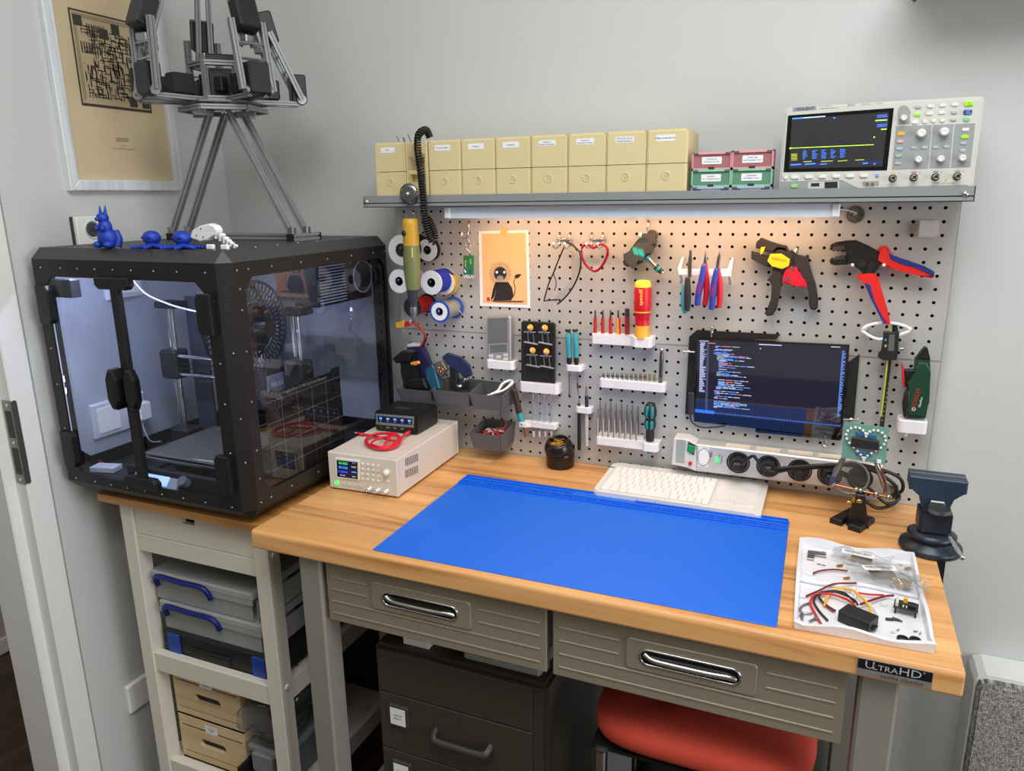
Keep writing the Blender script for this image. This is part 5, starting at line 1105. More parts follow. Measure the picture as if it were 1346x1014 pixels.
lq = [PY(745, 328, -.045), PY(752, 334, -.05), PY(750, 350, -.05), PY(752, 366, -.048), PY(746, 375, -.046), PY(735, 384, -.042), PY(727, 396, -.036), PY(733, 400, -.05), PY(744, 390, -.058), PY(754, 376, -.065), PY(761, 360, -.07), PY(763, 345, -.072), PY(760, 333, -.068)]
b = B(); n_ = len(lq); b.add(lq, [(0, 1, 12), (1, 2, 11, 12), (2, 3, 10, 11), (3, 4, 9, 10), (4, 5, 8, 9), (5, 6, 7, 8)], True); b.build('lens', glassmat('lens_clear', (232, 234, 236), .04, 1.6, .04), gs)
B().tube([PY(731, 353, -.026), PY(728, 360, -.03), PY(731, 372, -.03), PY(729, 382, -.03)], .0011, n=6).build('nose_piece', fmk, gs)
hk = [(779.5, 326), (774, 322.5), (768, 322.5), (764, 328), (765, 338), (770, 348), (777, 354.5), (783, 356.5), (790, 351.5), (796, 341.5), (799, 332), (797.5, 325.5), (792, 321.5), (786, 322.5), (781, 326)]
hc = T('heart_carabiner', 'red heart shaped carabiner hanging from a double hook', 'carabiner', 782, 357, -.035)
hp = [PY(u, v, -.036) for u, v in hk]
B().tube(hp[3:] + hp[:1], .0028, n=10).build('body', mat('anodized_red', (170, 24, 40), .25, .6), hc)
B().tube(hp[:4], .0028, n=10).build('gate', mat('anodized_red', (170, 24, 40)), hc); B().ball(hp[3], .0032, n=8).build('pin', CHROME, hc)
# ---------------------------------------------------------------- T-handle driver
peghook(852.5, 291, 850, 308, -.045, 'zinc peg hook holding the T-handle driver')
th_ = T('t_handle_driver', 'black and teal T-handle bit driver hanging tilted on a hook', 'screwdriver', 850, 360, -.03)
C3 = lambda pts: [(690 + x / 6.118, 280 + y / 6.118) for x, y in pts]
O('grip', C3([(1000, 138), (1030, 145), (1056, 172), (1036, 225), (1042, 270), (1012, 300), (992, 345), (950, 385), (915, 412), (880, 410), (845, 422), (822, 440), (790, 425), (778, 398), (790, 375), (812, 350), (845, 285), (895, 222), (950, 190), (985, 150)]), -.042, .026, mat('grip_charcoal', (62, 60, 58), .5), th_, .008, seg=3)
for x, y, k in ((886, 300, 0), (932, 312, 1)):
    for j in range(3): O('logo_bar', C3([(x - 22 + j * 14, y - 30 + j * 4 + 20), (x - 14 + j * 14, y - 45 + j * 4 + 10), (x + 2 + j * 14, y + 25 + j * 4), (x - 6 + j * 14, y + 40 + j * 4)]), -.0424, .0006, mat('logo_teal', (40, 160, 156), .5), th_, 0)
O('hang_hole', C3([(950, 220), (962, 200), (978, 200), (988, 218), (978, 236), (960, 238)]), -.0424, .0006, mat('logo_teal_dark', (20, 70, 74), .5), th_, 0)
a, b_ = PY(*C3([(985, 360)])[0], -.03), PY(*C3([(1050, 430)])[0], -.03); c_ = PY(*C3([(1102, 478)])[0], -.03)
rod(a, b_, .0042, STEEL, 'shaft', th_); rod(b_, c_, .0075, DGREY, 'chuck', th_, .0055); d = (c_ - b_).normalized()
rod(b_ + d * .006, b_ + d * .011, .0082, TEAL, 'chuck_ring', th_); rod(a - d * .001, a + d * .004, .0072, TEAL, 'collar', th_); rod(c_ - d * .001, c_ + d * .003, .0035, CHROME, 'bit', th_)
# ---------------------------------------------------------------- generic printed holder strips
wh = mat('holder_white', (232, 230, 234), .45)
def holder(u0, v0, u1, v1, label, y=-.032, parts=None):
    a, b_, c_ = PY(u0, v0, y), PY(u1, v0, y), PY(u0, v1, y); t_ = thing('wall_holder', label, 'tool holder', ((a.x + b_.x) / 2, y / 2, c_.z), 'white printed pegboard holders')
    b = B(); 
    P_ = [(a.x, -.0005), (b_.x, -.0005), (b_.x, y + .006), (b_.x - .006, y), (a.x + .006, y), (a.x, y + .006)]
    b.poly(P_, c_.z, a.z, .001); b.build('tray', wh, t_); return t_, a.x, b_.x, c_.z, a.z
# digital scale
t_, x0, x1, z0, z1 = holder(638, 473.5, 674.5, 484, 'white printed holder under the pocket scale', -.030)
ds = T('pocket_scale', 'silver digital pocket scale standing in a white holder', 'scale', 655, 476, -.02)
sm = mat('scale_silver', (168, 168, 166), .35, .5)
O('body', [(640, 417), (669, 415.5), (671, 418), (671.5, 474), (641, 475.5)], -.022, .016, sm, ds, .002)
O('weighing_plate', [(641, 419), (667, 418), (667.5, 450.5), (642, 452)], -.0226, .001, mat('scale_plate', (132, 134, 130), .35, .6), ds, .0004)
O('display', [(644, 454), (665.5, 453), (666, 462.5), (645, 463.5)], -.0226, .001, mat('lcd_grey', (98, 106, 104), .25), ds, 0)
for u, v in ((645, 468), (655, 469.5), (664.5, 467), (645, 473), (664.5, 472)): O('button', [(u - 3, v - 1.8), (u + 3, v - 2), (u + 3, v + 1.8), (u - 3, v + 2)], -.0232, .002, mat('scale_button', (206, 206, 204), .4), ds, .0003)
# black board with probe clamps
t_, x0, x1, z0, z1 = holder(682, 502, 733.5, 514.5, 'white printed holder under the black probe board', -.030)
bb = T('probe_board', 'black plastic board holding four clip probes, in a white holder', 'tool board', 706, 505, -.02)
O('board', [(685, 424), (687, 422), (727, 424.5), (729.5, 427), (729, 504.5), (685, 503)], -.02, .006, mat('board_black', (24, 24, 26), .5), bb, .001)
O('rim', [(685, 424), (690, 423), (690.5, 503), (685, 503)], -.022, .003, mat('board_black', (24, 24, 26)), bb, .0008); O('rim', [(725, 424.5), (729.5, 426), (729, 504.5), (724.5, 504)], -.022, .003, mat('board_black', (24, 24, 26)), bb, .0008)
for i, (u, v) in enumerate(((697, 431), (716, 431.5), (700, 461), (718, 462.5))):
    pc = T('clip_probe', ('spring clip probe with yellow cap, upper left on the black board', 'spring clip probe with yellow cap, upper right on the black board', 'spring clip probe with yellow cap, lower left on the black board', 'spring clip probe with yellow cap, lower right on the black board')[i], 'probe', u, v + 22, -.03, 'clip probes on the black board')
    c_ = PY(u, v, -.032); B().ball(c_, .0078, (1, .8, 1), 14).build('cap', mat('probe_yellow', (238, 170, 40), .4), pc)
    B().ball(c_ + Vector((-.002, -.006, 0)), .0038, n=10).build('cap_nut', CHROME, pc)
    a, b_ = PY(u - 1.5, v + 6, -.03), PY(u + 1.5, v + 21, -.03)
    for du in (-3, 4): rod(PY(u + du - .5, v + 7, -.03), PY(u + du + 1, v + 20, -.03), .0016, STEEL, 'prong', pc, n=8)
    rod(PY(u - 8, v + 5.5, -.03), PY(u + 7, v + 6, -.03), .0018, STEEL, 'cross_bar', pc, n=8); rod(PY(u - 8, v + 18.5, -.033), PY(u + 10, v + 22, -.033), .0024, STEEL, 'foot_bar', pc, n=8)
    rod(c_ + Vector((0, 0, -.005)), PY(u, v + 8, -.03), .0022, STEEL, 'stem', pc, n=8)
# two precision drivers
t_, x0, x1, z0, z1 = holder(743, 480, 764, 487.5, 'white printed holder for the two teal precision screwdrivers', -.028)
for i, (u, ub, vb) in enumerate(((746.5, 749, 519), (755.8, 760, 519))):
    y = -.018; pd = T('precision_screwdriver', ('teal precision screwdriver with round chrome shaft, left of the pair', 'teal precision screwdriver with thin blade, right of the pair')[i], 'screwdriver', ub, vb, y, 'teal precision screwdrivers')
    p0, p1, p2, p3 = PY(u, 433, y), PY(u + .4, 438, y), PY(u + 1.6, 470, y), PY(u + 2, 480, y)
    B().lathe([(0, 0), (.0065, .0005), (.0068, .004), (.0045, .006)], p0, (p1 - p0), 14).build('cap', BLACK, pd)
    L = (p2 - p1).length; B().lathe([(.004, 0), (.0062, .003), (.0066, L * .4), (.0058, L * .75), (.0060, L)], p1, (p2 - p1), 16).build('grip', mat('grip_teal', (46, 150, 164), .42), pd)
    L = (p3 - p2).length; B().lathe([(.0061, 0), (.0062, L * .6), (.004, L)], p2, (p3 - p2), 16).build('ferrule', BLACK, pd)
    q = PY(ub, vb, y); rod(p3, q, .0017 if i else .0017, STEEL, 'shaft', pd, n=8)
    if i == 0: rod(p3.lerp(q, .45), q, .0034, STEEL, 'socket_tip', pd)
    else: rod(p3.lerp(q, .6), q, .0022, DGREY, 'blade', pd, .0012, 8)
# insulated bits with red driver
t_ = T('wall_holder', 'white printed holder for the insulated bits and red screwdriver', 'tool holder', 817, 457, -.03, 'white printed pegboard holders')
xs_ = [PY(u, 445, -.03).x for u in (777, 829, 836, 858)]; zt, zb = PY(800, 440, -.03).z, PY(800, 453, -.03).z
B().poly([(xs_[0], -.0005), (xs_[3], -.0005), (xs_[3], -.034), (xs_[3] - .006, -.042), (xs_[2], -.042), (xs_[1], -.030), (xs_[0] + .004, -.030), (xs_[0], -.025)], zb, zt, .001).build('tray', wh, t_)
for i, u in enumerate((782.5, 792.5, 802.6, 812.6, 824.4)):
    y = -.018; c_ = (180, 26, 40) if i != 3 else (232, 160, 40)
    bt = T('insulated_bit', ('red insulated bit, first from the left in the holder', 'red insulated bit, second from the left in the holder', 'red insulated bit, third from the left in the holder', 'yellow and red insulated bit in the holder', 'dark red insulated bit with steel socket head')[i], 'screwdriver bit', u, 440, y, 'insulated bits')
    a, b_, c3 = PY(u, 442, y), PY(u, 418 if i < 4 else 416, y), PY(u, 408 if i < 4 else 406, y)
    rod(a, b_, .0044 if i < 4 else .0052, mat('bit_red_%d' % i, c_ if i < 4 else (140, 30, 40), .4), 'sleeve', bt, .0036 if i < 4 else .0052); rod(b_, c3, .0022 if i < 4 else .0056, DGREY, 'tip', bt, .0016 if i < 4 else .005)
    if i == 3: rod(a + Vector((.0035, -.001, 0)), b_ + Vector((.003, -.001, 0)), .0026, RED, 'stripe', bt)
y = -.028; rd = T('insulated_screwdriver', 'large red and yellow insulated screwdriver handle standing in its holder', 'screwdriver', 846, 442, y)
p0, p1 = PY(845.3, 368, y), PY(844, 444, y); L = (p1 - p0).length; ax = p1 - p0
B().lathe([(0, 0), (.009, .0005), (.0155, .003), (.0175, .009), (.0178, L * .12)], p0, ax, 22).build('end_cap', mat('driver_yellow', (244, 214, 60), .38), rd)
B().lathe([(.0178, L * .12), (.0188, L * .2), (.0190, L * .42), (.0182, L * .55), (.0155, L * .66), (.0150, L * .72), (.0160, L * .78)], p0, ax, 22).build('grip', mat('driver_red', (200, 18, 40), .35), rd)
B().lathe([(.0160, L * .78), (.0155, L * .84), (.0158, L * .92), (.017, L)], p0, ax, 22).build('collar', mat('driver_amber', (236, 176, 60), .4), rd)
B().lathe([(.0192, L * .53), (.0194, L * .54), (.0190, L * .555)], p0, ax, 22).build('ring', mat('driver_amber', (236, 176, 60)), rd)
wtext('speedE', 842.5, 391, y - .0188, .0115, mat('driver_print', (246, 220, 110), .4), rd, math.pi / 2 + .02, 1.1)
# micro bits
t_, x0, x1, z0, z1 = holder(787, 498, 874, 509, 'white printed strip holder for coloured micro bits', -.028)
for i in range(24):
    f = i / 23; u = 791 + f * 70 + (0 if i % 2 else 1); y = -.020 if i % 2 else -.010
    bt = T('micro_bit', 'tiny screwdriver bit, %s from the left in the strip holder' % ORD[i], 'screwdriver bit', u, 498, y, 'micro bits in the strip holder')
    c_ = [(40, 60, 130), (40, 60, 130), (60, 64, 80), (60, 130, 70), (60, 130, 70), (170, 36, 50), (180, 150, 50)][min(6, int(f * 7))]
    a = PY(u, 499 + f * 2, y); rod(a, a + Vector((0, 0, .007)), .0021, STEEL, 'shank', bt, n=8); rod(a + Vector((0, 0, .007)), a + Vector((0, 0, .0095)), .0023, mat('micro_%d_%d_%d' % c_, c_, .4), 'ring', bt, n=8); rod(a + Vector((0, 0, .0095)), a + Vector((0, 0, .016)), .0012, DGREY, 'tip', bt, .0006, 6)
cd_ = T('bit_driver', 'slim chrome bit driver handle at the right of the micro bit strip', 'screwdriver', 868, 503, -.018)
p0, p1 = PY(870, 458, -.018), PY(868, 503, -.018); L = (p0 - p1).length
B().lathe([(0, 0), (.0042, 0), (.0042, L * .3), (.0038, L * .34), (.0042, L * .4), (.0042, L * .8), (.0036, L * .84), (.0036, L * .94)], p1, p0 - p1, 14).build('handle', mat('gunmetal', (110, 112, 118), .28, 1), cd_)
B().lathe([(.0036, L * .93), (.0062, L * .95), (.0062, L), (0, L)], p1, p0 - p1, 14).build('swivel_cap', CHROME, cd_)
# long hex bits with teal driver
t_ = T('wall_holder', 'white two tier printed holder for the long steel bits', 'tool holder', 824, 591, -.03, 'white printed pegboard holders')
zt2, zt1, zb = PY(800, 571, -.025).z, PY(800, 577, -.04).z, PY(800, 587, -.04).z
xa_, xb_, xc_, xd_ = (PY(u, 580, -.035).x for u in (783, 842, 848, 866))
B().poly([(xa_ + .002, -.0005), (xb_, -.0005), (xb_ + .004, -.02), (xa_ + .002, -.02)], zb + .002, zt2, .001).build('rear_tier', wh, t_)
B().poly([(xa_, -.0202), (xb_ + .004, -.0202), (xc_ - .004, -.0005), (xd_, -.0005), (xd_, -.036), (xd_ - .005, -.044), (xc_, -.044), (xc_ - .006, -.036), (xa_ + .004, -.036), (xa_, -.032)], zb, zt1, .001).build('front_tier', wh, t_)
for r_, y, v0, v1, ux in ((0, -.012, 528, 572, [788.5 + k * 7.1 for k in range(8)]), (1, -.029, 538, 577, [785.2 + k * 7.3 for k in range(8)])):
    for k, u in enumerate(ux):
        bt = T('long_bit', 'long steel hex bit, %s from the left in the %s row' % (ORD[k], ('rear', 'front')[r_]), 'screwdriver bit', u, v1, y, ('long bits rear row', 'long bits front row')[r_])
        a, b_ = PY(u, v1 + k * .7, y), PY(u + .2, v0 + k * .9, y); m_ = a.lerp(b_, .72)
        rod(a, m_, .0029, mat('bit_nickel', (186, 180, 170), .3, .9), 'shank', bt, n=6); rod(m_, b_, .0022, mat('bit_nickel', (186, 180, 170)), 'tip', bt, n=8)
y = -.026; td = T('ratchet_driver', 'teal and black contoured screwdriver handle in the two tier holder', 'screwdriver', 855, 580, y)
p0, p1 = PY(855.5, 529.5, y), PY(854.2, 579, y); ax = p1 - p0; L = ax.length
B().lathe([(0, 0), (.008, .0005), (.0105, .004), (.0135, L * .18), (.0140, L * .32), (.011, L * .42), (.0115, L * .46), (.0130, L * .56), (.0118, L * .66), (.0090, L * .72), (.0096, L * .8), (.0090, L)], p0, ax, 22).build('grip', mat('grip_black', (30, 32, 34), .45), td)
for k, (da, za, zb_) in enumerate(((-.5, .08, .37), (.5, .08, .37), (-1.6, .08, .37), (-.5, .47, .66), (.5, .47, .66), (-1.6, .47, .66))):
    axn = ax.normalized(); q0 = p0 + axn * L * za; q1 = p0 + axn * L * zb_; off = Vector((math.sin(da), -math.cos(da), 0))
    r_ = .0112 if za < .4 else .0103
    B().tube([q0 + off * (r_ - .002), q0.lerp(q1, .3) + off * r_ * 1.0, q0.lerp(q1, .7) + off * r_ * 1.02, q1 + off * (r_ - .002)], .0042, n=8).build('teal_pad', mat('grip_teal2', (22, 140, 140), .42), td)
rod(p1 - Vector((0, 0, .002)), PY(854, 596, y), .005, TEAL, 'nut', td)
# hot pen and tips
t_ = T('wall_holder', 'white printed holder for the soldering pen and its tips', 'tool holder', 706, 566, -.025, 'white printed pegboard holders')
xs_ = [PY(u, 560, -.028).x for u in (682, 692, 697, 730)]; zt, zb = PY(706, 556.5, -.028).z, PY(706, 563, -.028).z
B().poly([(xs_[2] - .004, -.0005), (xs_[3], -.0005), (xs_[3], -.020), (xs_[3] - .004, -.026), (xs_[2], -.026), (xs_[1], -.034), (xs_[0] + .004, -.034), (xs_[0], -.028), (xs_[0], -.014), (xs_[1] - .004, -.010)], zb, zt, .001).build('tray', wh, t_)
y = -.026; sp_ = T('soldering_pen', 'brown and teal soldering pen leaning in a white holder', 'soldering pen', 690, 574, y)
p0, p1, p2, p3 = PY(676, 513, y - .01), PY(682.5, 543, y), PY(686.5, 556, y), PY(691, 575, y)
rod(p0, p1, .0078, mat('pen_brown', (64, 44, 32), .35), 'barrel', sp_, .0078, 14); rod(p1, p2, .0080, mat('grip_teal', (46, 150, 164)), 'grip', sp_, .0072, 14); rod(p2, p2.lerp(p3, .25), .0085, BLACK, 'collar', sp_, .008, 14); rod(p2.lerp(p3, .25), p3, .0018, COPPER, 'tip', sp_, n=8)
rod(p0 + (p0 - p1).normalized() * .004, p0, .006, DGREY, 'end_cap', sp_, .0078, 14)
for k, u in enumerate((701, 708.5, 716.2, 724)):
    y = -.016; st_ = T('soldering_tip', 'slim chrome soldering tip, %s from the left in its holder' % ORD[k], 'soldering tip', u, 574, y, 'soldering tips')
    a, b_ = PY(u, 557, y), PY(u - .8, 521, y); rod(a, b_, .0022, CHROME, 'shaft', st_, .0017, 10); rod(b_, b_ + (b_ - a).normalized() * .004, .0008, STEEL, 'point', st_, .0003, 6)
    B().lathe([(.0042, 0), (.0042, .003), (.0025, .006)], a, (b_ - a), 10).build('cone', CHROME, st_); rod(PY(u + .6, 567, y), PY(u + .9, 574.5, y), .0028, mat('tip_white', (220, 220, 222), .4), 'plug', st_, n=10); rod(a, PY(u + .6, 567, y), .0018, CHROME, 'lower_shaft', st_, n=8)
# pens
t_, x0, x1, z0, z1 = holder(756, 535, 777, 542.5, 'white printed holder for two pens', -.026)
for i, (u, ub, v0, v1) in enumerate(((761, 761.5, 525, 591.5), (771, 771.5, 508, 586))):
    y = -.016; pn = T('pen', ('black pen with fine tip in a white holder', 'white and blue pen in a white holder')[i], 'pen', ub, v1, y, 'pens on the pegboard')
    a, b_ = PY(u, v0, y), PY(ub, v1, y)
    if i == 0: rod(a, a.lerp(b_, .08), .0012, STEEL, 'tip', pn, .002, 8); rod(a.lerp(b_, .08), a.lerp(b_, .2), .0032, DGREY, 'nose', pn, .004, 12); rod(a.lerp(b_, .2), b_, .0042, mat('pen_black', (22, 22, 24), .35), 'barrel', pn)
    else: rod(a, a.lerp(b_, .16), .0026, STEEL, 'clip_end', pn, .0032, 10); rod(a.lerp(b_, .16), a.lerp(b_, .38), .0043, mat('pen_navy', (34, 44, 74), .4), 'upper_barrel', pn); rod(a.lerp(b_, .38), b_, .0043, mat('pen_pearl', (206, 196, 194), .3), 'barrel', pn)
# ---------------------------------------------------------------- pliers on a rack
pr_ = T('plier_rack', 'white printed rack carrying three pliers', 'tool holder', 928, 365, -.03)
C5 = lambda pts: [(880 + x / 3.542, 280 + y / 3.542) for x, y in pts]
O('bar', C5([(38, 262), (290, 262), (285, 298), (42, 290)]), -.046, .006, wh, pr_, .001)
for pts_ in ([(38, 262), (58, 205), (68, 205), (52, 262)], [(272, 262), (288, 208), (298, 210), (290, 265)], [(42, 288), (55, 288), (68, 325), (58, 332)], [(270, 292), (284, 295), (290, 335), (278, 332)]):
    q = ol(C5(pts_), -.046); b = B(); n_ = len(q)
    far = 1 if pts_[0][1] == 262 else 1
    ys = [(-.046 if p_[1] in (262, 288, 292, 295, 265) else -.002) for p_ in pts_]
    ys = [-.0065 if q_ == -.002 else q_ for q_ in ys]
    V = [PY(u, v, y) for (u, v), y in zip(C5(pts_), ys)]; V2 = [p_ + Vector((0, .004, 0)) for p_ in V]
    b.add(V + V2, [(0, 1, 2, 3), (7, 6, 5, 4), (0, 4, 5, 1), (1, 5, 6, 2), (2, 6, 7, 3), (3, 7, 4, 0)]); b.build('arm', wh, pr_)
knred, knblue = mat('plier_red', (206, 30, 52), .4), mat('plier_blue', (44, 60, 160), .4)
def plier(tip, jaw, h1, h2, m1, m2, label, steel):
    t_ = T('pliers', label, 'pliers', *C5([h1[-1]])[0], -.05, 'pliers on the rack')
    O('jaws', C5(jaw), -.052, .007, steel, t_, .001)
    B().tube([PY(*q, -.058) for q in C5(h1)], lambda t: .0046 + .0022 * math.sin(min(1, t * 1.3) * math.pi * .8), 10).build('handle', m1, t_)
    B().tube([PY(*q, -.046) for q in C5(h2)], lambda t: .0042 + .0022 * math.sin(min(1, t * 1.3) * math.pi * .8), 10).build('handle', m2, t_); return t_
pst = mat('plier_steel', (150, 146, 142), .3, 1)
t_ = plier(0, [(92, 175), (104, 175), (104, 215), (100, 300), (86, 300), (84, 240), (90, 215)], [(84, 300), (84, 350), (84, 420), (82, 455)], [(72, 330), (66, 390), (68, 440), (76, 466)], mat('plier_black_grip', (34, 32, 32), .6), mat('plier_teal_grip', (60, 150, 170), .5), 'small flush cutter with black and teal grips on the rack', pst)
p = PY(*C5([(84, 240)])[0], -.055); rod(p, p + Vector((0, -.003, 0)), .003, BRASS, 'rivet', t_)
t_ = plier(0, [(168, 172), (176, 238), (156, 238)], [(160, 240), (150, 310), (134, 380), (130, 430)], [(166, 240), (172, 310), (172, 380), (164, 430)], knblue, knred, 'needle nose pliers with red and blue grips on the rack', pst); wtext('KNIPEX', *C5([(142, 348)])[0], -.0655, .0075, knred, t_, math.pi / 2 - .2)
t_ = plier(0, [(232, 178), (238, 200), (230, 258), (214, 258), (222, 210)], [(220, 258), (208, 330), (200, 400), (196, 450)], [(226, 258), (234, 330), (234, 400), (230, 440)], knblue, knred, 'side cutter with red and blue grips on the rack', pst); wtext('KNIPEX', *C5([(203, 362)])[0], -.0655, .0075, knred, t_, math.pi / 2 - .15)
# ---------------------------------------------------------------- wire stripper
wsx = T('wire_stripper', 'black wire stripper with yellow plate and red lever on the pegboard', 'wire stripper', 1030, 415, -.03)
sb = mat('stripper_black', (44, 42, 40), .5)
O('upper_jaw', C5([(400, 160), (405, 135), (425, 117), (470, 135), (520, 150), (545, 155), (555, 180), (540, 195), (495, 185), (440, 178)]), -.036, .02, sb, wsx, .003, seg=2)
O('lower_jaw', C5([(380, 180), (425, 195), (460, 205), (475, 235), (468, 255), (430, 240), (380, 215)]), -.034, .02, sb, wsx, .003, seg=2)
O('body', C5([(470, 190), (500, 160), (540, 165), (575, 195), (570, 225), (545, 255), (525, 280), (490, 262), (465, 240)]), -.040, .026, sb, wsx, .004, seg=2)
O('handle', C5([(478, 262), (526, 272), (520, 330), (508, 400), (498, 450), (480, 478), (455, 482), (442, 470), (448, 455), (462, 445), (472, 400), (476, 340), (474, 322), (452, 315), (462, 308), (482, 290)]), -.036, .02, sb, wsx, .005, seg=2)
O('handle', C5([(565, 175), (590, 200), (625, 208), (640, 196), (650, 202), (640, 225), (660, 275), (682, 340), (692, 410), (690, 445), (676, 455), (655, 450), (650, 430), (648, 370), (635, 310), (610, 260), (570, 225)]), -.034, .02, sb, wsx, .005, seg=2)
O('brand_plate', C5([(455, 225), (470, 192), (520, 190), (560, 215), (556, 248), (525, 262), (478, 250)]), -.0415, .003, mat('stripper_yellow', (240, 196, 30), .4), wsx, .001); wtext('WEICON', *C5([(508, 218)])[0], -.0418, .007, mat('stripper_red_print', (190, 60, 40), .5), wsx, -.15)
O('red_lever', C5([(525, 305), (540, 270), (565, 250), (595, 255), (600, 285), (635, 320), (640, 352), (580, 340), (535, 328)]), -.046, .012, mat('stripper_red', (206, 24, 50), .4), wsx, .004, seg=2)
O('length_stop', C5([(425, 160), (446, 158), (438, 180), (428, 195), (420, 190)]), -.038, .008, YELLOW, wsx, .001)
for x, y in ((552, 305), (575, 260)): p = PY(*C5([(x, y)])[0], -.047); rod(p + Vector((0, .003, 0)), p, .0042, STEEL, 'pivot', wsx)
peghook(1047, 325, 1047, 331, -.02, 'zinc peg hook behind the wire stripper')
# ---------------------------------------------------------------- crimping tool on pegs
cr = T('crimping_tool', 'black ratchet crimping tool with red and blue handles on the pegboard', 'crimping tool', 1160, 428, -.03)
cbk = mat('crimper_black', (26, 25, 25), .4)
O('upper_jaw', C5([(745, 175), (750, 150), (775, 137), (830, 130), (832, 178), (800, 182), (795, 170), (785, 182), (775, 170), (765, 182), (755, 170)]), -.036, .012, cbk, cr, .001)
O('lower_jaw', C5([(745, 225), (755, 208), (765, 215), (775, 203), (785, 212), (798, 200), (830, 205), (835, 240), (770, 245), (750, 238)]), -.034, .012, cbk, cr, .001)
O('head', C5([(815, 130), (870, 128), (930, 155), (975, 180), (990, 215), (975, 262), (950, 285), (905, 288), (888, 262), (840, 240), (820, 205), (828, 180)]), -.040, .014, cbk, cr, .002)
O('upper_jaw_plate', C5([(760, 178), (765, 155), (815, 150), (818, 172)]), -.0375, .003, mat('crimper_steel', (120, 116, 112), .35, 1), cr, .0006); O('lower_jaw_plate', C5([(762, 220), (770, 205), (812, 198), (818, 215)]), -.0355, .003, mat('crimper_steel', (120, 116, 112)), cr, .0006)
crd, cbl = mat('crimper_red', (222, 40, 34), .4), mat('crimper_blue', (30, 50, 120), .45)
O('handle', C5([(962, 180), (985, 158), (1012, 155), (1020, 190), (1035, 210), (1100, 230), (1180, 252), (1230, 280), (1236, 298), (1220, 306), (1150, 292), (1060, 268), (985, 248), (985, 215)]), -.042, .020, crd, cr, .006, seg=2)
O('handle_insert', C5([(1018, 185), (1035, 200), (1110, 222), (1190, 250), (1235, 275), (1232, 298), (1216, 282), (1150, 256), (1080, 238), (1030, 218)]), -.044, .014, cbl, cr, .003)
O('handle', C5([(868, 300), (880, 290), (930, 282), (960, 285), (975, 310), (995, 380), (1015, 450), (1030, 515), (1020, 525), (1005, 520), (975, 460), (945, 400), (920, 345), (905, 315), (880, 310)]), -.046, .020, crd, cr, .006, seg=2)
O('handle_insert', C5([(905, 322), (940, 335), (935, 362), (955, 410), (985, 470), (1008, 518), (996, 515), (965, 455), (935, 395)]), -.047, .014, cbl, cr, .003)
for x, y, r in ((898, 237, .0075), (940, 245, .0065), (778, 150, .003), (845, 185, .004), (958, 205, .003), (930, 268, .004)): p = PY(*C5([(x, y)])[0], -.041); rod(p + Vector((0, .003, 0)), p + Vector((0, -.001, 0)), r, mat('crimper_pin', (64, 62, 60), .35, .6), 'pin', cr)
for (x, y), lab in (((852, 243), 'white tipped peg under the crimping tool jaws'), ((998, 243), 'white tipped peg under the crimping tool handle')):
    p = PY(*C5([(x, y)])[0], -.05); t_ = thing('peg_hook', lab, 'hook', p); rod(Vector((p.x, -.0005, p.z)), p, .0022, hookm, 'wire', t_); B().ball(p, .0034, n=8).build('tip', WHITE, t_)
# ---------------------------------------------------------------- caliper in a printed ring
C7 = lambda pts: [(1070 + x / 2.819, 400 + y / 2.819) for x, y in pts]
ch = T('caliper_holder', 'white printed eye shaped ring holding the caliper', 'tool holder', 1165, 446, -.03)
rg_ = [(1132.5, 434.5), (1141, 428), (1160, 424.5), (1180, 426), (1197, 433), (1188, 438.5), (1172, 443), (1156, 446.5), (1142, 441.5), (1132.5, 434.5)]
V = [PY(u, v, -.035) for u, v in rg_]; B().tube(V, .0032, n=8, sub=2).build('ring', wh, ch)
rod(PY(1134, 434.5, -.035), PY(1139, 432, -.002), .003, wh, 'arm', ch); rod(PY(1196, 433, -.035), PY(1196, 431, -.002), .003, wh, 'arm', ch)
cp = T('digital_caliper', 'black digital caliper with yellow scale hanging in a white ring', 'caliper', 1160, 562, -.03)
O('beam', [(1171, 428), (1178, 428), (1171, 480), (1165.5, 530), (1162, 562), (1156, 562), (1159.5, 530), (1165, 480)], -.03, .006, mat('caliper_beam', (40, 40, 40), .4), cp, .0005)
O('scale_strip', [(1171, 428), (1173, 428), (1167, 480), (1161.5, 530), (1159, 548), (1157, 548), (1159.5, 530), (1165, 480)], -.0305, .001, mat('caliper_yellow', (196, 200, 60), .45), cp, 0)
for k in range(13):
    f = k / 12; u = 1174.5 - 13 * f; v = 480 + 72 * f - 0; O('scale_mark', [(u - 4 + 1.6 - f * .5, v), (u - 1, v), (u - 1, v + 1.6), (u - 4 + 1.6 - f * .5, v + 1.6)], -.0306, .0006, mat('caliper_mark', (150, 150, 70), .5), cp, 0)
O('slider', [(1161.5, 437), (1182.5, 437), (1180.5, 461), (1179, 474), (1160, 474), (1154, 470), (1155, 465), (1159, 462)], -.040, .014, mat('caliper_body', (34, 34, 36), .4), cp, .002)
O('display', [(1169, 440), (1176.5, 440), (1175, 462), (1167, 461)], -.0405, .001, mat('caliper_lcd', (96, 98, 96), .3), cp, 0)
for v, c_ in ((447, (70, 160, 160)), (455, (190, 190, 90))): O('button', [(1163, v - 1.3), (1165.5, v - 1.3), (1165.3, v + 1.3), (1162.8, v + 1.3)], -.041, .002, mat('caliper_btn_%d' % v, c_, .4), cp, 0)
p = PY(1183, 459, -.036); rod(p, p + Vector((.006, 0, .001)), .0028, STEEL, 'thumb_screw', cp)
O('jaw', [(1176, 428), (1179.5, 428), (1181, 437), (1176, 437)], -.033, .004, mat('caliper_body', (34, 34, 36)), cp, .0005)
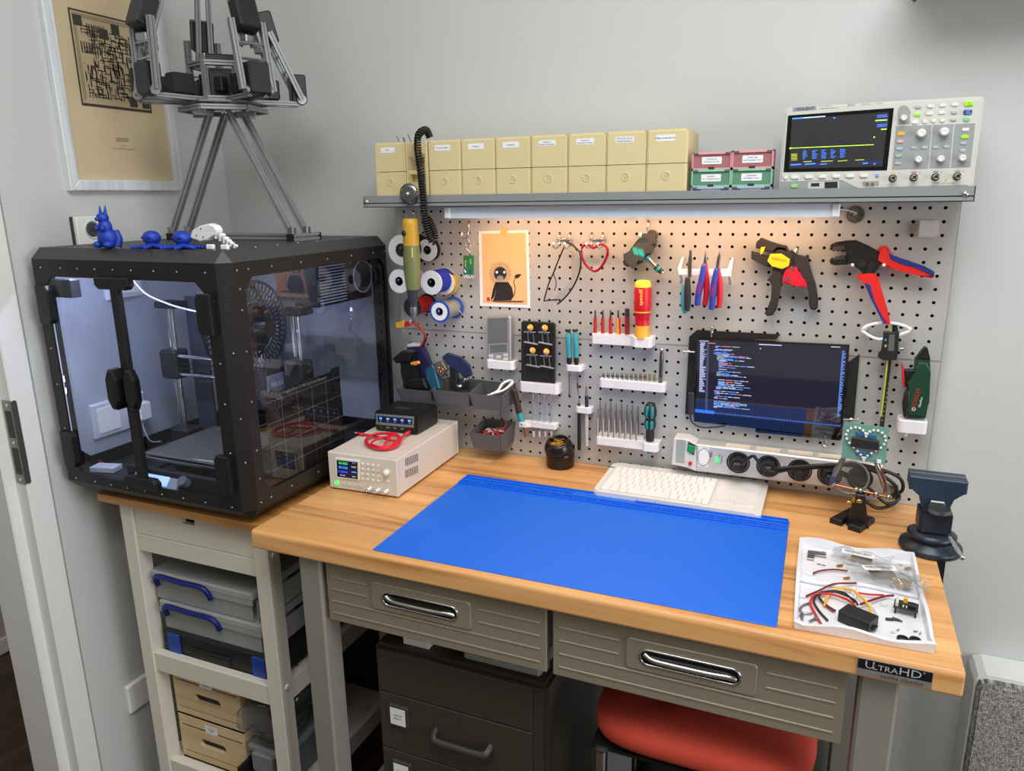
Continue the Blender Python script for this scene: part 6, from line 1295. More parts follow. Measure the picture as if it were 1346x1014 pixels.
# ---------------------------------------------------------------- glue pen
gh = T('wall_holder', 'white printed cup holding the green glue pen', 'tool holder', 1200, 571, -.04, 'white printed pegboard holders')
g0, g1, g2, g3 = PY(1181, 551, -.045), PY(1220, 553, -.045), PY(1218, 571, -.045), PY(1182, 568, -.045)
B().poly(rrect(g0.x, -.05, g1.x, -.004, .008), g2.z, g0.z, .002).build('cup', wh, gh); rod(Vector(((g0.x + g1.x) / 2 - .008, -.03, g2.z)), Vector(((g0.x + g1.x) / 2 - .010, -.03, g2.z - .012)), .004, wh, 'spout', gh, n=8)
gp = T('glue_pen', 'green glue pen with black nose and red trigger in a white cup', 'glue gun', 1200, 545, -.04)
gg = mat('glue_green', (18, 62, 42), .45)
O('body', [(1204, 474), (1223, 475), (1223.5, 490), (1222.5, 505), (1221.5, 530), (1217, 552), (1189, 550), (1187, 535), (1191, 520), (1199, 505), (1203, 490)], -.050, .034, gg, gp, .008, seg=3)
O('grip_panel', [(1189, 520), (1197, 508), (1195, 530), (1193, 549), (1188, 549), (1186.5, 535)], -.051, .02, mat('glue_black', (22, 24, 24), .5), gp, .003)
O('nose', [(1204, 473), (1213, 461), (1217, 457.5), (1220, 459), (1223.5, 474)], -.044, .022, mat('glue_black', (22, 24, 24)), gp, .005, seg=2)
O('trigger_arm', [(1189, 487), (1203, 487), (1200, 507), (1189, 510)], -.042, .016, mat('glue_black', (22, 24, 24)), gp, .002); O('trigger', [(1185.5, 480), (1188, 482), (1190, 508), (1189, 511), (1186.5, 508)], -.045, .02, mat('glue_red', (206, 36, 48), .4), gp, .001)
wtext('BOSCH', 1204, 524, -.0503, .0105, mat('glue_red', (206, 36, 48)), gp, math.pi / 2 - .12, 1.15); wtext('GluePen', 1210, 529, -.0503, .006, PAPER, gp, math.pi / 2 - .12); p = PY(1201, 538, -.0503); B(PEG).lathe([(.0022, .0505), (.0034, .0505)], (p.x, p.z, 0), n=16).build('round_logo', PAPER, gp)
# ---------------------------------------------------------------- portable monitor
C6 = lambda pts: [(870 + x / 4.611, 420 + y / 4.611) for x, y in pts]
mo = T('portable_monitor', 'portable monitor showing code, held to the pegboard by thumb screws', 'monitor', 1010, 570, -.02)
O('back_cover', C6([(165, 105), (212, 65), (720, 92), (690, 122), (560, 120), (560, 600), (140, 575), (150, 400)]), -.010, .003, mat('cover_black', (20, 20, 21), .7), mo, .0005)
O('cover_flap', C6([(1090, 290), (1200, 210), (1165, 605), (1080, 600)]), -.012, .003, mat('cover_black', (20, 20, 21)), mo, .0005)
TLc, TRc, BRc, BLc = C6([(207, 113), (1138, 153), (1092, 725), (193, 622)])
O('bezel', [TLc, TRc, BRc, BLc], -.022, .009, mat('monitor_black', (14, 14, 16), .05, spec=1.0), mo, .0008)
def MQ(fx, fy):
    a = (TLc[0] + (TRc[0] - TLc[0]) * fx, TLc[1] + (TRc[1] - TLc[1]) * fx); b_ = (BLc[0] + (BRc[0] - BLc[0]) * fx, BLc[1] + (BRc[1] - BLc[1]) * fx)
    return (a[0] + (b_[0] - a[0]) * fy, a[1] + (b_[1] - a[1]) * fy)
def MR(x0, y0, x1, y1, y): return ol([MQ(x0, y0), MQ(x1, y0), MQ(x1, y1), MQ(x0, y1)], y)[::-1]
scm = mat('monitor_screen', (30, 29, 44), .03, emit=.45, var=0, spec=1.0)
sc_ = B(PEG).flat(MR(.012, .018, .985, .89, -.0222), .0222).build('screen', scm, mo)
rnd = random.Random(21); cols = {'code_white': (160, 170, 206), 'code_blue': (84, 132, 214), 'code_red': (190, 110, 110), 'code_green': (120, 160, 130)}
CB = {k: B(PEG) for k in cols}
def seg(x0, y0, L, c, h=.0045): CB[c].flat(MR(x0, y0 - h, x0 + L, y0 + h, -.0225), .0225)
y = .07; ind = 0
for ln in range(64):
    y += .0122
    if rnd.random() < .16: continue
    ind = max(0, min(3, ind + rnd.choice((-1, 0, 0, 1)))); x = .118 + ind * .012
    for w_ in range(rnd.randint(1, 5)):
        L = rnd.uniform(.015, .06)
        if x + L > .44: break
        seg(x, y, L, rnd.choice(['code_white', 'code_blue', 'code_blue', 'code_blue', 'code_white', 'code_blue', 'code_white', 'code_red', 'code_green']), .0036); x += L + .006
    if y > .80: break
for k in range(44): seg(.03, .05 + k * .0135 + (.0 if k < 44 else 0), rnd.uniform(.018, .045), 'code_white', .0036)
for k in range(60): seg(.955, .07 + k * .0118, rnd.uniform(.008, .028), 'code_blue', .003)
seg(.41, .038, .15, 'code_white', .005); seg(.025, .008 + .02, .06, 'code_white', .004); seg(.08, .05, .05, 'code_red', .004); seg(.42, .085, .005, 'code_white', .01); seg(.88, .028, .06, 'code_white', .004)
for k in range(50): seg(.015 + k * .0195, .868, .012, 'code_blue', .0022)
for k, b in CB.items(): b.build('code_text', mat(k, cols[k], .5, emit=.9, var=0), sc_, kind='stuff')
B(PEG).flat(MR(.005, .845, .135, .885, -.0224), .0224).build('status_block', mat('status_blue', (36, 90, 200), .5, emit=.8, var=0), sc_)
B(PEG).flat(MR(.012, .855, .985, .88, -.0223), .0223).build('status_bar', mat('status_navy', (24, 40, 92), .5, emit=.7, var=0), sc_)
B(PEG).flat(MR(.074, .06, .088, .85, -.0223), .0223).build('gutter', mat('gutter_grey', (60, 66, 100), .5, emit=.5, var=0), sc_)
O('bottom_bar', C6([(565, 672), (1090, 722), (1085, 738), (570, 688)]), -.023, .010, mat('monitor_black', (14, 14, 16)), mo, 0)
def lean(o):
    for c in o.children:
        for v in (c.data.vertices if c.type == 'MESH' and c.name.split('.')[0] not in ('back_cover', 'cover_flap') else ()): v.co.y -= (v.co.z - .08) * .033
        lean(c)
lean(mo)
zn = mat('screw_zinc', (200, 198, 194), .3, 1)
for (x0, y0, x1, y1), lab in (((303, 45, 300, 108), 'zinc thumb screw above the monitor'), ((130, 195, 200, 198), 'zinc thumb screw left of the monitor'), ((1190, 608, 1100, 606), 'zinc thumb screw right of the monitor'), ((985, 770, 992, 702), 'zinc thumb screw below the monitor')):
    a, b_ = PY(*C6([(x0, y0)])[0], -.024), PY(*C6([(x1, y1)])[0], -.024); t_ = thing('thumb_screw', lab, 'screw', a, 'monitor thumb screws'); d = (b_ - a).normalized()
    rod(a, b_, .0018, zn, 'shaft', t_, n=8); B().lathe([(0, 0), (.0048, 0), (.0048, .002), (.002, .004)], a, d, 14).build('head', zn, t_); m_ = a.lerp(b_, .4); rod(m_, m_ + d * .004, .0036, zn, 'nut', t_, n=6)
mc = T('usb_cable', 'black cable with grey plug hanging at the left side of the monitor', 'cable', 905, 560, -.02)
V = [PY(*q, -.03) for q in C6([(195, 395), (180, 420), (175, 445)])]; B().tube(V, .0016, n=6).build('cord', BLACK, mc)
O('plug', C6([(160, 445), (192, 447), (190, 580), (158, 578)]), -.031, .008, DGREY, mc, .0015)
V = [PY(*q, -.028) for q in C6([(172, 578), (180, 620), (230, 652), (310, 655), (385, 645)])]; B().tube(V, .0018, n=6).build('cord', BLACK, mc)
# ---------------------------------------------------------------- power strip with plugs
YP = -.046
ps_ = T('power_strip', 'silver power strip with meter, switch and black plugs along the pegboard bottom', 'power strip', 1020, 620, -.02)
psm = mat('strip_silver', (206, 204, 204), .35, .35)
O('body', C6([(205, 757), (1340, 890), (1340, 1062), (205, 922)]), YP, .044, psm, ps_, .003)
O('meter_block', C6([(72, 722), (150, 728), (205, 757), (205, 922), (150, 892), (57, 882)]), YP, .044, mat('meter_white', (216, 214, 216), .4), ps_, .002)
O('meter_window', C6([(90, 728), (143, 733), (137, 873), (83, 868)]), YP - .001, .001, mat('meter_glass', (160, 166, 160), .15), ps_, 0)
O('switch', C6([(160, 742), (203, 765), (195, 825), (152, 800)]), YP - .004, .004, mat('switch_dark', (14, 60, 36), .25), ps_, .0005); O('switch_rocker', C6([(160, 760), (198, 772), (194, 815), (156, 802)]), YP - .0065, .003, mat('switch_green', (20, 130, 60), .25, emit=.3), ps_, .0008)
p = PY(*C6([(173, 872)])[0], YP); rod(p, p + Vector((0, -.006, 0)), .0042, mat('button_red', (200, 30, 34), .4), 'reset_button', ps_)
lbp = O('printed_label', C6([(222, 770), (285, 780), (280, 898), (218, 890)]), YP - .0004, .0004, PAPER, ps_, 0)
gl = B(PEG)
for q in ([(235, 790), (262, 782), (285, 805), (290, 850), (268, 882), (240, 885), (222, 862), (222, 815)],): gl.flat(ol(C6(q), YP - .0008)[::-1], -YP + .0008)
gl.build('dial_print', PAPER, lbp)
B(PEG).tube([(a_[0], a_[1], -YP + .001) for a_ in ol(C6([(235, 790), (262, 782), (285, 805), (290, 850), (268, 882), (240, 885), (222, 862), (222, 815), (235, 790)]), YP)], .0005, n=4).build('dial_outline', INK, lbp)
O('indicator', C6([(326, 835), (346, 838), (344, 870), (324, 866)]), YP - .0015, .0015, mat('indicator_green', (60, 220, 90), .4, emit=1.5, var=0), ps_, 0)
for s, x, y_, sz in (('300%', 300, 820, .006), ('Overvoltage', 345, 845, .0045), ('Protection', 362, 850, .0045)): wtext(s, *C6([(x, y_)])[0], YP - .0003, sz, INK, ps_, math.pi / 2 - .1)
for k in range(4):
    q = C6([(388 + k * 185 + (k > 1) * 8, 758 + k * 20), (535 + k * 185 + (k > 1) * 8, 774 + k * 20)]); a, b_ = PY(*q[0], YP + .012), PY(*q[1], YP + .012)
    B().box(a.x, b_.x, YP + .006, YP + .018, a.z - .004, a.z + .001).build('vent_strip', mat('strip_cream', (226, 214, 194), .5), ps_)
skm = mat('socket_black', (22, 22, 23), .35); centers = C6([(463, 868), (645, 890), (835, 915), (1018, 940), (1200, 962)])
for k, (u, v) in enumerate(centers):
    p = PY(u, v, YP); o = B(PEG).lathe([(.0245, 0), (.0245, .0012), (.0215, .0014), (.0205, -.010), (0, -.010)], (p.x, p.z, -YP), n=30).build('socket', skm, ps_)
    rod(Vector((p.x, YP, p.z)), Vector((p.x, YP - .0005, p.z)), .0206, skm, 'socket_floor', o, n=28)
pl_ = mat('plug_black', (34, 34, 35), .42)
def plug(k, path, label, r=.0035):
    u, v = centers[k]; p = PY(u, v, YP); t_ = thing('power_plug', label, 'plug', (p.x, YP - .03, p.z - .018), 'plugs in the power strip')
    B().cyl((p.x, YP - .0008, p.z), (p.x, YP - .024, p.z), .0175, .0150, n=8).build('plug_body', pl_, t_)
    B().box(p.x - .008, p.x + .010, YP - .036, YP - .022, p.z - .010, p.z + .010, .003).build('plug_head', pl_, t_)
    B().tube([Vector((p.x + .004, YP - .030, p.z + .002))] + path, r, n=8).build('cord', mat('cable_black', (20, 20, 21)), t_)
rr2 = [PY(1120, 610, -.08), PY(1150, 615, -.07), PY(1182, 628, -.05), PY(1186, 645, -.04), PY(1170, 652, -.02)]
plug(0, [PY(*q, -.085) for q in C6([(545, 830), (575, 850), (620, 905), (690, 925)])] + [PY(1050, 615, -.085), PY(1100, 612, -.08)] + rr2, 'black power plug in the first socket beside the meter block')
plug(1, [PY(*q, -.088) for q in C6([(700, 905), (800, 895), (960, 885)])] + [PY(1115, 612, -.09), PY(1150, 620, -.085), PY(1178, 640, -.07), PY(1172, 655, -.04)], 'black power plug in the second socket of the strip')
plug(2, [PY(*q, -.083) for q in C6([(900, 905), (980, 900)])] + [PY(1105, 620, -.085), PY(1140, 640, -.08), PY(1165, 662, -.07), PY(1182, 655, -.06), PY(1176, 640, -.03)], 'black power plug in the third socket of the strip')
plug(3, [PY(1110, 625, -.085), PY(1130, 650, -.085), PY(1152, 668, -.07), PY(1176, 662, -.055), PY(1180, 648, -.03)], 'black power plug in the socket behind the magnifier')
# ---------------------------------------------------------------- things on the bench
def LP(M, u, v, c=0.0):
    inv = M.inverted(); o = inv @ CP; d = inv.to_3x3() @ _ray(u, v); t = (c - o.z) / d.z; return (o.x + d.x * t, o.y + d.y * t)
def flatd(v): return Vector((v.x, v.y, 0))
# ---- wall bins
binm = mat('bin_grey', (92, 93, 96), .5, var=.03)
def bin_(ufl, vfl, ufr, vfr, vb, label, yf=-.088, lowfront=0.0):
    a, b_ = PY(ufl, vfl, yf), PY(ufr, vfr, yf); x0, x1 = a.x, b_.x; zt = (a.z + b_.z) / 2; zb = PY((ufl + ufr) / 2, vb, yf).z
    t_ = thing('wall_bin', label, 'bin', ((x0 + x1) / 2, yf / 2, zb), 'grey bins on the pegboard'); w = .002; tp = .006; yb = -.001
    def wall(nm, P0, P1, P2, P3, n):
        n = Vector(n).normalized() * w; V = [Vector(p) for p in (P0, P1, P2, P3)]; b = B(); b.add(V + [p + n for p in V], [(0, 1, 2, 3), (7, 6, 5, 4), (0, 4, 5, 1), (1, 5, 6, 2), (2, 6, 7, 3), (3, 7, 4, 0)]); b.build(nm, binm, t_)
    zt2 = zt + .012
    wall('front_wall', (x0, yf, zt), (x1, yf, zt), (x1 - tp, yf + .010, zb), (x0 + tp, yf + .010, zb), (0, 1, 0))
    wall('back_wall', (x0, yb, zt2), (x1, yb, zt2), (x1 - tp, yb, zb), (x0 + tp, yb, zb), (0, -1, 0))
    wall('side_wall', (x0, yb, zt2), (x0, yf, zt), (x0 + tp, yf + .010, zb), (x0 + tp, yb, zb), (1, 0, 0)); wall('side_wall', (x1, yb, zt2), (x1, yf, zt), (x1 - tp, yf + .010, zb), (x1 - tp, yb, zb), (-1, 0, 0))
    B().box(x0 + tp, x1 - tp, yf + .010, yb, zb, zb + .002).build('floor', binm, t_)
    return x0, x1, yf, zb, zt
A_ = bin_(521, 508.5, 565, 517, 530, 'grey wall bin with charger and purple battery behind the power supply')
B_ = bin_(567, 513, 617, 516.5, 534, 'grey wall bin holding a blue and a teal hand tool')
C_ = bin_(616, 518, 659.5, 521.5, 540.5, 'grey wall bin with a white coiled cable')
D_ = bin_(617, 569, 659, 573.5, 593, 'grey wall bin full of red and black test leads, lowest of the four')
# contents of bin A: black stand and purple battery with connector
bs_ = T('charger_stand', 'black plastic charging stand standing in the left bin', 'charger', 535, 512, -.06)
O('upright', [(524, 466), (539, 463), (541, 480), (548, 505), (552, 512), (530, 510), (527, 492)], -.062, .035, mat('stand_black', (24, 24, 26), .4), bs_, .004, seg=2); O('tray', [(515, 472), (527, 462), (541, 464), (537, 476), (520, 478)], -.07, .03, mat('stand_black', (24, 24, 26)), bs_, .003)
O('holder_block', [(536, 500), (556, 497), (562, 512), (538, 512)], -.066, .035, mat('stand_black', (24, 24, 26)), bs_, .004)
bp_ = T('battery_pack', 'purple battery pack with yellow connector and red leads in the left bin', 'battery', 545, 505, -.04)
O('pack', [(533.5, 455), (552, 455), (558, 466), (565, 483), (560, 505), (548, 505), (543, 478), (534, 462)], -.026, .020, mat('pack_purple', (48, 42, 92), .35), bp_, .004, seg=2); O('pack_end', [(534.5, 453), (541, 451.5), (551, 452.5), (552, 456), (534, 457)], -.026, .018, mat('pack_end', (224, 220, 224), .5), bp_, .002)
wr_ = mat('wire_red2', (206, 60, 50), .45)
B().tube([PY(553, 455, -.022), PY(558, 447, -.03), PY(558, 440, -.045), PY(551, 429, -.05), PY(541, 424, -.055)], .003, n=8).build('lead', wr_, bp_)
B().tube([PY(555, 456, -.02), PY(560, 447, -.03), PY(559, 440, -.04), PY(552, 431, -.045), PY(545, 426, -.05)], .0022, n=8).build('balance_lead', mat('wire_dark', (60, 40, 36), .5), bp_)
O('connector', [(519.5, 424.5), (529, 421.5), (532, 424), (531, 431), (522, 432.5), (519, 431)], -.058, .012, mat('connector_yellow', (226, 176, 60), .45), bp_, .002); O('connector_sleeve', [(530, 424), (538, 423), (538, 429), (531, 430.5)], -.057, .009, RED, bp_, .001); O('balance_plug', [(537, 421), (541, 419.5), (542, 424.5), (538, 426)], -.056, .006, WHITE, bp_, .001)
ot = T('orange_clip', 'small orange clip lying on the charger stand in the left bin', 'clip', 545, 480, -.075); O('clip_body', [(539, 477), (549, 475), (550.5, 478.5), (546, 481), (539, 480)], -.078, .008, mat('clip_orange', (224, 150, 60), .45), ot, .002)
# contents of bin B
cl_ = T('crimp_clamp', 'navy blue plastic handled tool standing in the second bin', 'hand tool', 605, 500, -.05)
O('arch', [(580, 470), (586, 465), (604, 471), (614, 481), (618, 495), (609, 498), (603, 487), (593, 481), (583, 478)], -.055, .016, mat('tool_navy', (30, 42, 78), .4), cl_, .004, seg=2)
O('jaw_stand', [(590, 479), (600, 483), (601, 512), (592, 511)], -.05, .012, mat('tool_dark', (30, 32, 38), .4), cl_, .002)
tt = T('terminal_block', 'teal plastic tool with metal contacts leaning in the second bin', 'hand tool', 570, 510, -.06)
O('body', [(558, 487), (568, 479), (571, 484), (578, 512), (566, 512), (561, 498)], -.07, .02, mat('tool_teal_dark', (26, 84, 110), .4), tt, .003)
O('metal_frame', [(570, 478), (580, 474), (587, 486), (580, 497), (574, 490)], -.068, .014, mat('metal_dull', (140, 136, 126), .4, .8), tt, .001)
for u, v in ((577, 484), (582, 486), (579, 489)): B().ball(PY(u, v, -.083), .004, n=8).build('contact', COPPER, tt)
cn = T('coax_connectors', 'chrome round connector on a bundle of leads in the second bin', 'connector', 604, 508, -.07)
B().lathe([(0, 0), (.007, 0), (.007, .004), (.004, .005), (.004, .018)], PY(604, 506, -.08), (PY(604, 515, -.07) - PY(604, 506, -.08)), 14).build('barrel', STEEL, cn)
for k in range(6):
    u = 606 + k * 2; B().tube([PY(u, 512, -.05), PY(u + 2, 503 - k, -.055), PY(u + 4, 497, -.05)], .0022, n=6).build('lead', STEEL if k % 2 else DGREY, cn)
# contents of bin C: white cable
wc = T('white_cable', 'white cable folded in loops in the third bin', 'cable', 655, 515, -.05)
for k in range(3):
    B().tube([PY(638 + k * 3, 521 - k, -.08), PY(650 + k * 2, 518 - k * 2, -.06), PY(658 + k, 510 - k * 2.5, -.04), PY(664 + k * 3, 502 - k * .8, -.022), PY(672 + k, 500 + k, -.02), PY(672, 504 + k, -.03), PY(662, 513, -.05), PY(648, 518, -.07)], .0026, n=8).build('loop', WHITE, wc)
# contents of bin D: leads
rn = random.Random(4); xd0, xd1, yd_, zd0, zd1 = D_
for k, (c_, nm) in enumerate((((178, 44, 44), 'red'), ((178, 44, 44), 'red'), ((30, 30, 32), 'black'), ((200, 190, 186), 'white'), ((190, 50, 50), 'red'))):
    P_ = [Vector((rn.uniform(xd0 + .014, xd1 - .014), rn.uniform(yd_ + .022, -.016), zd1 - .016 + rn.uniform(0, .014))) for _ in range(12)]
    B().tube(P_, .0022, n=6).build('test_lead', mat('lead_' + nm + str(k // 4), c_, .5), None, (('red test lead with thin insulation lying tangled on the left in the lowest bin', 'red test lead tangled on the right in the lowest bin', 'black test lead tangled among the red ones in the lowest bin', 'white lead tangled among the red ones in the lowest bin', 'bright red lead lying on top of the lowest bin'))[k], 'test lead', 'leads in the lowest bin')
B().tube([PY(658, 541, -.03), PY(658, 548, -.03), PY(662, 552, -.03), PY(666, 558, -.035), PY(660, 566, -.05)], .0013, n=6).build('thin_wire', mat('wire_dark_red', (150, 40, 46), .5), None, 'thin dark red wire hanging between the two right bins', 'wire')
B().box(xd0 + .01, xd1 - .01, yd_ + .016, -.006, zd0 + .0025, zd1 - .016, .004).build('lead_pile', mat('pile_dark', (36, 28, 28), .8), None, 'dark heap of clips under the leads in the lowest bin', 'leads')
# ---- bench power supply
F0, F1, F2 = PZ(434, 643, ZT), PZ(524, 656.5, ZT), PZ(607, 598.5, ZT); ux = flatd(F1 - F0).normalized(); uy = Vector((0, 0, 1)); bkd = Vector((-ux.y, ux.x, 0))
PM = FR(F0 + Vector((0, 0, .004)), ux, uy); PW = (F1 - F0).length; PD = (F2 - F1).dot(bkd); PH = LP(PM, 522.5, 605.5)[1]
psu = thing('bench_power_supply', 'beige bench power supply with small colour display beside the enclosure', 'power supply', F0 + ux * PW / 2 + bkd * PD / 2)
pbm_ = mat('psu_beige', (214, 206, 196), .45, var=.02); pfm = mat('psu_front', (208, 202, 188), .5)
B(PM).box(.001, PW - .001, .001, PH - .001, -PD, -.008, .0015).build('case', pbm_, psu)
B(PM).box(0, PW, 0, PH, -.012, 0, .002).build('front_frame', pfm, psu); B(PM).box(0, PW, 0, PH, -PD - .002, -PD + .006, .0015).build('rear_frame', pfm, psu)
for q in ((.02, -.02), (PW - .02, -.02), (.02, -PD + .03), (PW - .02, -PD + .03)): B(PM).cyl((q[0], -.004, q[1]), (q[0], .0005, q[1]), .008, n=12).build('foot', BLACK, psu)
K = lambda x, y, c=0.0: LP(PM, 420 + x / 5.632, 500 + y / 5.632, c)
def kpoly(pts, d, m, nm, parent=None, bev=0): return B(PM).poly([K(*p) for p in pts], 0, d, bev).build(nm, m, parent or psu)
bz = kpoly([(118, 570), (300, 592), (300, 742), (122, 722)], .003, mat('psu_bezel', (222, 216, 202), .45), 'screen_bezel', bev=.001)
dsx = kpoly([(133, 588), (287, 605), (288, 730), (138, 710)], .0034, mat('psu_screen', (16, 20, 60), .2, emit=.4, var=0), 'screen', bz)
pM = lambda x, y, d=.0036: PM @ TR(*K(x, y), d)
for s, x, y, sz, c_ in (('00.000', 182, 613, .0085, (70, 220, 80)), ('00.000', 182, 644, .0085, (60, 150, 255)), ('0.000W', 182, 675, .0075, (60, 90, 230)), ('CV  0.0', 178, 700, .004, (200, 220, 255)), ('30.00V', 260, 640, .0045, (200, 210, 80)), ('10.00A', 262, 678, .0045, (90, 190, 255)), ('OUT', 262, 712, .0045, (200, 210, 80)), ('M1 0', 262, 612, .004, (120, 150, 255))): text(s, pM(x, y), sz, mat('psu_px_%d_%d_%d' % c_, c_, .5, emit=1.2, var=0), dsx, name='digits')
x, y = K(130, 757); B(PM).cyl((x, y, 0), (x, y, .004), .0042, n=18).build('power_button', mat('psu_green', (60, 240, 90), .4, emit=1.6, var=0), psu)
kw = mat('psu_key', (230, 226, 216), .45)
for k in range(4): x, y = K(183 + 40 * k, 769 + 4.5 * k); B(PM).box(x - .0028, x + .0028, y - .002, y + .002, 0, .003, .0006).build('key', mat('psu_key_grey', (196, 196, 188), .45), psu)
for r_ in range(4):
    for c_ in range(4):
        x, y = K(320 + 39 * c_, 619 + 37 * r_ + 4.5 * c_); s = .0026 if c_ < 3 else .0018
        o = B(PM).box(x - s, x + s, y - s, y + s, 0, .004, .0006).build('key', kw, psu); B(PM).quad(x - s * .35, y - s * .35, x + s * .35, y + s * .35, .0042).build('key_mark', mat('key_mark', (90, 88, 84), .5), o)
x, y = K(498, 680); B(PM).lathe([(.0068, 0), (.0068, .007), (.0060, .010), (0, .0105)], (x, y, 0), n=22).build('knob', kw, psu)
x, y = K(504, 747); B(PM).box(x - .004, x + .004, y - .0022, y + .0022, 0, .002, .0006).build('key', kw, psu)
for (x_, y_), c_ in (((378, 800), (20, 20, 20)), ((440, 810), (40, 130, 80)), ((500, 818), (206, 50, 44))):
    x, y = K(x_, y_); o = B(PM).cyl((x, y, 0), (x, y, .016), .0042, n=16).build('terminal', mat('terminal_white', (232, 232, 228), .4), psu)
    B(PM).lathe([(.0042, .016), (.0030, .0165), (.002, .012), (0, .012)], (x, y, 0), n=14).build('terminal_end', mat('term_%d' % c_[0], c_, .4), o)
# side vents
SMx = FR(PM @ Vector((PW, 0, 0)), bkd, uy)
for zz_ in (0, 1):
    for k in range(8):
        a = LP(SMx, 420 + (640 + k * 12.2) / 5.632, 500 + (604 - k * 5.4 + zz_ * 88) / 5.632)
        B(SMx).box(a[0] - .0011, a[0] + .0011, a[1] - .0105, a[1] + .0075, -.001, .0003).build('vent_slot', mat('vent_dark', (110, 98, 92), .7), psu)
# ---- usb charger on the supply
zt_p = (PM @ Vector((0, PH, 0))).z
G0, G1, G2 = PZ(420 + 412 / 5.632, 500 + 372 / 5.632, zt_p), PZ(420 + 724 / 5.632, 500 + 410 / 5.632, zt_p), PZ(420 + 888 / 5.632, 500 + 318 / 5.632, zt_p)
ux2 = flatd(G1 - G0).normalized(); bk2 = Vector((-ux2.y, ux2.x, 0)); UM = FR(G0 + Vector((0, 0, .0008)), ux2, uy); UW = (G1 - G0).length; UD = (G2 - G1).dot(bk2); UH = LP(UM, 420 + 716 / 5.632, 500 + 262 / 5.632)[1]
uc = thing('charging_hub', 'black USB charging hub with blue readout on top of the power supply', 'charger', G0 + ux2 * UW / 2 + bk2 * UD / 2)
ucb = B(UM).box(0, UW, 0, UH, -UD, 0, .004, seg=2).build('case', mat('hub_black', (24, 24, 26), .4), uc)
J = lambda x, y: LP(UM, 420 + x / 5.632, 500 + y / 5.632)
lp_ = B(UM).poly([J(418, 246), (J(700, 270)), (J(698, 352)), J(420, 326)], -.001, .0008).build('readout_panel', mat('hub_panel', (120, 124, 126), .35), uc)
B(UM).poly([J(432, 262), J(688, 285), J(687, 332), J(434, 308)], .0008, .0011).build('readout', mat('hub_lcd', (16, 22, 48), .3, emit=.2, var=0), lp_)
for k in range(5): x, y = J(455 + k * 53, 286 + k * 5); text('88', UM @ TR(x, y + .0015, .0013), .0075, mat('hub_digits', (110, 170, 255), .5, emit=1.6, var=0), lp_, name='digits', sx=1.05); text('V A', UM @ TR(x, y - .0045, .0013), .0032, mat('hub_digits', (110, 170, 255)), lp_, name='digits')
for k in range(4):
    x, y = J(452 + k * 53, 346 + k * 5); o = B(UM).box(x - .0035, x + .0035, y - .0016, y + .0016, -.001, .0008, .0003).build('usb_port', mat('port_red' if k == 0 else 'port_lime', (150, 40, 44) if k == 0 else (120, 190, 90), .4), uc); B(UM).box(x - .003, x + .003, y - .0008, y + .0002, .0008, .001).build('port_slot', INK, o)
tc_ = UM @ Vector((UW * .5, UH, -UD * .4)); text('ISDT', FR(tc_ + Vector((0, 0, .0002)), ux2, bk2), .016, mat('hub_logo', (110, 112, 116), .4), uc, sx=1.3)
# ---- red cable
rc = thing('red_usb_cable', 'coiled red USB cable lying on the power supply', 'cable', PZ(510, 582, zt_p))
rm = mat('cable_red', (214, 24, 44), .45); zr = zt_p + .004
def zp(u, v, z=0): return PZ(u, v, zr + z)
B().tube([zp(463, 568.5), zp(470, 570)], .0026, n=8).build('plug_tip', STEEL, rc); B().tube([zp(470, 570), zp(478, 571.5)], .0038, n=8).build('plug', rm, rc)
B().tube([zp(478, 571.5), zp(490, 573), zp(505, 577, .004), zp(518, 580, .006), zp(526, 577, .008), zp(519, 570, .008), zp(505, 570, .006), zp(487, 573, .003), zp(482, 580), zp(490, 588), zp(508, 591), zp(521, 586, .003), zp(527, 578, .006), zp(518, 572, .010), zp(498, 570, .008), zp(484, 575, .005), zp(481, 583, .003), zp(495, 590, .002), zp(512, 588, .005), zp(522, 580, .008), zp(524, 573, .008), zp(510, 574, .012), zp(495, 578, .010), zp(488, 584, .006), zp(503, 588, .006), zp(518, 583, .008), zp(528, 575, .006), zp(533, 571, .004)], .0027, n=8, sub=6).build('cord', rm, rc)
B().tube([zp(502, 591, .001), zp(506, 584, .010), zp(512, 575, .013), zp(520, 569, .010)], .0028, n=8).build('wrap', rm, rc); B().tube([zp(533, 571, .004), zp(539, 567.5, .004)], .0042, n=8).build('plug', rm, rc)
# ---- soldering mat
m0, m1, m2, m3 = Vector((.2729, -.5789, ZT)), Vector((.9792, -.571, ZT)), Vector((.9729, -.1679, ZT)), Vector((.2645, -.1833, ZT))
ux3 = flatd(m1 - m0).normalized(); MM = FR(m0, ux3, Vector((-ux3.y, ux3.x, 0))); MW, MH = (m1 - m0).length, ((m2 - m1).length + (m3 - m0).length) / 2
mt = thing('soldering_mat', 'bright blue silicone soldering mat on the bench top', 'work mat', m0.lerp(m2, .5))
mm_ = mat('mat_blue', (18, 106, 226), .5, var=.02, vs=8)
B(MM).poly(rrect(-.001, 0, MW - .002, MH, .004), .0002, .002, .0006).build('sheet', mm_, mt)
sy0 = MH - .052; ys = [sy0, sy0 + .0095, sy0 + .019, sy0 + .0505]; h0, h1 = .0019, .006
def rib(x0, y0, x1, y1): B(MM).box(x0, x1, y0, y1, h0, h1, .0004).build('rib', mm_, mt)
for y in ys: rib(.002, y, MW - .004, y + .0016)
for k in range(27):
    x = .002 + k * (MW - .0075) / 26; rib(x, ys[0] + .0016, x + .0014, ys[1])
for k in range(27):
    x = .002 + k * (MW - .0075) / 26; rib(x, ys[1] + .0016, x + .0014, ys[2])
mx0, mx1 = MW * .368, MW * .568
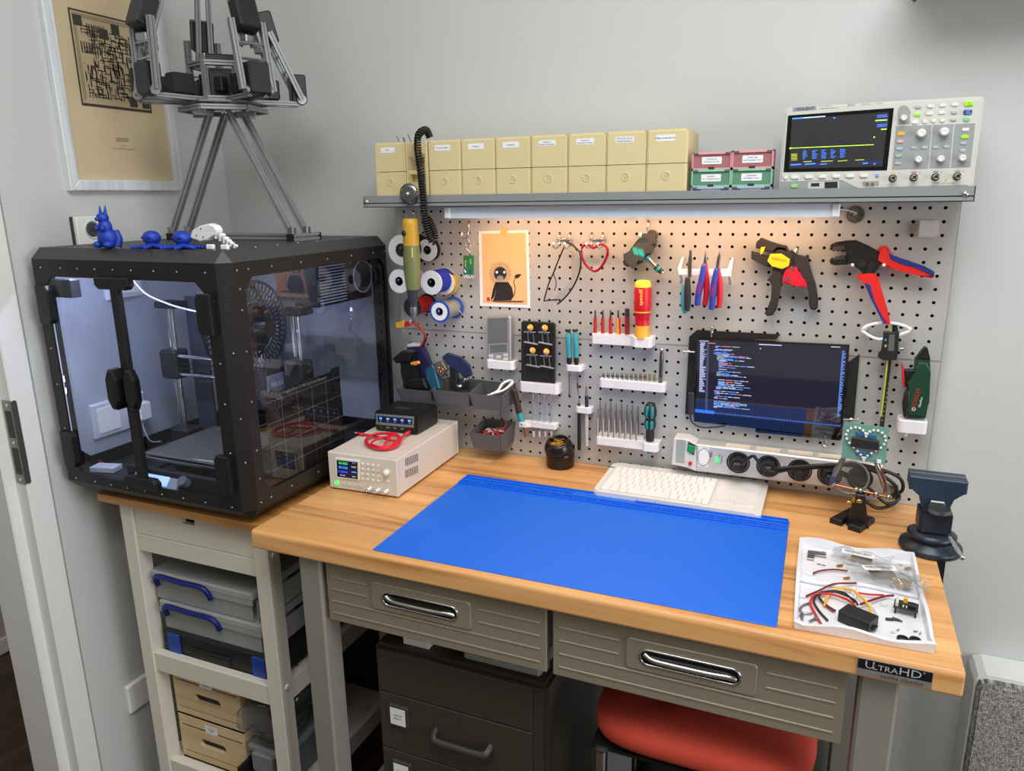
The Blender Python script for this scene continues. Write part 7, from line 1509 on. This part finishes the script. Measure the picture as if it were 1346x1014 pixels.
for k in range(9):
    x = .002 + k * (mx0 - .002) / 8; rib(x, ys[2] + .0016, x + .0016, ys[3]); x = mx1 + k * (MW - .0055 - mx1) / 8; rib(x, ys[2] + .0016, x + .0016, ys[3])
rib(.004, ys[2] + .016, mx0, ys[2] + .0174); rib(mx1, ys[2] + .016, MW - .006, ys[2] + .0174)
for i, (u, v) in enumerate(((968, 706), (969, 710.5))): 
    p = PZ(u, v, ZT + .0022); B().cyl(p, p + Vector((.004, .001, .0)), .0014, .0008, n=8).build('loose_screw', CHROME, None, ('tiny screw lying on the blue mat, farther one', 'tiny screw lying on the blue mat, nearer one')[i], 'screw', 'tiny screws on the mat')
# ---- tip cleaner
c_ = PZ(732, 617, ZT); tcn = thing('tip_cleaner', 'black round tip cleaner filled with brass wool behind the mat', 'tip cleaner', Vector((c_.x, c_.y + .0, ZT)))
c_ = Vector((c_.x, c_.y + .024, ZT)); gb = mat('cleaner_black', (18, 17, 18), .25)
axd = Vector((0, -.30, 1)).normalized()
B().lathe([(0, .0005), (.032, .0005), (.034, .004), (.0345, .03), (.0345, .034), (.0335, .035), (.0345, .036), (.0345, .05)], c_, (0, 0, 1), 32).build('base', gb, tcn)
B().lathe([(.0345, .048), (.0335, .058), (.029, .068), (.0245, .073), (.0225, .071), (.023, .062), (.024, .05)], c_ + Vector((0, .004, .0)), axd, 32).build('hood', gb, tcn)
rn = random.Random(8); b = B()
wc_ = c_ + axd * .062 + Vector((0, .004, 0))
for k in range(90):
    a1 = rn.uniform(0, 6.28); r1 = .019 * math.sqrt(rn.random()); q = wc_ + Vector((math.cos(a1) * r1, math.sin(a1) * r1, rn.uniform(-.006, .006) + .3 * math.sin(a1) * r1))
    P_ = [q]
    for j in range(4): P_.append(P_[-1] + Vector((rn.uniform(-.005, .005), rn.uniform(-.005, .005), rn.uniform(-.004, .004))))
    b.tube(P_, .0006, n=4, sub=3)
b.build('brass_wool', mat('brass_wool', (210, 172, 84), .3, 1), tcn, kind='stuff')
B().lathe([(0, .052), (.022, .052)], c_ + Vector((0, .004, 0)), axd, 20).build('wool_bed', mat('wool_dark', (90, 70, 34), .6, .5), tcn)
# ---- keyboard
k0, k1, k2, k3 = (PZ(480 + x / 2.3207, 600 + y / 2.3207, ZT + .010) for x, y in ((693, 107), (1207, 182), (1224, 88), (738, 27)))
uxk = flatd(k1 - k0).normalized(); KM = FR(Vector((k0.x, k0.y, ZT + .002)), uxk, Vector((-uxk.y, uxk.x, .04))); KW = (k1 - k0).length; KH = (k2 - k1).length
kb = thing('keyboard', 'white wireless keyboard with touchpad lying behind the blue mat', 'keyboard', k0.lerp(k2, .5) - Vector((0, 0, .01)))
kwm = mat('keyboard_white', (226, 224, 222), .4)
B(KM).poly(rrect(0, 0, KW, KH, .012, 5), -.002, .010, .003, 2).build('case', kwm, kb)
B(KM).box(.02, KW - .02, KH - .012, KH - .004, -.0045, -.001).build('foot', WHITE, kb)
kx0, kx1, ky0, ky1 = .014, KW * .70, .012, KH - .022
well = B(KM).poly(rrect(kx0 - .003, ky0 - .003, kx1 + .003, ky1 + .003, .003), .0098, .0103).build('key_bed', mat('key_bed', (206, 204, 202), .5), kb)
nr = 6; rh = (ky1 - ky0) / nr; km_ = mat('key_white', (238, 237, 235), .4)
lay = [[1.3, 1.3, 1.3, 6.2, 1.3, 1.3, 1, 1, 1], [1.3, 1] + [1] * 10 + [2.4], [1.8] + [1] * 11 + [1.9], [1.5] + [1] * 12 + [1.2], [1] * 13 + [1.7], [1] * 16]
for r_, row in enumerate(lay):
    tot = sum(row); x = kx0; hh = rh if r_ < 5 else rh * .8
    for w_ in row:
        ww = w_ / tot * (kx1 - kx0); B(KM).box(x + .0009, x + ww - .0009, ky0 + r_ * rh + .0009, ky0 + r_ * rh + hh - .0009, .0100, .0125, .0007).build('key', km_, kb); x += ww
B(KM).poly(rrect(KW * .725, KH * .30, KW * .955, KH * .86, .003), .0098, .0104).build('touchpad', mat('touchpad', (232, 231, 230), .3), kb)
for x in (KW * .725, KW * .842): B(KM).poly(rrect(x, KH * .17, x + KW * .113, KH * .28, .002), .0098, .0112, .0005).build('touchpad_button', kwm, kb)
lx, ly = LP(KM, 803.5, 614.3, .010); B(KM).poly(rrect(lx - .008, ly - .003, lx + .008, ly + .003, .003), .0099, .0104).build('logo_badge', mat('logo_blue', (60, 110, 150), .4), kb)
# ---- helping hands with magnifier and heart board
hp0 = PZ(1120, 690, ZT); hh_ = thing('helping_hands', 'black footed helping hands stand with clips and magnifier near the power strip', 'soldering stand', hp0)
cbm = mat('cast_iron_black', (20, 20, 20), .45); yh = hp0.y
def HP(u, v, y=None): return PY(u, v, yh if y is None else y)
q0, q1, q2, q3 = PZ(1096, 687, ZT), PZ(1112, 692, ZT), PZ(1120, 697, ZT), PZ(1143, 690, ZT)
for a, b_ in ((PZ(1098, 690, ZT), PZ(1122, 676, ZT)), (PZ(1122, 699, ZT), PZ(1144, 686, ZT))):
    d = flatd(b_ - a); L = d.length; B(FR(a, d, Vector((-d.y, d.x, 0)))).poly([(0, -.012), (L, -.008), (L, .010), (0, .012)], 0, .012, .002).build('foot', cbm, hh_)
pc = HP(1128, 680); B(FR((pc.x, yh, ZT), (1, 0, 0), (0, 0, 1))).poly([(-.020, .001), (.020, .001), (.009, .055), (.008, .068), (-.008, .068), (-.009, .055)], -.012, .012, .002).build('post', cbm, hh_)
ra, rb_ = HP(1095, 637), HP(1168, 654); rod(ra, rb_, .0026, COPPER, 'cross_rod', hh_)
for f in (.0, .42, .5, .78, 1): p = ra.lerp(rb_, f); B().ball(p, .0062, n=10).build('ball_joint', mat('joint_nickel', (186, 176, 160), .3, 1), hh_)
p = HP(1122, 660); rod(p + Vector((0, -.01, .006)), p + Vector((0, .012, .006)), .004, BRASS, 'clamp_screw', hh_)
for s in (-1, 1): B().ball(p + Vector((s * .009, -.012, .004 + s * .003)), .0055, (1.2, .4, .8), 10).build('wing', BRASS, hh_)
rod(HP(1124, 668), HP(1126, 648), .0032, BRASS, 'stem', hh_)
def clipx(path, nm='alligator_clip'):
    P_ = [HP(*q) for q in path]; o = B().tube(P_, lambda t: .0030 + .003 * math.sin(t * math.pi), 8).build(nm, mat('clip_steel', (170, 164, 152), .3, 1), hh_)
clipx([(1093, 636), (1098, 622), (1105, 610), (1111, 599)]); clipx([(1165, 648), (1162, 636), (1157, 622), (1151, 608)])
rod(HP(1093, 637), HP(1096, 626), .0055, mat('clip_sleeve', (60, 66, 100), .5), 'sleeve', hh_)
rod(rb_, HP(1166, 636), .003, mat('joint_nickel', (186, 176, 160)), 'arm', hh_); rod(ra, HP(1098, 622), .003, mat('joint_nickel', (186, 176, 160)), 'arm', hh_)
mg = HP(1118, 628, yh + .035); R_ = .034
o = B(FR(mg, (1, .1, 0), (0, .25, 1))).lathe([(R_ - .004, -.003), (R_, -.003), (R_, .004), (R_ - .004, .004), (R_ - .004, -.003)], n=36).build('magnifier_ring', mat('ring_grey', (150, 148, 144), .4, .5), hh_)
B(FR(mg, (1, .1, 0), (0, .25, 1))).lathe([(0, .002), (R_ * .5, .0012), (R_ - .004, 0)], n=32).build('magnifier_lens', glassmat('lens_glass', (225, 228, 226), .02, 1.7, .12, (180, 176, 168)), o)
rod(mg + Vector((0, 0, -R_)), HP(1122, 652), .0025, mat('joint_nickel', (186, 176, 160)), 'lens_arm', hh_)
yb2 = yh - .012
hbq = [(1110.8, 554.3), (1168.6, 563), (1164, 611), (1105.5, 602)]
hbt = thing('heart_board', 'green circuit board with a heart of LEDs held by the helping hands', 'circuit board', PY(1135, 606, yb2))
B(PEG).poly(ol(hbq, yb2), -yb2 - .0016, -yb2).build('board', mat('pcb_green', (104, 150, 136), .45, var=.05), hbt)
def HB(fx, fy): a = (hbq[0][0] + (hbq[1][0] - hbq[0][0]) * fx, hbq[0][1] + (hbq[1][1] - hbq[0][1]) * fx); b_ = (hbq[3][0] + (hbq[2][0] - hbq[3][0]) * fx, hbq[3][1] + (hbq[2][1] - hbq[3][1]) * fx); return (a[0] + (b_[0] - a[0]) * fy, a[1] + (b_[1] - a[1]) * fy)
ledm = mat('clear_led', (226, 220, 216), .2)
for k in range(32):
    t = 2 * math.pi * k / 32; hx_ = 16 * math.sin(t) ** 3; hy_ = 13 * math.cos(t) - 5 * math.cos(2 * t) - 2 * math.cos(3 * t) - math.cos(4 * t)
    p = PY(*HB(.5 + hx_ / 36, .46 - hy_ / 34), yb2); B().lathe([(.0026, 0), (.0024, .0035), (.0014, .0052), (0, .0056)], p, (0, -1, 0), 8).build('led', ledm, hbt)
O('chip', [HB(.19, .42), HB(.81, .42), HB(.81, .66), HB(.19, .66)], yb2 - .006, .005, mat('chip_black', (30, 29, 30), .45), hbt, .0005)
for k in range(18):
    f = .21 + k * .0345
    for g0, g1 in ((.37, .42), (.66, .71)): O('chip_pin', [HB(f, g0), HB(f + .018, g0), HB(f + .018, g1), HB(f, g1)], yb2 - .004, .004, STEEL, hbt, 0)
for x0, x1, y0, y1 in ((.27, .46, .24, .34), (.55, .74, .26, .36), (.32, .66, .76, .86), (.8, .86, .5, .57)): O('resistor_pack', [HB(x0, y0), HB(x1, y0), HB(x1, y1), HB(x0, y1)], yb2 - .003, .003, mat('resistor_blue', (34, 92, 140), .45), hbt, .0005)
O('terminal', [HB(.80, .92), HB(.90, .92), HB(.90, 1.0), HB(.80, 1.0)], yb2 - .007, .007, WHITE, hbt, .0005)
B().tube([PY(*HB(.86, 1.0), yb2 - .006), PY(1160, 622, yb2), PY(1164, 636, yb2 + .002), PY(1162, 648, yb2 + .006)], .0012, n=6).build('lead', mat('wire_dark_red', (150, 40, 46)), hbt)
# ---- vise at the right edge
vc = PZ(1222, 722, ZT); vi = thing('bench_vise', 'dark blue bench vise clamped at the right end of the bench', 'vise', Vector((vc.x, vc.y, ZT)))
vb_ = mat('vise_blue', (44, 62, 82), .35, .3, var=.12, vs=120, bump=.5, bs=500); vd = mat('vise_dark', (40, 50, 63), .35, .3)
vx, vy = vc.x, vc.y
B().lathe([(0, .0), (.050, .0), (.052, .005), (.050, .012), (.036, .016), (.034, .022), (.040, .026), (.040, .032), (.030, .038), (0, .038)], (vx, vy, ZT + .0005), (0, 0, 1), 32).build('swivel_base', vd, vi)
B().box(vx - .026, vx + .026, vy - .026, vy + .026, ZT + .038, ZT + .082, .005, seg=2).build('body', vd, vi)
B().cyl((vx + .002, vy - .03, ZT + .085), (vx + .002, vy - .03, ZT + .092), .018, n=24).build('anvil', mat('vise_steel', (120, 122, 122), .35, .9), vi)
jz = ZT + .125
VM = Matrix(((1, 0, 0, 0), (0, 0, -1, 0), (0, 1, 0, 0), (0, 0, 0, 1)))
def vj(y0, y1, nm, m): B(VM).poly([(vx - .022, ZT + .080), (vx + .022, ZT + .080), (vx + .024, jz - .022), (vx + .036, jz - .014), (vx + .044, jz - .010), (vx + .044, jz + .012), (vx - .046, jz + .012), (vx - .046, jz - .010), (vx - .036, jz - .014), (vx - .026, jz - .022)], -y0, -y1, .002).build(nm, m, vi)
vj(vy + .012, vy - .008, 'fixed_jaw', vb_); vj(vy + .034, vy + .018, 'moving_jaw', vb_)
for y in (vy + .0135, vy + .0165): B().box(vx - .044, vx + .043, y - .001, y + .001, jz - .006, jz + .0125).build('jaw_plate', mat('vise_plate', (176, 172, 164), .35, .9), vi)
B().box(vx - .012, vx + .012, vy - .02, vy + .05, ZT + .084, ZT + .100, .002).build('slide', mat('vise_steel', (120, 122, 122)), vi)
rod(PY(1247, 707, vy - .02), PY(1264, 732, vy - .05), .0042, CHROME, 'handle', vi); B().ball(PY(1265, 733, vy - .051), .005, n=10).build('handle_end', CHROME, vi)
ex = 1.2192
B(VM).poly([(vx + .01, ZT + .0008), (vx + .048, ZT + .0008), (ex + .018, ZT - .004), (ex + .020, ZT - .075), (ex - .02, ZT - .080), (ex - .02, ZT - .068), (ex + .003, ZT - .062), (ex + .003, ZT + .0008)], -vy - .016, -vy + .016, .002).build('clamp_bracket', vd, vi)
rod((ex - .01, vy, ZT - .075), (ex - .01, vy, ZB - .0008), .005, STEEL, 'clamp_screw', vi)
# ---- parts tray
C8 = lambda x, y: (1030 + x / 4.408, 690 + y / 4.408)
tq = [PZ(*C8(x, y), ZT) for x, y in ((95, 118), (745, 215), (868, 752), (62, 605))]
ty = thing('parts_tray', 'shallow white wavy edged tray of electronic parts on the bench corner', 'tray', (tq[0] + tq[1] + tq[2] + tq[3]) / 4)
tm_ = mat('tray_white', (228, 229, 236), .4); nseg = 14
rim = []; 
for i in range(4):
    a, b_ = tq[i], tq[(i + 1) % 4]
    for k in range(nseg): f = k / nseg; rim.append((a.lerp(b_, f), .014 + .004 * math.sin(f * 6.28 * 1.5 + i)))
cen = (tq[0] + tq[1] + tq[2] + tq[3]) / 4; n = len(rim); vs = [p + Vector((0, 0, .0006)) for p, h in rim]
inn = [p.lerp(cen, .03) for p, h in rim]
vs += [p + (p - cen).normalized() * .003 + Vector((0, 0, h)) for p, h in rim] + [q + Vector((0, 0, h)) for q, (p, h) in zip(inn, rim)] + [q.lerp(cen, .02) + Vector((0, 0, .0022)) for q in inn]
b = B(); b.add(vs, [(i + n * r_, (i + 1) % n + n * r_, (i + 1) % n + n * (r_ + 1), i + n * (r_ + 1)) for r_ in range(3) for i in range(n)] + [list(range(3 * n, 4 * n)), list(range(n))[::-1]]); b.build('shell', tm_, ty)
zt_ = ZT + .0026
def tp(x, y, z=0): return PZ(*C8(x, y), zt_ + z)
rb0, rb1 = tp(78, 310), tp(420, 360); B().tube([tp(78, 312, .003), tp(170, 335, .003), tp(300, 350, .003), tp(430, 345, .003), tp(780, 420, .003)], .0035, n=8).build('divider', tm_, ty)
def twire(P_, r, c_, nm, lab, cat='wire', grp='wires in the tray'): return B().tube([tp(*q) for q in P_], r, n=7).build(nm, mat(nm + '_%d_%d_%d' % c_, c_, .45), None, lab, cat, grp)
RDc, BKc, YLc, DRc, WTc = (206, 36, 36), (30, 28, 28), (240, 180, 40), (120, 24, 30), (230, 230, 232)
twire([(165, 285, .003), (210, 268, .004), (290, 260, .005), (370, 268, .004)], .0016, DRc, 'lead_wire', 'dark red lead running to the bags at the top of the tray')
twire([(130, 415, .003), (200, 385, .004), (290, 345, .006), (420, 338, .006)], .0016, DRc, 'lead_wire', 'dark red lead ending in a white plug at the left of the tray')
twire([(430, 345, .005), (420, 400, .005), (405, 440, .004)], .0014, WTc, 'lead_wire', 'white lead in the middle of the tray'); twire([(220, 580, .003), (185, 520, .003), (155, 455, .004), (180, 410, .006), (260, 400, .008), (360, 430, .008), (415, 470, .010)], .0019, RDc, 'lead_wire', 'bright red bare ended lead at the lower left of the tray')
twire([(255, 555, .003), (205, 500, .003), (175, 440, .005), (215, 395, .007), (300, 390, .009), (400, 430, .009), (430, 465, .010)], .0017, BKc, 'lead_wire', 'black lead curling to the lower left of the tray'); twire([(300, 500, .004), (240, 460, .004), (205, 415, .006), (260, 385, .008), (350, 395, .009), (410, 450, .01)], .0017, BKc, 'lead_wire', 'black lead looping above the converter box')
twire([(235, 470, .004), (260, 410, .005), (310, 370, .007), (390, 375, .008), (450, 420, .009), (500, 480, .010), (500, 520, .012)], .0020, YLc, 'lead_wire', 'yellow lead arching over the converter box')
twire([(445, 462, .008), (520, 435, .007), (590, 415, .006), (640, 410, .008)], .0019, DRc, 'lead_wire', 'dark red lead running into the small circuit module'); twire([(430, 395, .006), (500, 405, .006), (580, 408, .006)], .0016, RDc, 'lead_wire', 'red lead in the middle leading to the bags'); twire([(470, 440, .007), (520, 480, .006), (545, 520, .006), (540, 545, .004)], .0014, WTc, 'lead_wire', 'white lead behind the converter box'); twire([(290, 500, .004), (240, 465, .004), (215, 430, .005)], .0016, (130, 30, 36), 'lead_wire', 'short dark red lead left of the converter box')
for x, y, lab in ((108, 423, 'white wire plug at the left edge of the tray'), (150, 292, 'white wire plug in the upper part of the tray'), (580, 470, 'white wire plug right of the converter box'), (372, 388, 'white wire plug beside the yellow lead'), (600, 388, 'white wire plug under the plastic bags')):
    p = tp(x, y); B(FR(p, (1, .2, 0), (-.2, 1, 0))).box(-.0045, .0045, -.003, .003, 0, .005, .0006).build('wire_plug', WHITE, None, lab, 'connector', 'white plugs in the tray')
# converter box
cb0, cb1, cb3 = tp(310, 560), tp(490, 638), tp(372, 490); uxc = flatd(cb1 - cb0); bx_ = thing('converter_box', 'black rectangular power converter module in the tray', 'converter', cb0.lerp(cb1, .5))
CM = FR(cb0, uxc, Vector((-uxc.y, uxc.x, 0))); Lc = uxc.length; Dc = .030
B(CM).box(0, Lc, 0, Dc, .0006, .019, .001).build('case', mat('converter_black', (28, 28, 29), .45), bx_)
for x in (-.004, Lc): B(CM).box(x, x + .004, Dc * .3, Dc * .7, .004, .008, .0006).build('mounting_tab', BLACK, bx_)
# circuit module on standoffs
g0, g1 = tp(640, 515), tp(765, 545); uxg = flatd(g1 - g0); GM = FR(g0, uxg, Vector((-uxg.y, uxg.x, 0))); Lg = uxg.length
gmod = thing('circuit_module', 'small black circuit module on pin feet with a yellow adjuster in the tray', 'circuit module', g0.lerp(g1, .5))
B(GM).box(-.002, Lg + .002, -.001, .026, .010, .0116).build('board', mat('pcb_black', (40, 46, 44), .4), gmod)
for x in (.001, Lg - .001):
    for y in (.002, .023): B(GM).cyl((x, y, 0), (x, y, .010), .0013, n=8).build('pin_foot', BLACK, gmod)
B(GM).box(Lg * .55, Lg * .95, .004, .014, .0116, .0185, .0006).build('relay', BLACK, gmod); B(GM).box(0, .004, .002, .02, .0116, .019, .0005).build('terminal', mat('terminal_cream', (214, 206, 190), .5), gmod); B(GM).box(.010, .016, .018, .023, .0116, .0205, .0006).build('adjuster', YELLOW, gmod); B(GM).box(Lg * .6, Lg * .85, .018, .022, .0116, .0145, .0004).build('connector', mat('connector_green', (50, 130, 60), .4), gmod)
for k in range(5): B(GM).box(.008 + k * .0022, .0095 + k * .0022, .004, .009, .0116, .0132).build('small_chip', PAPER if k % 2 else DGREY, gmod)
# plastic bags with barcode labels
bagc = glassmat('zip_bag', (236, 238, 240), .09, 1.45, .16, (200, 196, 192))
for i, (cx_, cy_, w_, h_, rot, lab) in enumerate(((450, 205, .085, .052, -.15, 'crumpled clear bag with a barcode label at the back of the tray'), (570, 285, .098, .056, .30, 'crumpled clear bag with a barcode label across the middle of the tray'), (680, 335, .075, .052, -.2, 'small crumpled clear bag at the right side of the tray'))):
    c0 = tp(cx_, cy_, .004 + i * .004); M_ = FR(c0, (math.cos(rot), math.sin(rot), 0), (-math.sin(rot), math.cos(rot), 0)); rn = random.Random(i + 2); nx, ny = 18, 12
    t_ = thing('plastic_bag', lab, 'bag', c0, 'clear bags in the tray'); b = B(M_); vs = []
    ph = [(rn.uniform(60, 220), rn.uniform(60, 220), rn.uniform(0, 6)) for _ in range(6)]
    for j in range(ny + 1):
        for k in range(nx + 1):
            x, y = (k / nx - .5) * 2 * w_ * .55, (j / ny - .5) * 2 * h_ * .55
            z = .004 + .0018 * sum(math.sin(x * a + y * b2 + c) for a, b2, c in ph) / 1.2; z = max(z, -.001) + .004 * (1 - (2 * k / nx - 1) ** 2) * (1 - (2 * j / ny - 1) ** 2)
            vs.append((x * (1 + .05 * math.sin(y * 300)), y * (1 + .06 * math.sin(x * 200)), z))
    b.add(vs, [(j * (nx + 1) + k, j * (nx + 1) + k + 1, (j + 1) * (nx + 1) + k + 1, (j + 1) * (nx + 1) + k) for j in range(ny) for k in range(nx)], True); b.build('film', bagc, t_)
    B(M_).box(-w_ * .2, w_ * .2, -h_ * .15, h_ * .2, -.0005, .003, .001).build('contents', mat('bag_contents', (150, 130, 100), .5), t_)
    if i < 2:
        L = B(M_ @ TR(-.006, -.002, .0115)).box(-.026, .026, -.0085, .0085, 0, .0003).build('paper_label', PAPER, t_); rn = random.Random(i)
        b = B(M_ @ TR(-.006, -.002, .0119)); x = -.022
        while x < .022:
            w2_ = rn.uniform(.0004, .0013); b.quad(x, -.001, x + w2_, .0065); x += w2_ + rn.uniform(.0004, .0012)
        b.build('barcode', INK, L, kind='stuff'); text('EU Bonded Heatshrink Set', M_ @ TR(-.006, -.006, .0119), .0032, INK, L)
# small loose metal parts
O_ = lambda x, y, ln, an, lab, r=.0012: B().cyl(tp(x, y, r), tp(x, y, r) + Vector((math.cos(an), math.sin(an), 0)) * ln, r, r * .7, n=8).build('small_screw', STEEL, None, lab, 'screw', 'small screws in the tray')
for x, y, an, lab in ((195, 228, .2, 'small screw near the steel bracket, left one'), (222, 233, -.1, 'small screw near the steel bracket, right one'), (625, 625, .6, 'small screw in front of the circuit module, first from left'), (658, 615, 1.1, 'small screw in front of the circuit module, second from left'), (752, 618, .3, 'small screw near the right edge of the tray, farther one'), (788, 635, 1.2, 'small screw near the right edge of the tray, nearer one'), (712, 250, .8, 'small brass screw near the far right corner of the tray'), (665, 232, .1, 'small screw beside the bags at the far side')): O_(x, y, .006, an, lab)
for x, y, an, lab in ((105, 530, -1.5, 'zinc bolt standing out at the lower left of the tray'), (185, 545, -2.2, 'long zinc bolt lying at the lower left of the tray')):
    t_ = thing('bolt', lab, 'bolt', tp(x, y), 'bolts in the tray'); a = tp(x, y, .003); d = Vector((math.cos(an), math.sin(an), 0)); B().cyl(a, a + d * .014, .0018, n=8).build('thread', STEEL, t_); B().cyl(a - d * .003, a, .0038, n=12).build('head', STEEL, t_)
a = [tp(150, 455, .002), tp(110, 470, .002), tp(95, 495, .002), tp(120, 515, .002), tp(165, 515, .002)]; B().tube(a, .0018, n=8).build('steel_hook', STEEL, None, 'bent steel ring hook at the left of the tray', 'hook')
br = thing('steel_bracket', 'L shaped steel bracket at the far left corner of the tray', 'bracket', tp(190, 180)); bm_ = mat('bracket_steel', (160, 156, 150), .35, .9)
q = [tp(135, 205), tp(140, 158), tp(245, 170), tp(245, 195), tp(178, 185), tp(172, 212)]; B().poly([(p.x, p.y) for p in q], zt_, zt_ + .004, .0006).build('plate', bm_, br); B().cyl(tp(232, 165, .004), tp(232, 165, .008), .003, n=10).build('stud', bm_, br)
for x, y, lab in ((688, 678, 'black rubber grommet ring at the front of the tray, left one'), (760, 685, 'black rubber grommet ring at the front of the tray, right one')):
    p = tp(x, y); B().lathe([(.0072, 0), (.0078, .001), (.0078, .006), (.0070, .0068), (.0060, .006), (.0060, .001), (.0072, 0)], p, (0, 0, 1), 22).build('rubber_ring', BLACK, None, lab, 'ring', 'rubber rings in the tray')
for x, y, an, lab in ((612, 548, .2, 'black standoff lying beside the circuit module, left one'), (650, 548, -.3, 'black standoff lying beside the circuit module, right one')):
    p = tp(x, y, .002); d = Vector((math.cos(an), math.sin(an), 0)); B().cyl(p - d * .005, p + d * .005, .0022, n=6).cyl(p + d * .005, p + d * .009, .0012, n=6).build('standoff', BLACK, None, lab, 'standoff', 'standoffs in the tray')
for x, y, lab in ((320, 240, 'brass terminal at the left end of the bags'), (360, 312, 'brass terminal below the barcode bag'), (715, 258, 'brass terminal at the far right of the tray')):
    p = tp(x, y, .002); B().cyl(p, p + Vector((.006, .002, .002)), .0028, .002, n=8).cyl(p + Vector((-.004, 0, 0)), p, .0018, n=8).build('brass_terminal', BRASS, None, lab, 'terminal', 'brass terminals in the tray')
